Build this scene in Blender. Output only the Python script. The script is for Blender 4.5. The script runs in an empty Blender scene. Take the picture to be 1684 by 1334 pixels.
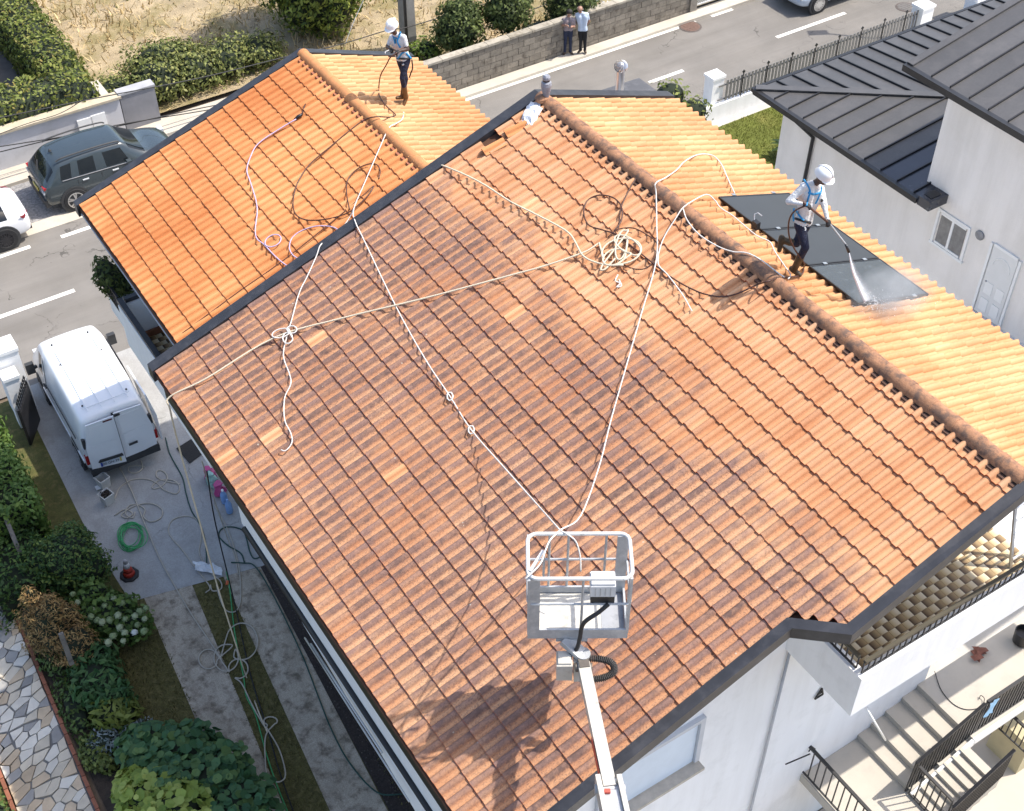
import bpy, bmesh, math, random
import numpy as np
from mathutils import Vector, Matrix, Euler
from mathutils.bvhtree import BVHTree

# ------------------------------------------------------------------ camera, sky, sun, exposure
S = bpy.context.scene
COL = S.collection
CAM = np.array([-3.5002506, -15.3453095, 21.2244163])
F_PX, PITCH, YAW, ROLL = 2178.2048818, 0.76894391, 0.57354518, -0.00340998
FW = np.array([math.sin(YAW)*math.cos(PITCH), math.cos(YAW)*math.cos(PITCH), -math.sin(PITCH)])
RT0 = np.array([math.cos(YAW), -math.sin(YAW), 0.0]); UP0 = np.cross(RT0, FW)
RT = RT0*math.cos(ROLL)+UP0*math.sin(ROLL); UPV = -RT0*math.sin(ROLL)+UP0*math.cos(ROLL)
cam = bpy.data.cameras.new('camera'); cam_o = bpy.data.objects.new('camera', cam); COL.objects.link(cam_o)
cam.sensor_fit = 'HORIZONTAL'; cam.sensor_width = 36.0; cam.lens = F_PX/1684*36.0
cam.clip_start = 0.1; cam.clip_end = 2000
M = Matrix((RT.tolist(), UPV.tolist(), (-FW).tolist())).transposed().to_4x4()
M.translation = Vector(CAM.tolist()); cam_o.matrix_world = M
S.camera = cam_o

SUN_V = Vector((0.57, -0.21, 1.0)).normalized()         # towards the sun
sun = bpy.data.lights.new('sun', 'SUN'); sun.energy = 3.05; sun.angle = math.radians(0.55); sun.color = (1.0, 0.94, 0.85)
sun_o = bpy.data.objects.new('sun', sun); COL.objects.link(sun_o)
sun_o.rotation_euler = SUN_V.to_track_quat('Z', 'Y').to_euler()
sun_o.location = (20, -20, 40)
W = bpy.data.worlds.new('World'); S.world = W; W.use_nodes = True
nt = W.node_tree; nt.nodes.clear()
sky = nt.nodes.new('ShaderNodeTexSky'); sky.sky_type = 'NISHITA'; sky.sun_disc = False
sky.sun_elevation = math.asin(SUN_V.z)
sky.sun_rotation = math.atan2(SUN_V.x, SUN_V.y)
sky.altitude = 100; sky.air_density = 1.0; sky.dust_density = 2.5; sky.ozone_density = 1.0
bg = nt.nodes.new('ShaderNodeBackground'); bg.inputs['Strength'].default_value = 0.15
wo = nt.nodes.new('ShaderNodeOutputWorld')
nt.links.new(sky.outputs[0], bg.inputs[0]); nt.links.new(bg.outputs[0], wo.inputs[0])
S.view_settings.view_transform = 'Standard'; S.view_settings.look = 'None'
S.view_settings.exposure = 0.93; S.view_settings.gamma = 1.0; S.view_settings.use_curve_mapping = False
S.render.engine = 'CYCLES'
S.cycles.max_bounces = 6; S.cycles.diffuse_bounces = 3; S.cycles.glossy_bounces = 3
S.cycles.transparent_max_bounces = 12; S.cycles.use_denoising = True
S.cycles.volume_step_rate = 2.0

# ------------------------------------------------------------------ reading positions off known planes
def ray(x, y): return FW + RT*(x-842)/F_PX - UPV*(y-667)/F_PX
def pl(x, y, n, d):
    n = np.array(n, float); r = ray(x, y); return Vector((CAM+(d-n@CAM)/(n@r)*r).tolist())
def gz(x, y, z=0.0): return pl(x, y, (0, 0, 1), z)
def gx(x, y, X): return pl(x, y, (1, 0, 0), X)
def gy(x, y, Y): return pl(x, y, (0, 1, 0), Y)
SL = 0.332297; T = math.tan(SL); ZE = 7.63285; XR = 6.99444; ZR = 10.046587
EXP = 0.34; TW = 0.1705
SLR = math.radians(18.6); TR = math.tan(SLR); XRE = 9.72      # right slope of the near house
BXE, BZE, BSL = 0.565, 7.514, 0.3292; BT = math.tan(BSL); BXR, BZR = 5.12986, 9.0738; BYB = 4.95; BXRE = 7.36
def Lp(x, y, h=0.0): return pl(x, y, (-T, 0, 1), ZE+h)
def Rp(x, y, h=0.0): return pl(x, y, (TR, 0, 1), ZR+TR*XR+h)
def BLp(x, y, h=0.0): return pl(x, y, (-BT, 0, 1), BZE-BT*BXE+h)
def BRp(x, y, h=0.0): return pl(x, y, (BT, 0, 1), BZR+BT*BXR+h)
FH = Vector((math.sin(YAW), math.cos(YAW), 0)); RH = Vector((math.cos(YAW), -math.sin(YAW), 0))
def CAM_P(x, y, d): return Vector((CAM+ray(x, y)*d).tolist())      # point at depth d
def vp(x, y, foot, off=0.0):                       # on the upright plane through foot that faces the lens, off metres behind it
    return pl(x, y, (FH.x, FH.y, 0), FH.dot(Vector(foot))+off)

# ------------------------------------------------------------------ materials
MATS = {}
def nodes(name):
    m = bpy.data.materials.new(name); m.use_nodes = True
    t = m.node_tree; b = t.nodes['Principled BSDF']
    return m, t, b
def N(t, kind, **kw):
    n = t.nodes.new(kind)
    for k, v in kw.items():
        if k in n.inputs: n.inputs[k].default_value = v
        else: setattr(n, k, v)
    return n
def mix(t, fac, a, b, blend='MIX'):
    n = t.nodes.new('ShaderNodeMix'); n.data_type = 'RGBA'; n.blend_type = blend
    for i, v in ((0, fac), (6, a), (7, b)):
        if hasattr(v, 'default_value') or isinstance(v, bpy.types.NodeSocket): t.links.new(v, n.inputs[i])
        elif i == 0: n.inputs[0].default_value = v
        else: n.inputs[i].default_value = (*v[:3], 1)
    return n.outputs[2]
def ramp(t, src, stops):
    n = t.nodes.new('ShaderNodeValToRGB'); e = n.color_ramp.elements
    e[0].position, e[0].color = stops[0][0], (*([stops[0][1]]*3), 1)
    e[1].position, e[1].color = stops[-1][0], (*([stops[-1][1]]*3), 1)
    for p, v in stops[1:-1]:
        q = e.new(p); q.color = (v, v, v, 1)
    t.links.new(src, n.inputs[0]); return n.outputs[0]
def mth(t, op, a, b=0.0, clamp=False):
    n = t.nodes.new('ShaderNodeMath'); n.operation = op; n.use_clamp = clamp
    for i, v in ((0, a), (1, b)):
        if isinstance(v, bpy.types.NodeSocket): t.links.new(v, n.inputs[i])
        else: n.inputs[i].default_value = v
    return n.outputs[0]
def noise(t, vec, scale, detail=4.0, rough=0.6):
    n = N(t, 'ShaderNodeTexNoise', Scale=scale, Detail=detail, Roughness=rough)
    if vec is not None: t.links.new(vec, n.inputs['Vector'])
    return n.outputs[0]
def pos(t): return t.nodes.new('ShaderNodeNewGeometry').outputs['Position']
def bump(t, b, h, strength, dist=0.02):
    n = N(t, 'ShaderNodeBump', Strength=strength, Distance=dist)
    t.links.new(h, n.inputs['Height']); t.links.new(n.outputs[0], b.inputs['Normal'])
def mat(name, col, rough=0.65, var=0.12, scale=5.0, col2=None, c2scale=None, c2lo=0.5, c2hi=0.65, bmp=0.0, bscale=40.0,
        metal=0.0, spec=0.5, rnd=0.0, coat=0.0, fine=0.0, fscale=60.0, bdist=0.02, streak=None, cracks=0.0):
    """plain painted / stone / cloth surface: colour with soft variation, an optional second colour in patches and fine relief"""
    if name in MATS: return MATS[name]
    m, t, b = nodes(name); p = pos(t)
    c = mix(t, ramp(t, noise(t, p, scale), [(0.3, 0), (0.7, 1)]), [v*(1-var) for v in col], [min(1, v*(1+var)) for v in col])
    if fine: c = mix(t, ramp(t, noise(t, p, fscale, 3, 0.7), [(0.35, 0), (0.65, 1)]), mix(t, 1.0, c, [1-fine]*3, 'MULTIPLY'), c)
    if col2: c = mix(t, ramp(t, noise(t, p, c2scale or scale, 6, 0.65), [(c2lo, 0), (c2hi, 1)]), c, col2)
    if streak:                                             # wear drawn out along one direction: (x, y, z stretch, scale, amount)
        vm = t.nodes.new('ShaderNodeVectorMath'); vm.operation = 'MULTIPLY'; t.links.new(p, vm.inputs[0]); vm.inputs[1].default_value = streak[:3]
        c = mix(t, ramp(t, noise(t, vm.outputs[0], streak[3], 5, 0.65), [(0.42, 0), (0.68, 1)]), c, mix(t, 1.0, c, [1-streak[4], 1-streak[4]*1.05, 1-streak[4]*1.15], 'MULTIPLY'))
    if cracks:
        vo = N(t, 'ShaderNodeTexVoronoi', Scale=0.42); vo.feature = 'DISTANCE_TO_EDGE'
        wv = t.nodes.new('ShaderNodeVectorMath'); wv.operation = 'ADD'; nz = N(t, 'ShaderNodeTexNoise', Scale=1.6, Detail=5.0); t.links.new(p, nz.inputs['Vector']); t.links.new(nz.outputs['Color'], wv.inputs[0]); t.links.new(p, wv.inputs[1]); t.links.new(wv.outputs[0], vo.inputs['Vector'])
        ck = mth(t, 'MULTIPLY', mth(t, 'LESS_THAN', vo.outputs['Distance'], 0.006), ramp(t, noise(t, p, 0.8), [(0.5, 0), (0.6, 1)]))
        c = mix(t, mth(t, 'MULTIPLY', ck, cracks), c, mix(t, 1.0, c, [0.35]*3, 'MULTIPLY'))
    if rnd:
        oi = t.nodes.new('ShaderNodeObjectInfo')
        c = mix(t, oi.outputs['Random'], mix(t, 1.0, c, [1-rnd]*3, 'MULTIPLY'), c)
    t.links.new(c, b.inputs['Base Color'])
    b.inputs['Roughness'].default_value = rough; b.inputs['Metallic'].default_value = metal
    b.inputs['Specular IOR Level'].default_value = spec; b.inputs['Coat Weight'].default_value = coat
    if bmp: bump(t, b, noise(t, p, bscale, 4, 0.65), bmp, bdist)
    MATS[name] = m; return m
def leafmat(name, c1, c2, c3=None, rough=0.55, trans=0.25):
    if name in MATS: return MATS[name]
    m, t, b = nodes(name)
    a = N(t, 'ShaderNodeAttribute', attribute_name='rnd')
    c = mix(t, a.outputs['Fac'], c1, c2)
    if c3: c = mix(t, ramp(t, noise(t, pos(t), 2.2, 3), [(0.5, 0), (0.7, 1)]), c, c3)
    t.links.new(c, b.inputs['Base Color']); b.inputs['Roughness'].default_value = rough
    b.inputs['Specular IOR Level'].default_value = 0.3
    if trans:
        tr = t.nodes.new('ShaderNodeBsdfTranslucent'); ms = N(t, 'ShaderNodeMixShader'); ms.inputs[0].default_value = trans
        t.links.new(c, tr.inputs[0]); t.links.new(b.outputs[0], ms.inputs[1]); t.links.new(tr.outputs[0], ms.inputs[2])
        t.links.new(ms.outputs[0], t.nodes['Material Output'].inputs[0])
    MATS[name] = m; return m
def glass(name, col=(0.02, 0.025, 0.03), rough=0.06):
    if name in MATS: return MATS[name]
    m, t, b = nodes(name); b.inputs['Base Color'].default_value = (*col, 1); b.inputs['Roughness'].default_value = rough
    b.inputs['Specular IOR Level'].default_value = 0.8; b.inputs['Coat Weight'].default_value = 0.3
    MATS[name] = m; return m

# ------------------------------------------------------------------ mesh building
class MB:
    def __init__(s): s.v = []; s.f = []; s.mi = []; s.uv = []; s.rnd = []; s.cur = 0
    def face(s, pts, uv=None, r=None):
        b = len(s.v); s.v.extend([tuple(p) for p in pts]); s.f.append(list(range(b, b+len(pts)))); s.mi.append(s.cur)
        s.uv.append(uv)
        if r is not None or s.rnd: s.rnd.extend([r if r is not None else 0.5]*len(pts))
    def grid(s, rings, close=False, caps=False):
        b = len(s.v); n = len(rings[0])
        for r in rings: s.v.extend([tuple(p) for p in r])
        for i in range(len(rings)-1):
            for j in range(n if close else n-1):
                k = (j+1) % n
                s.f.append([b+i*n+j, b+i*n+k, b+(i+1)*n+k, b+(i+1)*n+j]); s.mi.append(s.cur); s.uv.append(None)
        if caps:
            s.f.append([b+j for j in range(n)][::-1]); s.f.append([b+(len(rings)-1)*n+j for j in range(n)])
            s.mi += [s.cur]*2; s.uv += [None]*2
    def box(s, c, size, R=None, bev=0.0):
        c = Vector(c); hx, hy, hz = [a/2 for a in size]
        P = [Vector((x*hx, y*hy, z*hz)) for z in (-1, 1) for y in (-1, 1) for x in (-1, 1)]
        if R is not None: P = [R @ p for p in P]
        b = len(s.v); s.v.extend([tuple(c+p) for p in P])
        for q in ((0, 2, 3, 1), (4, 5, 7, 6), (0, 1, 5, 4), (2, 6, 7, 3), (0, 4, 6, 2), (1, 3, 7, 5)):
            s.f.append([b+i for i in q]); s.mi.append(s.cur); s.uv.append(None)
    def bar(s, a, b, w, h=None, up=(0, 0, 1)):
        a, b = Vector(a), Vector(b); d = b-a; L = d.length
        if L < 1e-6: return
        x = d/L; u = Vector(up)
        if abs(x.dot(u)) > 0.98: u = Vector((0, 1, 0)) if abs(x.y) < 0.9 else Vector((1, 0, 0))
        y = u.cross(x).normalized(); z = x.cross(y)
        s.box((a+b)/2, (L, w, h or w), Matrix((x, y, z)).transposed())
    def prism(s, poly, z0, z1):
        n = len(poly); b = len(s.v)
        s.v.extend([(p[0], p[1], z0) for p in poly]); s.v.extend([(p[0], p[1], z1) for p in poly])
        s.f.append([b+i for i in range(n)][::-1]); s.f.append([b+n+i for i in range(n)])
        for i in range(n): s.f.append([b+i, b+(i+1) % n, b+n+(i+1) % n, b+n+i])
        s.mi += [s.cur]*(n+2); s.uv += [None]*(n+2)
    def extrude(s, pts, d):
        """a flat polygon (any plane) given thickness along d"""
        d = Vector(d); n = len(pts); b = len(s.v)
        s.v.extend([tuple(p) for p in pts]); s.v.extend([tuple(Vector(p)+d) for p in pts])
        s.f.append([b+i for i in range(n)][::-1]); s.f.append([b+n+i for i in range(n)])
        for i in range(n): s.f.append([b+i, b+(i+1) % n, b+n+(i+1) % n, b+n+i])
        s.mi += [s.cur]*(n+2); s.uv += [None]*(n+2)
    def tube(s, pts, r, n=8, caps=True):
        pts = [Vector(p) for p in pts]; rs = r if isinstance(r, (list, tuple)) else [r]*len(pts)
        rings = []; prev = None
        for i, p in enumerate(pts):
            t = (pts[min(i+1, len(pts)-1)]-pts[max(i-1, 0)])
            if t.length < 1e-9: t = Vector((0, 0, 1))
            t.normalize()
            if prev is None:
                a = Vector((0, 0, 1)) if abs(t.z) < 0.9 else Vector((1, 0, 0)); x = a.cross(t).normalized()
            else:
                x = prev-t*prev.dot(t)
                x = x.normalized() if x.length > 1e-6 else t.orthogonal().normalized()
            prev = x; y = t.cross(x)
            rings.append([p+(x*math.cos(2*math.pi*k/n)+y*math.sin(2*math.pi*k/n))*rs[i] for k in range(n)])
        s.grid(rings, close=True, caps=caps)
    def cyl(s, a, b, r, n=16, r2=None): s.tube([a, b], [r, r if r2 is None else r2], n)
    def lathe(s, c, prof, n=20, axis=None, caps=True):
        c = Vector(c); R = Matrix.Identity(3) if axis is None else Vector((0, 0, 1)).rotation_difference(Vector(axis)).to_matrix()
        s.grid([[c+R @ Vector((r*math.cos(2*math.pi*k/n), r*math.sin(2*math.pi*k/n), z)) for k in range(n)] for r, z in prof], close=True, caps=caps)
    def ball(s, c, r, n=10, sc=(1, 1, 1)):
        c = Vector(c); m = max(4, n//2+1)
        s.grid([[c+Vector((r*sc[0]*math.sin(a)*math.cos(2*math.pi*k/n), r*sc[1]*math.sin(a)*math.sin(2*math.pi*k/n), -r*sc[2]*math.cos(a))) for k in range(n)]
                for a in [max(0.02, min(math.pi-0.02, math.pi*i/m)) for i in range(m+1)]], close=True, caps=True)
    def build(s, name, mats, parent=None, smooth=False, world=False, kind=None, autosmooth=None):
        me = bpy.data.meshes.new(name)
        off = Vector((0, 0, 0))
        if world and parent is not None:
            r = parent
            while r.parent: r = r.parent
            off = r.location
        me.from_pydata([(v[0]-off.x, v[1]-off.y, v[2]-off.z) for v in s.v], [], s.f)
        for m in (mats if isinstance(mats, (list, tuple)) else [mats]): me.materials.append(m)
        me.polygons.foreach_set('material_index', s.mi)
        if any(u is not None for u in s.uv):
            ul = me.uv_layers.new(name='UVMap')
            for p, u in zip(me.polygons, s.uv):
                if u is not None:
                    for li, q in zip(p.loop_indices, u): ul.data[li].uv = q
        if s.rnd:
            at = me.attributes.new('rnd', 'FLOAT', 'POINT')
            r = list(s.rnd)+[0.5]*(len(s.v)-len(s.rnd)); at.data.foreach_set('value', r)
        if smooth: me.polygons.foreach_set('use_smooth', [True]*len(me.polygons))
        me.update()
        if smooth and autosmooth:
            try: me.set_sharp_from_angle(angle=math.radians(autosmooth))
            except Exception: pass
        o = bpy.data.objects.new(name, me); COL.objects.link(o)
        if parent is not None: o.parent = parent
        if kind: o['kind'] = kind
        return o
def thing(name, label, cat, loc=(0, 0, 0), rz=0.0, group=None):
    o = bpy.data.objects.new(name, None); COL.objects.link(o); o.empty_display_size = 0.2
    o.location = loc; o.rotation_euler = (0, 0, rz); o['label'] = label; o['category'] = cat
    if group: o['group'] = group
    return o
def tag(o, label, cat, group=None):
    o['label'] = label; o['category'] = cat
    if group: o['group'] = group
    return o
def spline(pts, n=6):
    """Catmull-Rom through the points"""
    P = [Vector(p) for p in pts]
    if len(P) < 3: return P
    P = [P[0]*2-P[1]]+P+[P[-1]*2-P[-2]]; out = []
    for i in range(1, len(P)-2):
        for k in range(n):
            t = k/n; a, b, c, d = P[i-1], P[i], P[i+1], P[i+2]
            out.append(0.5*((2*b)+(c-a)*t+(2*a-5*b+4*c-d)*t*t+(3*b-a-3*c+d)*t**3))
    out.append(P[-2]); return out
def loop(c, rx, ry, a0=0, a1=360, n=14, rot=0.0):
    """pixel points round an ellipse"""
    o = []
    for i in range(n+1):
        a = math.radians(a0+(a1-a0)*i/n); x, y = rx*math.cos(a), ry*math.sin(a); r = math.radians(rot)
        o.append((c[0]+x*math.cos(r)-y*math.sin(r), c[1]+x*math.sin(r)+y*math.cos(r)))
    return o
rng = random.Random(11)

# ------------------------------------------------------------------ foliage
def leaves(blobs, n, size, seed, aspect=0.5, shell=0.35, lump=0.25, up=0.3, droop=0.0, flat=False):
    """leaf-sized kites spread through the outer part of the blobs; returns verts (n,4,3) and rnd (n)"""
    r = np.random.default_rng(seed)
    vol = np.array([np.prod(b[1])**(2/3) for b in blobs]); pick = r.choice(len(blobs), n, p=vol/vol.sum())
    C = np.array([b[0] for b in blobs])[pick]; Rd = np.array([b[1] for b in blobs])[pick]
    d = r.normal(size=(n, 3)); d /= np.linalg.norm(d, axis=1)[:, None]
    if flat: d[:, 2] = np.abs(d[:, 2])
    ph = r.uniform(0, 6.28, (3, 3)); fr = np.array([[3, 4, 5], [7, 6, 8], [11, 13, 9]])
    wob = sum(np.sin(d@fr[i]*1.0+ph[i].sum()+pick*1.7) for i in range(3))/3
    rad = (1-shell*r.random(n)**1.6)*(1+lump*wob)
    P = C+d*Rd*rad[:, None]
    nrm = d/Rd; nrm /= np.linalg.norm(nrm, axis=1)[:, None]
    nrm = nrm+r.normal(size=(n, 3))*0.55; nrm[:, 2] += up; nrm /= np.linalg.norm(nrm, axis=1)[:, None]
    ax = r.normal(size=(n, 3)); ax[:, 2] -= droop; ax -= nrm*np.sum(ax*nrm, axis=1)[:, None]; ax /= np.linalg.norm(ax, axis=1)[:, None]
    sd = np.cross(nrm, ax); L = size*r.uniform(0.6, 1.25, n)[:, None]; w = L*aspect*0.5
    q = np.stack([P-ax*L*0.5, P+sd*w+nrm*L*0.08, P+ax*L*0.5, P-sd*w+nrm*L*0.08], axis=1)
    if aspect > 0.8:                                       # round leaves: two halves of a six-sided disc, folded along the rib
        a_, b_ = P-ax*L*0.46, P+ax*L*0.5; lift = nrm*L*0.07
        q = np.concatenate([np.stack([a_, P-ax*L*0.27+sd*w+lift, P+ax*L*0.25+sd*w+lift, b_], 1), np.stack([a_, b_, P+ax*L*0.25-sd*w+lift, P-ax*L*0.27-sd*w+lift], 1)])
    depth = (rad-(1-shell))/(shell+1e-6)
    rn = np.clip(0.5*r.random(n)+0.5*np.clip(0.5+0.5*wob, 0, 1), 0, 1)
    if aspect > 0.8: rn = np.concatenate([rn, rn])
    return q, rn
def leaf_object(name, qs, mats, parent=None, kind='stuff', core=None):
    """qs: list of (verts, rnd, material index)"""
    me = bpy.data.meshes.new(name); vv = []; rr = []; mi = []; nf = 0
    for q, rn, k in qs:
        vv.append(q.reshape(-1, 3)); rr.append(np.repeat(rn, 4)); mi.append(np.full(len(q), k)); nf += len(q)
    V = np.concatenate(vv); R = np.concatenate(rr); MI = np.concatenate(mi)
    off = np.zeros(3)
    if parent is not None:
        p = parent
        while p.parent: p = p.parent
        off = np.array(p.location)
    cv, cf = [], []
    if core is not None: cv, cf = core.v, core.f
    nv = len(V); tv = nv+len(cv)
    me.vertices.add(tv); allv = np.concatenate([V, np.array(cv).reshape(-1, 3)]) if cv else V
    me.vertices.foreach_set('co', (allv-off).astype(np.float32).ravel())
    loops = list(range(nv)); starts = list(range(0, nv, 4)); tot = [4]*nf
    for f in cf: starts.append(len(loops)); tot.append(len(f)); loops.extend([nv+i for i in f])
    me.loops.add(len(loops)); me.loops.foreach_set('vertex_index', loops)
    me.polygons.add(len(starts)); me.polygons.foreach_set('loop_start', starts)
    for m in mats: me.materials.append(m)
    me.polygons.foreach_set('material_index', list(MI)+[len(mats)-1]*len(cf))
    a = me.attributes.new('rnd', 'FLOAT', 'POINT'); a.data.foreach_set('value', np.concatenate([R, np.zeros(len(cv))]).astype(np.float32))
    me.update(calc_edges=True); me.validate()
    o = bpy.data.objects.new(name, me); COL.objects.link(o)
    if parent is not None: o.parent = parent
    if kind: o['kind'] = kind
    return o
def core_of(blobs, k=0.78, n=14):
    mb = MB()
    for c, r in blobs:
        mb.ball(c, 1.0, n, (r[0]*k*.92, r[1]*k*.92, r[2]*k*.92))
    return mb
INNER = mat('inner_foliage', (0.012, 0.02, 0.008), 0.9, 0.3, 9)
BARK = mat('bark', (0.09, 0.065, 0.045), 0.9, 0.3, 14, bmp=0.6, bscale=30)
def bush(name, label, cat, base, blobs, n, size, mats, seed, group=None, trunk=None, aspect=0.5, core=0.78, shell=0.35, lump=0.22, up=0.3, droop=0.0, part='foliage'):
    """base: ground point; blobs relative to it"""
    t = thing(name, label, cat, base, 0, group)
    ab = [(tuple(Vector(base)+Vector(c)), r) for c, r in blobs]
    q, rn = leaves(ab, n, size, seed, aspect, shell, lump, up, droop)
    k = np.random.default_rng(seed+1).random(n); k = np.concatenate([k, k]) if len(q) > n else k; parts = []
    for i in range(len(mats)):
        s = (k >= i/len(mats)) & (k < (i+1)/len(mats)); parts.append((q[s], rn[s], i))
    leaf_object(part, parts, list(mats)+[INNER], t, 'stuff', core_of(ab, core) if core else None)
    if trunk:
        mb = MB(); h = trunk[1]
        b = Vector(base)
        mb.tube([b+Vector((0, 0, -0.05)), b+Vector((0.02, 0.01, h*0.5)), b+Vector((0, 0.02, h))], [trunk[0]*1.2, trunk[0], trunk[0]*0.7], 9)
        for j in range(5):
            a = j*1.256+seed; e = b+Vector((math.cos(a)*trunk[2], math.sin(a)*trunk[2], h*1.45))
            mb.tube([b+Vector((0, 0, h*0.8)), (b+Vector((0, 0, h*1.1)))*0.5+e*0.5, e], [trunk[0]*0.6, trunk[0]*0.4, trunk[0]*0.15], 6)
        mb.build('trunk', BARK, t, smooth=True, world=True)
    return t

# ------------------------------------------------------------------ ground, road, paths
def sheet(name, poly, z, m, parent=None):
    mb = MB(); mb.face([(p[0], p[1], z) for p in poly]); o = mb.build(name, m, parent); o['kind'] = 'structure'; return o
def rect(x0, y0, x1, y1): return [(x0, y0), (x1, y0), (x1, y1), (x0, y1)]
DRY = mat('dry_earth', (0.46, 0.36, 0.22), 0.95, 0.25, 1.3, (0.235, 0.19, 0.085), 0.75, 0.46, 0.62, 0.7, 26, fine=0.35, fscale=30, bdist=0.05)
sheet('ground', rect(-150, -120, 200, 260), -0.06, mat('bare_soil', (0.16, 0.12, 0.08), 0.95, 0.25, 2, bmp=0.5, bscale=20))
ASPH = mat('asphalt', (0.205, 0.19, 0.17), 0.9, 0.06, 0.5, (0.235, 0.217, 0.194), 0.35, 0.4, 0.7, 0.35, 160, fine=0.22, fscale=110, streak=(0.07, 1.0, 1.0, 1.3, 0.16), cracks=0.8)
PAVE = mat('pale_concrete', (0.52, 0.47, 0.39), 0.85, 0.09, 1.2, (0.42, 0.37, 0.30), 2.5, 0.55, 0.75, 0.3, 60, fine=0.12)
WHITE_LINE = mat('road_paint', (0.80, 0.78, 0.70), 0.6, 0.05, 3, (0.52, 0.49, 0.44), 7, 0.62, 0.72)
sheet('road', rect(-60, 9.75, 110, 15.95), 0.0, ASPH)
# far pavement with its edge line below the block wall, on the right
mb = MB(); mb.box((62, 15.27, 0.04), (97.5, 0.42, 0.10)); o = mb.build('sidewalk', PAVE); o['kind'] = 'structure'
mb = MB(); mb.face([(13.2, 14.93, .004), (23.35, 14.93, .004), (23.35, 15.05, .004), (13.2, 15.05, .004)])
o = mb.build('edge_line', WHITE_LINE); o['kind'] = 'structure'
mb = MB(); mb.face([(24.0, 14.93, .004), (24.9, 14.93, .004), (24.9, 15.05, .004), (24.0, 15.05, .004)])
o = mb.build('edge_line', WHITE_LINE); o['kind'] = 'structure'
def dash(p, q, w=0.14):
    a, b = gz(*p), gz(*q); y = (a.y+b.y)/2
    sheet('lane_dash', [(a.x, y-w/2), (b.x, y-w/2), (b.x, y+w/2), (a.x, y+w/2)], 0.004, WHITE_LINE)
dash((1276, 61), (1391, 22)); dash((1066, 135), (1125, 117)); dash((-40, 535), (123, 478)); dash((100, 389), (215, 352)); dash((-50, 439), (50, 406))
dash((1470, -6), (1560, -38))
# left: pale gutter, cobbled parking strip, pale footway, grey garden wall behind
sheet('gutter', rect(-40, 15.55, 11.9, 16.05), 0.005, PAVE)
COB = mat('cobble_strip', (0.30, 0.29, 0.28), 0.9, 0.2, 8, (0.18, 0.175, 0.175), 14, 0.45, 0.6, 0.8, 22)
sheet('parking_strip', rect(-40, 16.05, 11.9, 18.05), 0.003, COB)
mb = MB(); mb.box((-14, 18.5, 0.03), (52, 0.9, 0.14)); o = mb.build('footway', PAVE); o['kind'] = 'structure'
# field of dried weeds
sheet('field', [(11.9, 15.66), (110, 15.66), (110, 160), (-60, 160), (-60, 19.2), (11.9, 19.2)], 0.10, DRY)
SIDE = mat('parking_bay', (0.30, 0.27, 0.23), 0.95, 0.2, 3)
sheet('bare_verge', [(11.9, 15.66), (12.6, 15.66), (12.6, 19.2), (11.9, 19.2)], 0.104, SIDE)
# driveway
SLABM = mat('grey_slab', (0.40, 0.395, 0.38), 0.75, 0.07, 0.8, (0.29, 0.28, 0.265), 1.7, 0.5, 0.72, 0.2, 50, fine=0.2, fscale=34, streak=(1.0, 0.4, 1.0, 2.2, 0.15), cracks=0.6)
sheet('driveway', [(-1.06, 2.51), (1.55, 1.90), (3.3, 1.90), (3.3, 9.8), (-1.0, 9.8), (-1.02, 8.5), (-1.15, 4.5)], 0.008, SLABM)
STRIPM = mat('weathered_strip', (0.55, 0.475, 0.375), 0.9, 0.14, 2, (0.19, 0.155, 0.115), 4.0, 0.47, 0.64, 0.5, 50, fine=0.34, fscale=46, streak=(1.0, 0.25, 1.0, 3.0, 0.22))
MOSS = mat('moss_ground', (0.13, 0.115, 0.035), 0.95, 0.25, 5, (0.20, 0.165, 0.065), 9, 0.5, 0.7, 0.9, 60, fine=0.4, fscale=40)
sheet('moss_bed', [(-2.05, 2.9), (-1.0, 2.9), (2.2, 2.0), (2.2, -16), (-2.05, -16)], -0.004, MOSS)
sheet('wheel_track', [(-0.80, 2.45), (0.14, 2.24), (-0.48, -3.32), (-1.3, -11), (-2.1, -11), (-1.24, -3.0)], 0.004, STRIPM)
sheet('wheel_track', [(0.76, 2.09), (1.52, 1.90), (1.02, -4.31), (0.6, -11), (-0.3, -11), (0.17, -3.76)], 0.004, STRIPM)
GRAV = mat('dark_gravel', (0.035, 0.025, 0.021), 0.9, 0.4, 20, (0.10, 0.075, 0.06), 45, 0.6, 0.7, 1.0, 45)
sheet('gravel_bed', [(1.50, 1.90), (3.2, 1.90), (3.2, -11), (0.6, -11), (1.04, -4.3)], 0.012, GRAV)
q = np.random.default_rng(3); m_ = MB()
for i in range(700):
    y = q.uniform(-7.5, 1.8); x0 = 1.04+(y+4.3)*0.074; x = q.uniform(x0+.03, x0+0.9); r = q.uniform(.008, .022)
    m_.ball((x, y, 0.014), r, 5, (1, 1, .6))
m_.build('pebbles', mat('pale_pebble', (0.09, 0.075, 0.065), 0.8, 0.6, 30, rnd=.3), kind='stuff')
GRASSP = mat('shade_turf', (0.11, 0.11, 0.03), 0.95, 0.25, 4, (0.17, 0.14, 0.05), 6, 0.5, 0.7, 0.8, 50, fine=0.35, fscale=40)
sheet('turf', [(-2.3, 2.9), (-1.06, 2.51), (-1.15, 4.5), (-1.02, 8.5), (-1.0, 9.6), (-2.3, 9.6)], 0.002, GRASSP)
SOILB = mat('planting_soil', (0.05, 0.037, 0.026), 0.95, 0.3, 6, bmp=0.8, bscale=30)
sheet('planting_bed', [(-3.1, -14), (-1.93, -14), (-1.93, 2.9), (-2.2, 9.6), (-3.1, 9.6)], -0.002, SOILB)
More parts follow.
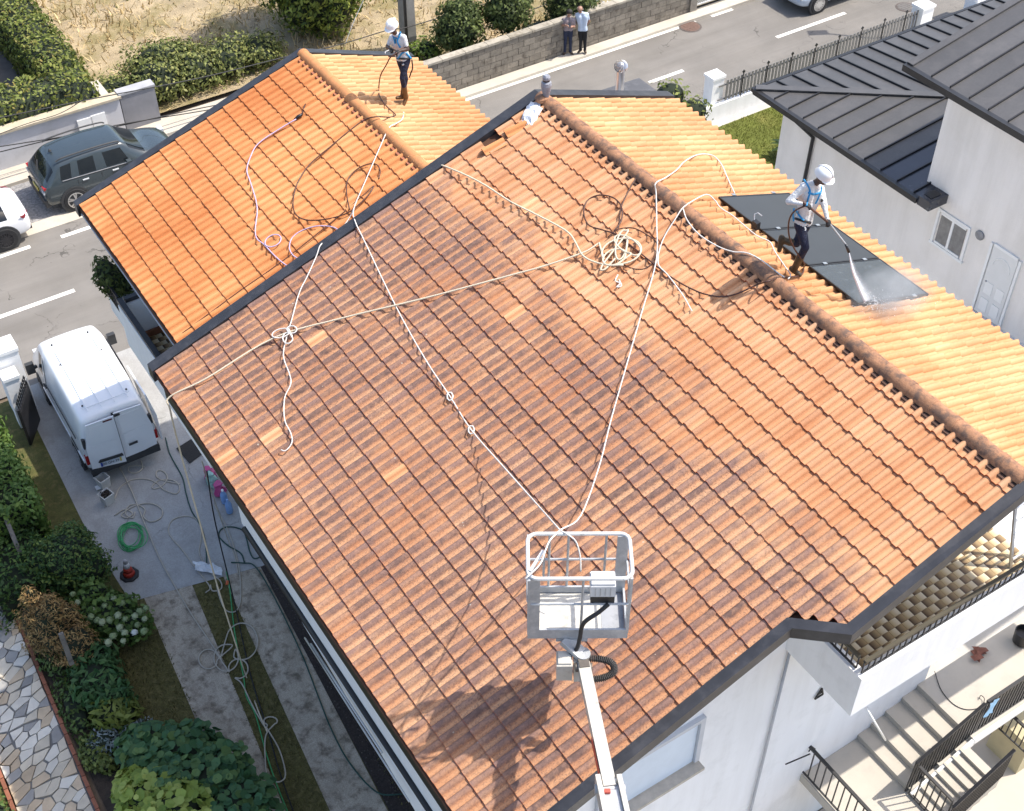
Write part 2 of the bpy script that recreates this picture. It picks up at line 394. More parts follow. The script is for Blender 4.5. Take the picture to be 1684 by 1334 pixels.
sheet('far_garden', [(-12, -14), (-4.2, -14), (-4.2, 9.6), (-12, 9.6)], 0.0, GRASSP)
# right plot: lawn, paved yard between the houses
LAWN = mat('lawn', (0.135, 0.155, 0.022), 0.95, 0.16, 3.0, (0.20, 0.185, 0.045), 1.1, 0.5, 0.75, 0.8, 90, fine=0.3, fscale=55)
sheet('yard', rect(9.9, -16, 40, 9.9), 0.002, mat('yard_paving', (0.44, 0.42, 0.38), 0.85, 0.1, 1.5, bmp=.2))
sheet('lawn', [(19.2, 7.0), (20.55, 6.62), (26, 6.62), (26, 9.62), (19.2, 9.62)], 0.02, LAWN)
r_ = np.random.default_rng(8); n = 9000
P = np.stack([r_.uniform(19.3, 24, n), r_.uniform(6.7, 9.6, n), np.full(n, .03)], 1)
a = r_.uniform(0, 6.28, n); dx = np.stack([np.cos(a), np.sin(a), 0*a], 1)*.012; tip = np.stack([r_.normal(0, .012, n), r_.normal(0, .012, n), r_.uniform(.02, .05, n)], 1)
leaf_object('lawn_grass', [(np.stack([P-dx, P+dx, P+tip+dx*.2, P+tip-dx*.2], 1), r_.random(n), 0)], [leafmat('lawn_blade', (0.12, 0.15, 0.02), (0.23, 0.22, 0.06))])

# ------------------------------------------------------------------ roof tiles
def tile_material(name, single, a, b_, dirt, region, grime, gro=0.55):
    m, t, bs = nodes(name); p = pos(t)
    uvn = t.nodes.new('ShaderNodeUVMap'); uvn.uv_map = 'UVMap'; sx = t.nodes.new('ShaderNodeSeparateXYZ'); t.links.new(uvn.outputs[0], sx.inputs[0])
    if single: rnd = t.nodes.new('ShaderNodeObjectInfo').outputs['Random']
    else: rnd = N(t, 'ShaderNodeAttribute', attribute_name='rnd').outputs['Fac']
    c = mix(t, rnd, a, b_)
    c = mix(t, ramp(t, noise(t, p, 0.5, 3), [(0.38, 0), (0.66, 1)]), c, mix(t, 1.0, c, (0.80, 0.66, 0.56), 'MULTIPLY'))
    c = mix(t, mth(t, 'MULTIPLY', ramp(t, noise(t, p, 22, 5, 0.7), [(0.4, 0), (0.75, 1)]), 0.35), c, (a[0]*1.15, a[1]*1.25, a[2]*1.5))
    sp = t.nodes.new('ShaderNodeSeparateXYZ'); t.links.new(p, sp.inputs[0])
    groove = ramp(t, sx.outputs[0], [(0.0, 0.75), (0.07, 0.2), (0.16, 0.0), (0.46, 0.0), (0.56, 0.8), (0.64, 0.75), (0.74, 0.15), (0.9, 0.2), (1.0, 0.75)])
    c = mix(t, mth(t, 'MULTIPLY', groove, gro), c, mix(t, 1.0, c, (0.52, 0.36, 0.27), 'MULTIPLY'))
    # soiling: strongest on the crown of each roll, in patches that differ from tile to tile
    crown = ramp(t, mth(t, 'ADD', sx.outputs[0], mth(t, 'MULTIPLY', mth(t, 'SUBTRACT', noise(t, p, 11, 4, 0.7), 0.5), 0.28)), [(0.02, 0.25), (0.14, 0.95), (0.36, 1.0), (0.50, 0.8), (0.60, 0.12), (1.0, 0.14)])
    along = ramp(t, mth(t, 'ADD', sx.outputs[1], mth(t, 'MULTIPLY', mth(t, 'SUBTRACT', noise(t, p, 7, 4, 0.7), 0.5), 1.3)), [(0.0, 0.25), (0.08, 0.75), (0.2, 1.0), (0.72, 1.0), (0.9, 0.55), (1.0, 0.4)])
    reg = ramp(t, mth(t, 'ADD', mth(t, 'ADD', mth(t, 'MULTIPLY', sp.outputs[0], region[0]), region[4] if len(region) > 4 else 0.0), mth(t, 'MULTIPLY', noise(t, p, region[1], 3, 0.6), region[2])), region[3])
    if len(region) > 4:                                    # less grime along the eave, broad lighter and darker patches elsewhere
        reg = mth(t, 'MULTIPLY', reg, ramp(t, mth(t, 'ADD', mth(t, 'MULTIPLY', sp.outputs[0], 0.2), mth(t, 'MULTIPLY', noise(t, p, 0.7, 4), 0.5)), [(0.20, 0.55), (0.44, 1.0)]))
        reg = mth(t, 'MULTIPLY', reg, ramp(t, noise(t, p, 0.42, 4, 0.6), [(0.32, 0.55), (0.46, 1.0)]))
    reg = mth(t, 'MULTIPLY', reg, mth(t, 'LESS_THAN', rnd, 0.9935))          # a few tiles were replaced and are clean
    streak = ramp(t, noise(t, p, 9, 5, 0.7), [(0.3, 0.0), (0.62, 1.0)])
    per = mth(t, 'ADD', mth(t, 'MULTIPLY', mth(t, 'FRACT', mth(t, 'MULTIPLY', rnd, 37.3)), 1.05), 0.22)
    df = mth(t, 'MULTIPLY', mth(t, 'MULTIPLY', crown, along), mth(t, 'MULTIPLY', mth(t, 'MULTIPLY', reg, per), mth(t, 'ADD', mth(t, 'MULTIPLY', streak, 0.85), 0.15)))
    df = mth(t, 'MULTIPLY', df, grime*0.72, True)
    film = mth(t, 'MULTIPLY', mth(t, 'MULTIPLY', reg, noise(t, p, 5, 5, 0.7)), mth(t, 'MULTIPLY', mth(t, 'MULTIPLY', mth(t, 'ADD', mth(t, 'MULTIPLY', crown, 0.95), 0.12), mth(t, 'ADD', mth(t, 'MULTIPLY', mth(t, 'FRACT', mth(t, 'MULTIPLY', rnd, 91.7)), 0.55), 0.7)), grime*1.5), True)     # thin even film over dirty areas
    c = mix(t, film, c, dirt[1]); c = mix(t, df, c, dirt[0])
    grit = ramp(t, noise(t, p, 42, 4, 0.8), [(0.50, 0), (0.60, 1)])
    c = mix(t, mth(t, 'MULTIPLY', mth(t, 'MULTIPLY', grit, reg), 0.62*min(1, grime)), c, dirt[0])
    v = N(t, 'ShaderNodeTexVoronoi', Scale=3.1); t.links.new(p, v.inputs['Vector'])
    lich = mth(t, 'LESS_THAN', mth(t, 'ADD', v.outputs['Distance'], mth(t, 'MULTIPLY', noise(t, p, 30), 0.05)), 0.066)
    c = mix(t, mth(t, 'MULTIPLY', mth(t, 'MULTIPLY', lich, reg), 0.7*min(1, grime)), c, (0.50, 0.46, 0.38))
    c = mix(t, mth(t, 'LESS_THAN', sx.outputs[1], 0.004), c, (0.60, 0.12, 0.03))       # front lip made redder than the clay, for red bounced shade along the courses
    t.links.new(c, bs.inputs['Base Color']); bs.inputs['Roughness'].default_value = 0.78; bs.inputs['Specular IOR Level'].default_value = 0.3
    bump(t, bs, noise(t, p, 60, 5, 0.7), 0.25, 0.01)
    return m
# clay colours
NEAR = dict(a=(0.59, 0.30, 0.142), b_=(0.68, 0.41, 0.225), dirt=((0.118, 0.072, 0.060), (0.275, 0.160, 0.125)))
FAR = dict(a=(0.585, 0.26, 0.095), b_=(0.65, 0.325, 0.135), dirt=((0.40, 0.12, 0.035), (0.52, 0.17, 0.05)))
RNEAR = (-0.135, 0.85, 0.62, [(-0.38, 0.10), (-0.10, 0.95)])
def region_near(): return (-0.20, 0.9, 0.62, [(0.27, 0.16), (0.44, 1.0)], 1.0)
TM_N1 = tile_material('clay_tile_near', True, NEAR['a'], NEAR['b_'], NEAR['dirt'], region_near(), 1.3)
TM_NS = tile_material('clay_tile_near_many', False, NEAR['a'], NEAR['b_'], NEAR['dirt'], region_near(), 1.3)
rg = (0.0, 0.55, 1.0, [(0.42, 0.0), (0.68, 1.0)])
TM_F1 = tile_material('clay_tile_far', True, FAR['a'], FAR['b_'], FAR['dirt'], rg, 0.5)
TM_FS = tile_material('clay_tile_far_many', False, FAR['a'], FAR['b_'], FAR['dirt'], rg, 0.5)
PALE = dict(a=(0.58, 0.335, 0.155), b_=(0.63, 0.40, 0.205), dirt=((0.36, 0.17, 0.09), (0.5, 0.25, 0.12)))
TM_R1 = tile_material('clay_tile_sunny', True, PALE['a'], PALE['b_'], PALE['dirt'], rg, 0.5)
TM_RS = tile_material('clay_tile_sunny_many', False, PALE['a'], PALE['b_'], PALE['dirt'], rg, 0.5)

PU = [0.0, 0.04, 0.10, 0.18, 0.29, 0.40, 0.48, 0.54, 0.58, 0.68, 0.79, 0.90, 1.0]
def prof(u):                       # roll then pan
    if u < 0.58: return 0.058*math.sin(math.pi*u/0.58)**0.8
    return 0.005*math.sin(math.pi*(u-0.58)/0.42)
TLEN, LIFT, THICK = EXP+0.045, 0.028, 0.025
def tile_arrays(low=0.0):
    """local x up the slope, y across, z out of it"""
    v, f, uv, sm = [], [], [], []
    n = len(PU)
    for x, li in ((0.0, LIFT), (TLEN, 0.0)):
        for u in PU: v.append((x, -u*(TW+0.006), prof(u)+li)); uv.append((u, x/EXP))
    for j in range(n-1): f.append((j, j+1, n+j+1, n+j)); sm.append(True)
    b = len(v)
    for u in PU: v.append((0.0, -u*(TW+0.006), prof(u)+LIFT)); uv.append((u, 0))
    for u in PU: v.append((0.006, -u*(TW+0.006), prof(u)+LIFT-THICK)); uv.append((u, 0))
    for j in range(n-1): f.append((b+j+1, b+j, b+n+j, b+n+j+1)); sm.append(False)
    return np.array(v), np.array(f), np.array(uv), sm
TV, TF, TUV, TSM = tile_arrays()
def set_mesh(me, V, F, UVv, smooth, rnd=None):
    me.vertices.add(len(V)); me.vertices.foreach_set('co', V.astype(np.float32).ravel())
    me.loops.add(F.size); me.loops.foreach_set('vertex_index', F.astype(np.int32).ravel())
    me.polygons.add(len(F)); me.polygons.foreach_set('loop_start', np.arange(0, F.size, 4, dtype=np.int32))
    me.polygons.foreach_set('use_smooth', smooth)
    ul = me.uv_layers.new(name='UVMap'); ul.data.foreach_set('uv', UVv[F.ravel()].astype(np.float32).ravel())
    if rnd is not None:
        at = me.attributes.new('rnd', 'FLOAT', 'POINT'); at.data.foreach_set('value', rnd.astype(np.float32))
    me.update(calc_edges=True)
tile_mesh = {}
def single_mesh(m):
    if m.name not in tile_mesh:
        me = bpy.data.meshes.new('roof_tile'); set_mesh(me, TV, TF, TUV, TSM); me.materials.append(m); tile_mesh[m.name] = me
    return tile_mesh[m.name]
def slope_frame(origin, up, across):
    up = Vector(up).normalized(); ac = Vector(across).normalized(); n = up.cross(-ac).normalized()
    if n.z < 0: n = -n
    ycol = n.cross(up)
    return Vector(origin), up, ycol, n
def lay_tiles(house, slopes, limit, seed):
    """slopes: list of dicts(o, up, ac, rows, cols(row), single, many, skip). The nearest `limit` tiles are objects, the rest one mesh"""
    r = random.Random(seed); allt = []
    for s in slopes:
        o, up, yc, n = slope_frame(s['o'], s['up'], s['ac']); ac = Vector(s['ac']).normalized()
        sign = 1 if (-yc).dot(ac) > 0 else -1
        for i in range(s['rows']):
            for j in s['cols'](i):
                if (i, j) in s.get('skip', ()): continue
                base = o+up*(i*EXP+r.uniform(-.004, .004))+ac*((j+(0 if sign > 0 else 1))*TW+r.uniform(-.002, .002))+n*r.uniform(0, .005)
                R = Matrix((up, yc, n)).transposed() @ Euler((r.gauss(0, .010), r.gauss(0, .006), r.gauss(0, .006))).to_matrix()
                ct = s.get('cut', {}).get((i, j), 0)
                if ct: base = base+up*ct; R = R @ Matrix.Diagonal(((TLEN-ct)/TLEN, 1, 1))
                if 'length' in s and i*EXP+TLEN > s['length']: R = R @ Matrix.Diagonal((max(.2, (s['length']-i*EXP)/TLEN), 1, 1))
                d = (base-Vector(CAM.tolist())).length
                allt.append((d, base, R, s, r.random()))
    allt.sort(key=lambda q: q[0])
    for d, base, R, s, rn in allt[:limit]:
        ob = bpy.data.objects.new('roof_tile', single_mesh(s['single'])); COL.objects.link(ob); ob.parent = house
        mw = R.to_4x4(); mw.translation = base-house.location; ob.matrix_local = mw
    rest = allt[limit:]
    bym = {}
    for q in rest: bym.setdefault(q[3]['many'].name, []).append(q)
    mats_ = [bpy.data.materials[k] for k in bym]
    Vs, Fs, Us, Sm, Rn, MI = [], [], [], [], [], []; b = 0
    for k, (mn, qs) in enumerate(bym.items()):
        for d, base, R, s, rn in qs:
            Rm = np.array(R); Vs.append(TV@Rm.T+np.array(base-house.location)); Fs.append(TF+b); Us.append(TUV); Sm += TSM
            Rn.append(np.full(len(TV), rn)); MI += [k]*len(TF); b += len(TV)
    me = bpy.data.meshes.new('roof_tiles'); set_mesh(me, np.concatenate(Vs), np.concatenate(Fs), np.concatenate(Us), Sm, np.concatenate(Rn))
    for m in mats_: me.materials.append(m)
    me.polygons.foreach_set('material_index', MI)
    ob = bpy.data.objects.new('roof_tiles', me); COL.objects.link(ob); ob.parent = house; ob['kind'] = 'stuff'
def ridge_caps(house, a, b, n, r, m):
    """half-round caps end to end, each a little flared"""
    a, b = Vector(a), Vector(b); d = (b-a)/n; L = d.length; mb = MB(); K = 10
    rings = []
    for x, rr in ((-0.02, r*1.05), (L*0.14, r*1.04), (L*0.15, r*0.98), (L*1.02, r*0.97)):
        rings.append([(rr*math.cos(math.pi*k/K)*1.05, x, rr*math.sin(math.pi*k/K)) for k in range(K+1)])
    mb.grid(rings); mb.face([rings[0][k] for k in range(K+1)]); mb.face([rings[-1][k] for k in range(K, -1, -1)])
    me = None
    y = d.normalized(); x = y.cross(Vector((0, 0, 1))).normalized(); z = x.cross(y); R = Matrix((x, y, z)).transposed().to_4x4()
    rr = random.Random(4)
    for i in range(n):
        if me is None:
            o = mb.build('ridge_tile', m, house, smooth=True, autosmooth=40); me = o.data
        else:
            o = bpy.data.objects.new('ridge_tile', me); COL.objects.link(o); o.parent = house
        mw = R @ Euler((rr.gauss(0, .006), rr.gauss(0, .01), rr.gauss(0, .008))).to_matrix().to_4x4(); mw.translation = a+d*i-house.location; o.matrix_local = mw

# ------------------------------------------------------------------ shared house materials
WALLW = mat('white_render', (0.85, 0.85, 0.845), 0.85, 0.03, 0.8, (0.70, 0.70, 0.69), 1.6, 0.55, 0.85, 0.12, 120, streak=(2.2, 2.2, 0.22, 1.6, 0.07))
BLACKM = mat('black_flashing', (0.030, 0.031, 0.036), 0.42, 0.25, 3, (0.05, 0.05, 0.055), 6, 0.5, 0.75, 0.05, 30, spec=0.5)
DARKP = mat('black_paint', (0.014, 0.014, 0.016), 0.45, 0.2, 5)
UNDER = mat('roof_underlay', (0.10, 0.045, 0.025), 0.95, 0.2, 6)
WHITEP = mat('white_paint', (0.80, 0.80, 0.78), 0.45, 0.03, 3)
GREYC = mat('grey_conduit', (0.42, 0.43, 0.45), 0.5, 0.06, 6)
CAPN = mat('ridge_clay_near', (0.40, 0.20, 0.105), 0.85, 0.25, 6, (0.14, 0.085, 0.06), 7, 0.46, 0.62, 0.4, 60, fine=0.25, fscale=70)
CAPF = mat('ridge_clay_far', (0.50, 0.22, 0.085), 0.85, 0.14, 4, (0.38, 0.165, 0.07), 4, 0.55, 0.75, 0.3, 60)
zl = lambda x: ZE+T*x
zr = lambda x: ZR-TR*(x-XR)
zbl = lambda x: BZE+BT*(x-BXE)
zbr = lambda x: BZR-BT*(x-BXR)
def sweep(mb, rows):
    """rows: (inner xyz, outer xyz, drop): flat top with a drop face each side"""
    mb.grid([[Vector(a)-Vector((0, 0, d)), Vector(a), Vector(b), Vector(b)-Vector((0, 0, d))] for a, b, d in rows], close=True, caps=True)

# ------------------------------------------------------------------ near house
H = thing('house', 'near white house under the weathered orange tiled roof that fills the middle, black edge trim', 'house', (4.0, -5.0, 0.0))
mb = MB()
sec = [(0.75, 3.80), (9.2, 3.80), (9.2, zr(9.2)-.12), (XR, ZR-.14), (0.75, zl(.75)-.12)]
mb.extrude([(x, -0.12, z) for x, z in sec], (0, -7.94, 0)); mb.build('wall', WALLW, H, world=True)
mb = MB(); mb.extrude([(.75, -8.061, 0.0), (9.2, -8.061, 0.0), (9.2, -8.061, zr(9.2)-.12), (XR, -8.061, ZR-.14), (.75, -8.061, zl(.75)-.12)], (0, -.339, 0)); mb.build('front_wall', WALLW, H, world=True)
mb = MB(); mb.box((6.25, -4.09, 1.9), (6.0, 7.94, 3.8)); mb.build('ground_floor_wall', WALLW, H, world=True)
mb = MB()
pts = [(-.02, zl(-.02)-.035), (XR, ZR-.035), (XRE, zr(XRE)-.035), (XRE, zr(XRE)-.10), (XR, ZR-.10), (-.02, zl(-.02)-.10)]
mb.extrude([(x, 0.01, z) for x, z in pts], (0, -9.38, 0))
p2 = [(4.47, zl(4.47)-.036), (XR, ZR-.036), (XRE, zr(XRE)-.036), (XRE, zr(XRE)-.10), (XR, ZR-.10), (4.47, zl(4.47)-.10)]
mb.extrude([(x, -9.3705, z) for x, z in p2], (0, -.52, 0)); mb.extrude([(4.03, -9.372, zl(4.03)-.037), (4.469, -9.372, zl(4.469)-.037), (4.469, -9.89, zl(4.469)-.037)], (0, 0, -.06)); mb.build('roof_deck', UNDER, H, world=True)
# tiles
UL = (math.cos(SL), 0, math.sin(SL)); UR = (-math.cos(SLR), 0, math.sin(SLR))
nR = int((XRE-XR)/math.cos(SLR)/EXP)+1; oR = Vector((XRE+.03, 0, zr(XRE+.03)))
skip = {(18, 0), (18, 1)}
lay_tiles(H, [dict(o=(0, -0.004, ZE), up=UL, ac=(0, -1, 0), rows=22, cols=lambda i: range(55 if i < 13 else 58), single=TM_N1, many=TM_NS, skip=skip, cut={(13, 56): .10, (13, 57): .24}, length=XR/math.cos(SL)+.03),
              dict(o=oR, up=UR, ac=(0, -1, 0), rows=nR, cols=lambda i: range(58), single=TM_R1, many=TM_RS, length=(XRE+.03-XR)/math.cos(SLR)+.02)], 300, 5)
ridge_caps(H, (XR, 0.0, ZR+.012), (XR, -9.9, ZR+.012), 27, 0.115, CAPN)
mb = MB(); mb.bar((XR-.02, -0.02, ZR-.03), (XR-.02, -9.88, ZR-.03), .30, .05); mb.build('ridge_mortar', mat('ridge_mortar', (0.09, 0.05, 0.035), 0.95, 0.3, 8, bmp=.6), H, world=True)
# black edge trim
mb = MB(); e = .075
sweep(mb, [((-.06, 0.0, zl(-.06)+e), (-.06, .2, zl(-.06)+e), .22), ((XR, 0, ZR+e), (XR, .2, ZR+e), .22), ((XRE+.05, 0, zr(XRE+.05)+e), (XRE+.05, .2, zr(XRE+.05)+e), .22)])
mb.build('edge_trim', BLACKM, H, world=True)
mb = MB(); e = .072
def fr(xi, yi, xo, yo, zf): return ((xi, yi, zf(xi)+e), (xo, yo, zf(xi)+e-.01), .18)
sweep(mb, [fr(-.06, -9.39, -.06, -9.53, zl), fr(4.03, -9.40, 3.98, -9.54, zl), fr(4.44, -9.90, 4.39, -10.04, zl), fr(XR, -9.895, XR, -10.035, zl), fr(XRE+.05, -9.895, XRE+.05, -10.035, zr)])
mb.build('edge_trim', BLACKM, H, world=True)
mb = MB(); mb.box((0.11, -4.7, zl(0)-.29), (.15, 9.3, .44)); mb.build('eave_gutter', DARKP, H, world=True)
mb = MB(); mb.extrude([(.186, -.1, zl(.16)-.13), (.75, -.1, zl(.75)-.13), (.75, -.1, zl(.75)-.3), (.186, -.1, zl(.16)-.36)], (0, -9.2, 0)); mb.build('soffit', UNDER, H, world=True)
mb = MB(); mb.box((XRE+.02, -4.9, zr(XRE)-.12), (.12, 9.8, .12)); mb.build('eave_gutter', DARKP, H, world=True)
mb = MB(); mb.cyl((.72, -.3, 3.86), (.72, -8.3, 3.76), .05, 8); mb.build('cable_duct', DARKP, H, smooth=True, world=True)
mb = MB(); mb.extrude([(.70, -2.5, 3.70), (.70, -8.39, 3.70), (.70, -8.39, 2.75)], (.10, 0, 0)); mb.build('wall_ledge', WALLW, H, world=True)
# front downpipe / conduit
mb = MB(); a, b = gy(1305, 1047, -8.44), gy(1234, 1334, -8.44)
mb.tube([a, a*.5+b*.5, b, b+(b-a)*.5], .022, 8); mb.build('conduit', GREYC, H, smooth=True, world=True)
# front window with its shutter down
wb, wt, wl_ = gy(1137, 1250, -8.4), gy(1145, 1192, -8.4), gy(985, 1335, -8.4)
x0, x1, z0, z1 = wl_.x, wb.x, wb.z-.02, wt.z+.15
win = MB()
for (cx, cz, w, h) in (((x0+x1)/2, z1, x1-x0+.16, .08), (x0-.04, (z0+z1)/2, .08, z1-z0-.08), (x1+.04, (z0+z1)/2, .08, z1-z0-.08)):
    win.box((cx, -8.435, cz), (w, .07, h))
W_ = win.build('window', mat('pale_frame', (.55, .57, .60), .6, .05, 4), H, world=True)
sb = MB(); sb.box(((x0+x1)/2, -8.48, z0-.05), (x1-x0+.2, .2, .06)); sb.build('sill', mat('stone_sill', (.50, .45, .38), .8, .15, 8), W_, world=True)
sb = MB(); sb.box(((x0+x1)/2, -8.412, (z0+z1)/2-.02), (x1-x0-.01, .02, z1-z0-.07)); sb.build('shutter', mat('shutter_sheet', (.66, .74, .82), .6, .04, 4), W_, world=True)

# ------------------------------------------------------------------ front balcony (part of the near house)
bx0, by0, bzb, bzt = 5.41, -9.67, 6.26, 7.09
bal = MB(); hb_ = bzt-bzb
bal.box(((bx0+13.5)/2, by0+.065, (bzb+bzt)/2), (13.5-bx0, .13, hb_)); bal.box((bx0+.065, (by0+.13-8.401)/2, (bzb+bzt)/2), (.13, 8.401*-1-(by0+.13), hb_))  # parapet and slab lengthened out of view to throw shade on the stairs
B = bal.build('balcony', WALLW, H, world=True)
sb = MB(); sb.box(((bx0+13.5)/2+.065, -8.97, bzb+.10), (13.5-bx0-.13, 1.135, .17)); sb.build('slab', WALLW, B, world=True)
def tile_mat(name, c0, c1):
    m, t, b = nodes(name); u = t.nodes.new('ShaderNodeUVMap'); u.uv_map = 'UVMap'; s = t.nodes.new('ShaderNodeSeparateXYZ'); t.links.new(u.outputs[0], s.inputs[0])
    c = mix(t, ramp(t, s.outputs[0], [(0.1, 0), (0.9, 1)]), c0, c1); t.links.new(c, b.inputs['Base Color']); b.inputs['Roughness'].default_value = .35; return m
FT_L = tile_mat('floor_tile_light', (.44, .33, .17), (.66, .58, .42)); FT_D = tile_mat('floor_tile_dark', (.075, .038, .014), (.36, .25, .12))
def floor_tiles(root, x0, y0, nx, ny, s, z):
    ms = {}
    for i in range(nx):
        for j in range(ny):
            k = (i+j) % 2
            if k not in ms:
                mb = MB(); h = s/2-.0025
                mb.face([(-h, -h, .012), (h, -h, .012), (h, h, .012), (-h, h, .012)], [(0, 0), (1, 0), (1, 1), (0, 1)])
                for a, b in (((-h, -h), (h, -h)), ((h, -h), (h, h)), ((h, h), (-h, h)), ((-h, h), (-h, -h))):
                    mb.face([(*a, 0), (*b, 0), (*b, .012), (*a, .012)], [(0, 0)]*4)
                o = mb.build('floor_tile', FT_D if k else FT_L, root); ms[k] = o.data
            else:
                o = bpy.data.objects.new('floor_tile', ms[k]); COL.objects.link(o); o.parent = root
            r0 = root
            while r0.parent: r0 = r0.parent
            o.location = Vector((x0+(i+.5)*s, y0+(j+.5)*s, z))-r0.location
floor_tiles(B, bx0+.135, by0+.135, 30, 9, .124, bzb+.186)
BAR = {}
def rail_run(root, p0, p1, h, n, hw=.04, bw=.016, bottom=.04, m=None, top_m=None, flat=None):
    p0, p1 = Vector(p0), Vector(p1); m = m or DARKP
    r0 = root
    while r0.parent: r0 = r0.parent
    mb = MB(); mb.bar(p0+Vector((0, 0, h)), p1+Vector((0, 0, h)), hw, hw*.8); mb.build('handrail', top_m or m, root, world=True)
    mb = MB(); mb.bar(p0+Vector((0, 0, bottom)), p1+Vector((0, 0, bottom)), bw*1.4, bw*1.4); mb.build('bottom_rail', m, root, world=True)
    mb = MB(); d = (p1-p0).normalized(); ang = math.atan2(d.y, d.x)
    mb.box((0, 0, (h+bottom)/2), (flat or bw, bw, h-bottom-.002), Matrix.Rotation(ang, 3, 'Z')); me = None
    for i in range(n+1):
        if me is None: o = mb.build('bar', m, root); me = o.data
        else: o = bpy.data.objects.new('bar', me); COL.objects.link(o); o.parent = root
        o.location = p0+(p1-p0)*(i/n)-r0.location
OLIVE = mat('olive_handrail', (.06, .05, .03), .5, .2, 4)
R_ = thing('balcony_railing', 'low black railing with olive handrail on the parapet of the chequered front balcony', 'railing', (bx0, by0, bzt))
rail_run(R_, (bx0+.05, by0+.065, bzt), (12.6, by0+.065, bzt), .27, 66, .05, .016, .03, top_m=OLIVE)
rail_run(R_, (bx0+.05, by0+.16, bzt), (bx0+.05, -8.44, bzt), .27, 11, .05, .016, .03, top_m=OLIVE)

# ------------------------------------------------------------------ stairs at the front
ST = mat('stair_paint', (.46, .42, .355), .8, .05, 1.2, (.40, .37, .32), 3, .5, .75, .1, 60)
WY, RY = -8.402, -9.56
e = [gy(*q, WY) for q in ((1509, 1126), (1484, 1146), (1457, 1167), (1434, 1186), (1409, 1213))]
xs = [v.x for v in e]; zu, zw = e[0].z, e[4].z-.02; zs = [zu-(zu-zw)*k/5 for k in range(6)]
STR = thing('staircase', 'grey beige outdoor stairs with two landings below the front balcony', 'staircase', (xs[2], -9.2, 0))
mb = MB(); mb.box((xs[0]+2.0, (WY+RY)/2-.03, zu-.1), (4.0, WY-RY+.06, .2)); mb.build('upper_landing', ST, STR, world=True)
for k in range(4):
    mb = MB(); mb.box(((xs[k]+xs[k+1])/2, (WY+RY)/2-.03, zs[k+1]-.4), (xs[k]-xs[k+1], WY-RY+.06, .8)); mb.build('step', ST, STR, world=True)
rc = gz(1318, 1270, zw); x0 = rc.x-.03
mb = MB(); mb.box(((x0+xs[4])/2, -10.6, zw-.1), (xs[4]-x0, 4.39, .2)); mb.build('lower_landing', ST, STR, world=True)
BY = -10.35; fb = gy(1647, 1278, BY); nst = 7
for k in range(nst):
    zz = zw-(zw-fb.z)*(k+1)/(nst+.5); w_ = (fb.x-xs[4])/nst
    mb = MB(); mb.box((xs[4]+w_*(k+.5), (RY+BY)/2-.03, zz-.15), (w_, RY-BY-.08, .3)); mb.build('step', ST, STR, world=True)
mb = MB(); mb.box((xs[0]+2.0, RY-.09, zu-.06), (4.0, .05, .14)); mb.build('kerb', WHITEP, STR, world=True)
mb = MB(); mb.bar((xs[4], RY-.09, zw-.02), (xs[0], RY-.09, zu-.06), .05, .16); mb.build('stringer', WHITEP, STR, world=True)
sheet('bounce_ground', rect(-0.6, -30, 4.98, -9.0), 0.03, mat('bounce_concrete', (.58, .55, .49), .85, .06, 1.0, (.50, .47, .42), 2, .5, .8))  # pale ground added to bounce sunlight up onto the front wall
sheet('patio', rect(5.0, -16, 16, WY-.02), 0.03, mat('patio_paint', (.47, .42, .35), .85, .06, 1.0, (.41, .37, .31), 2, .5, .8))
R_ = thing('stair_railing', 'tall black slatted railing along the upper flight and landing, blue cloth hung on it', 'railing', (xs[4], RY, zw))
rail_run(R_, (xs[4]-.05, RY, zw), (xs[0]+.05, RY, zu), .88, 18, .05, .02, .05, flat=.034)
rail_run(R_, (xs[0]+.1, RY, zu), (xs[0]+3.4, RY, zu), .88, 40, .05, .02, .05, flat=.034)
R_ = thing('stair_railing', 'black thin barred railing sloping down the lower flight, at the bottom right', 'railing', (xs[4], BY, fb.z))
rail_run(R_, (xs[4], BY, zw-.12), (fb.x, BY, fb.z), .80, 24, .05, .018, .05)
rail_run(R_, (xs[4]-.03, RY-.06, zw), (xs[4]-.03, BY+.03, zw), .85, 6, .05, .018, .05)
R_ = thing('stair_railing', 'black barred railing at the open edge of the lower landing, beside the white front wall', 'railing', (rc.x, -9.0, zw))
rail_run(R_, (rc.x, rc.y, zw), (rc.x, -12.0, zw), .80, 26, .05, .018, .05)
R_ = thing('patio_railing', 'black railing on the patio at the right edge behind the slatted railing', 'railing', (fb.x, -10, .03))
pa, pb_ = gz(1630, 1190, 1.0), gz(1690, 1245, 1.0)
rail_run(R_, pa, pb_, .6, 8, .05, .018, .05)
mb = MB(); c = gz(1672, 1190, .9); mb.box((c.x+.6, c.y-.1, .47), (1.6, .7, .9)); mb.build('patio_step', mat('ochre_step', (.46, .40, .25), .8, .1, 2), STR, world=True)
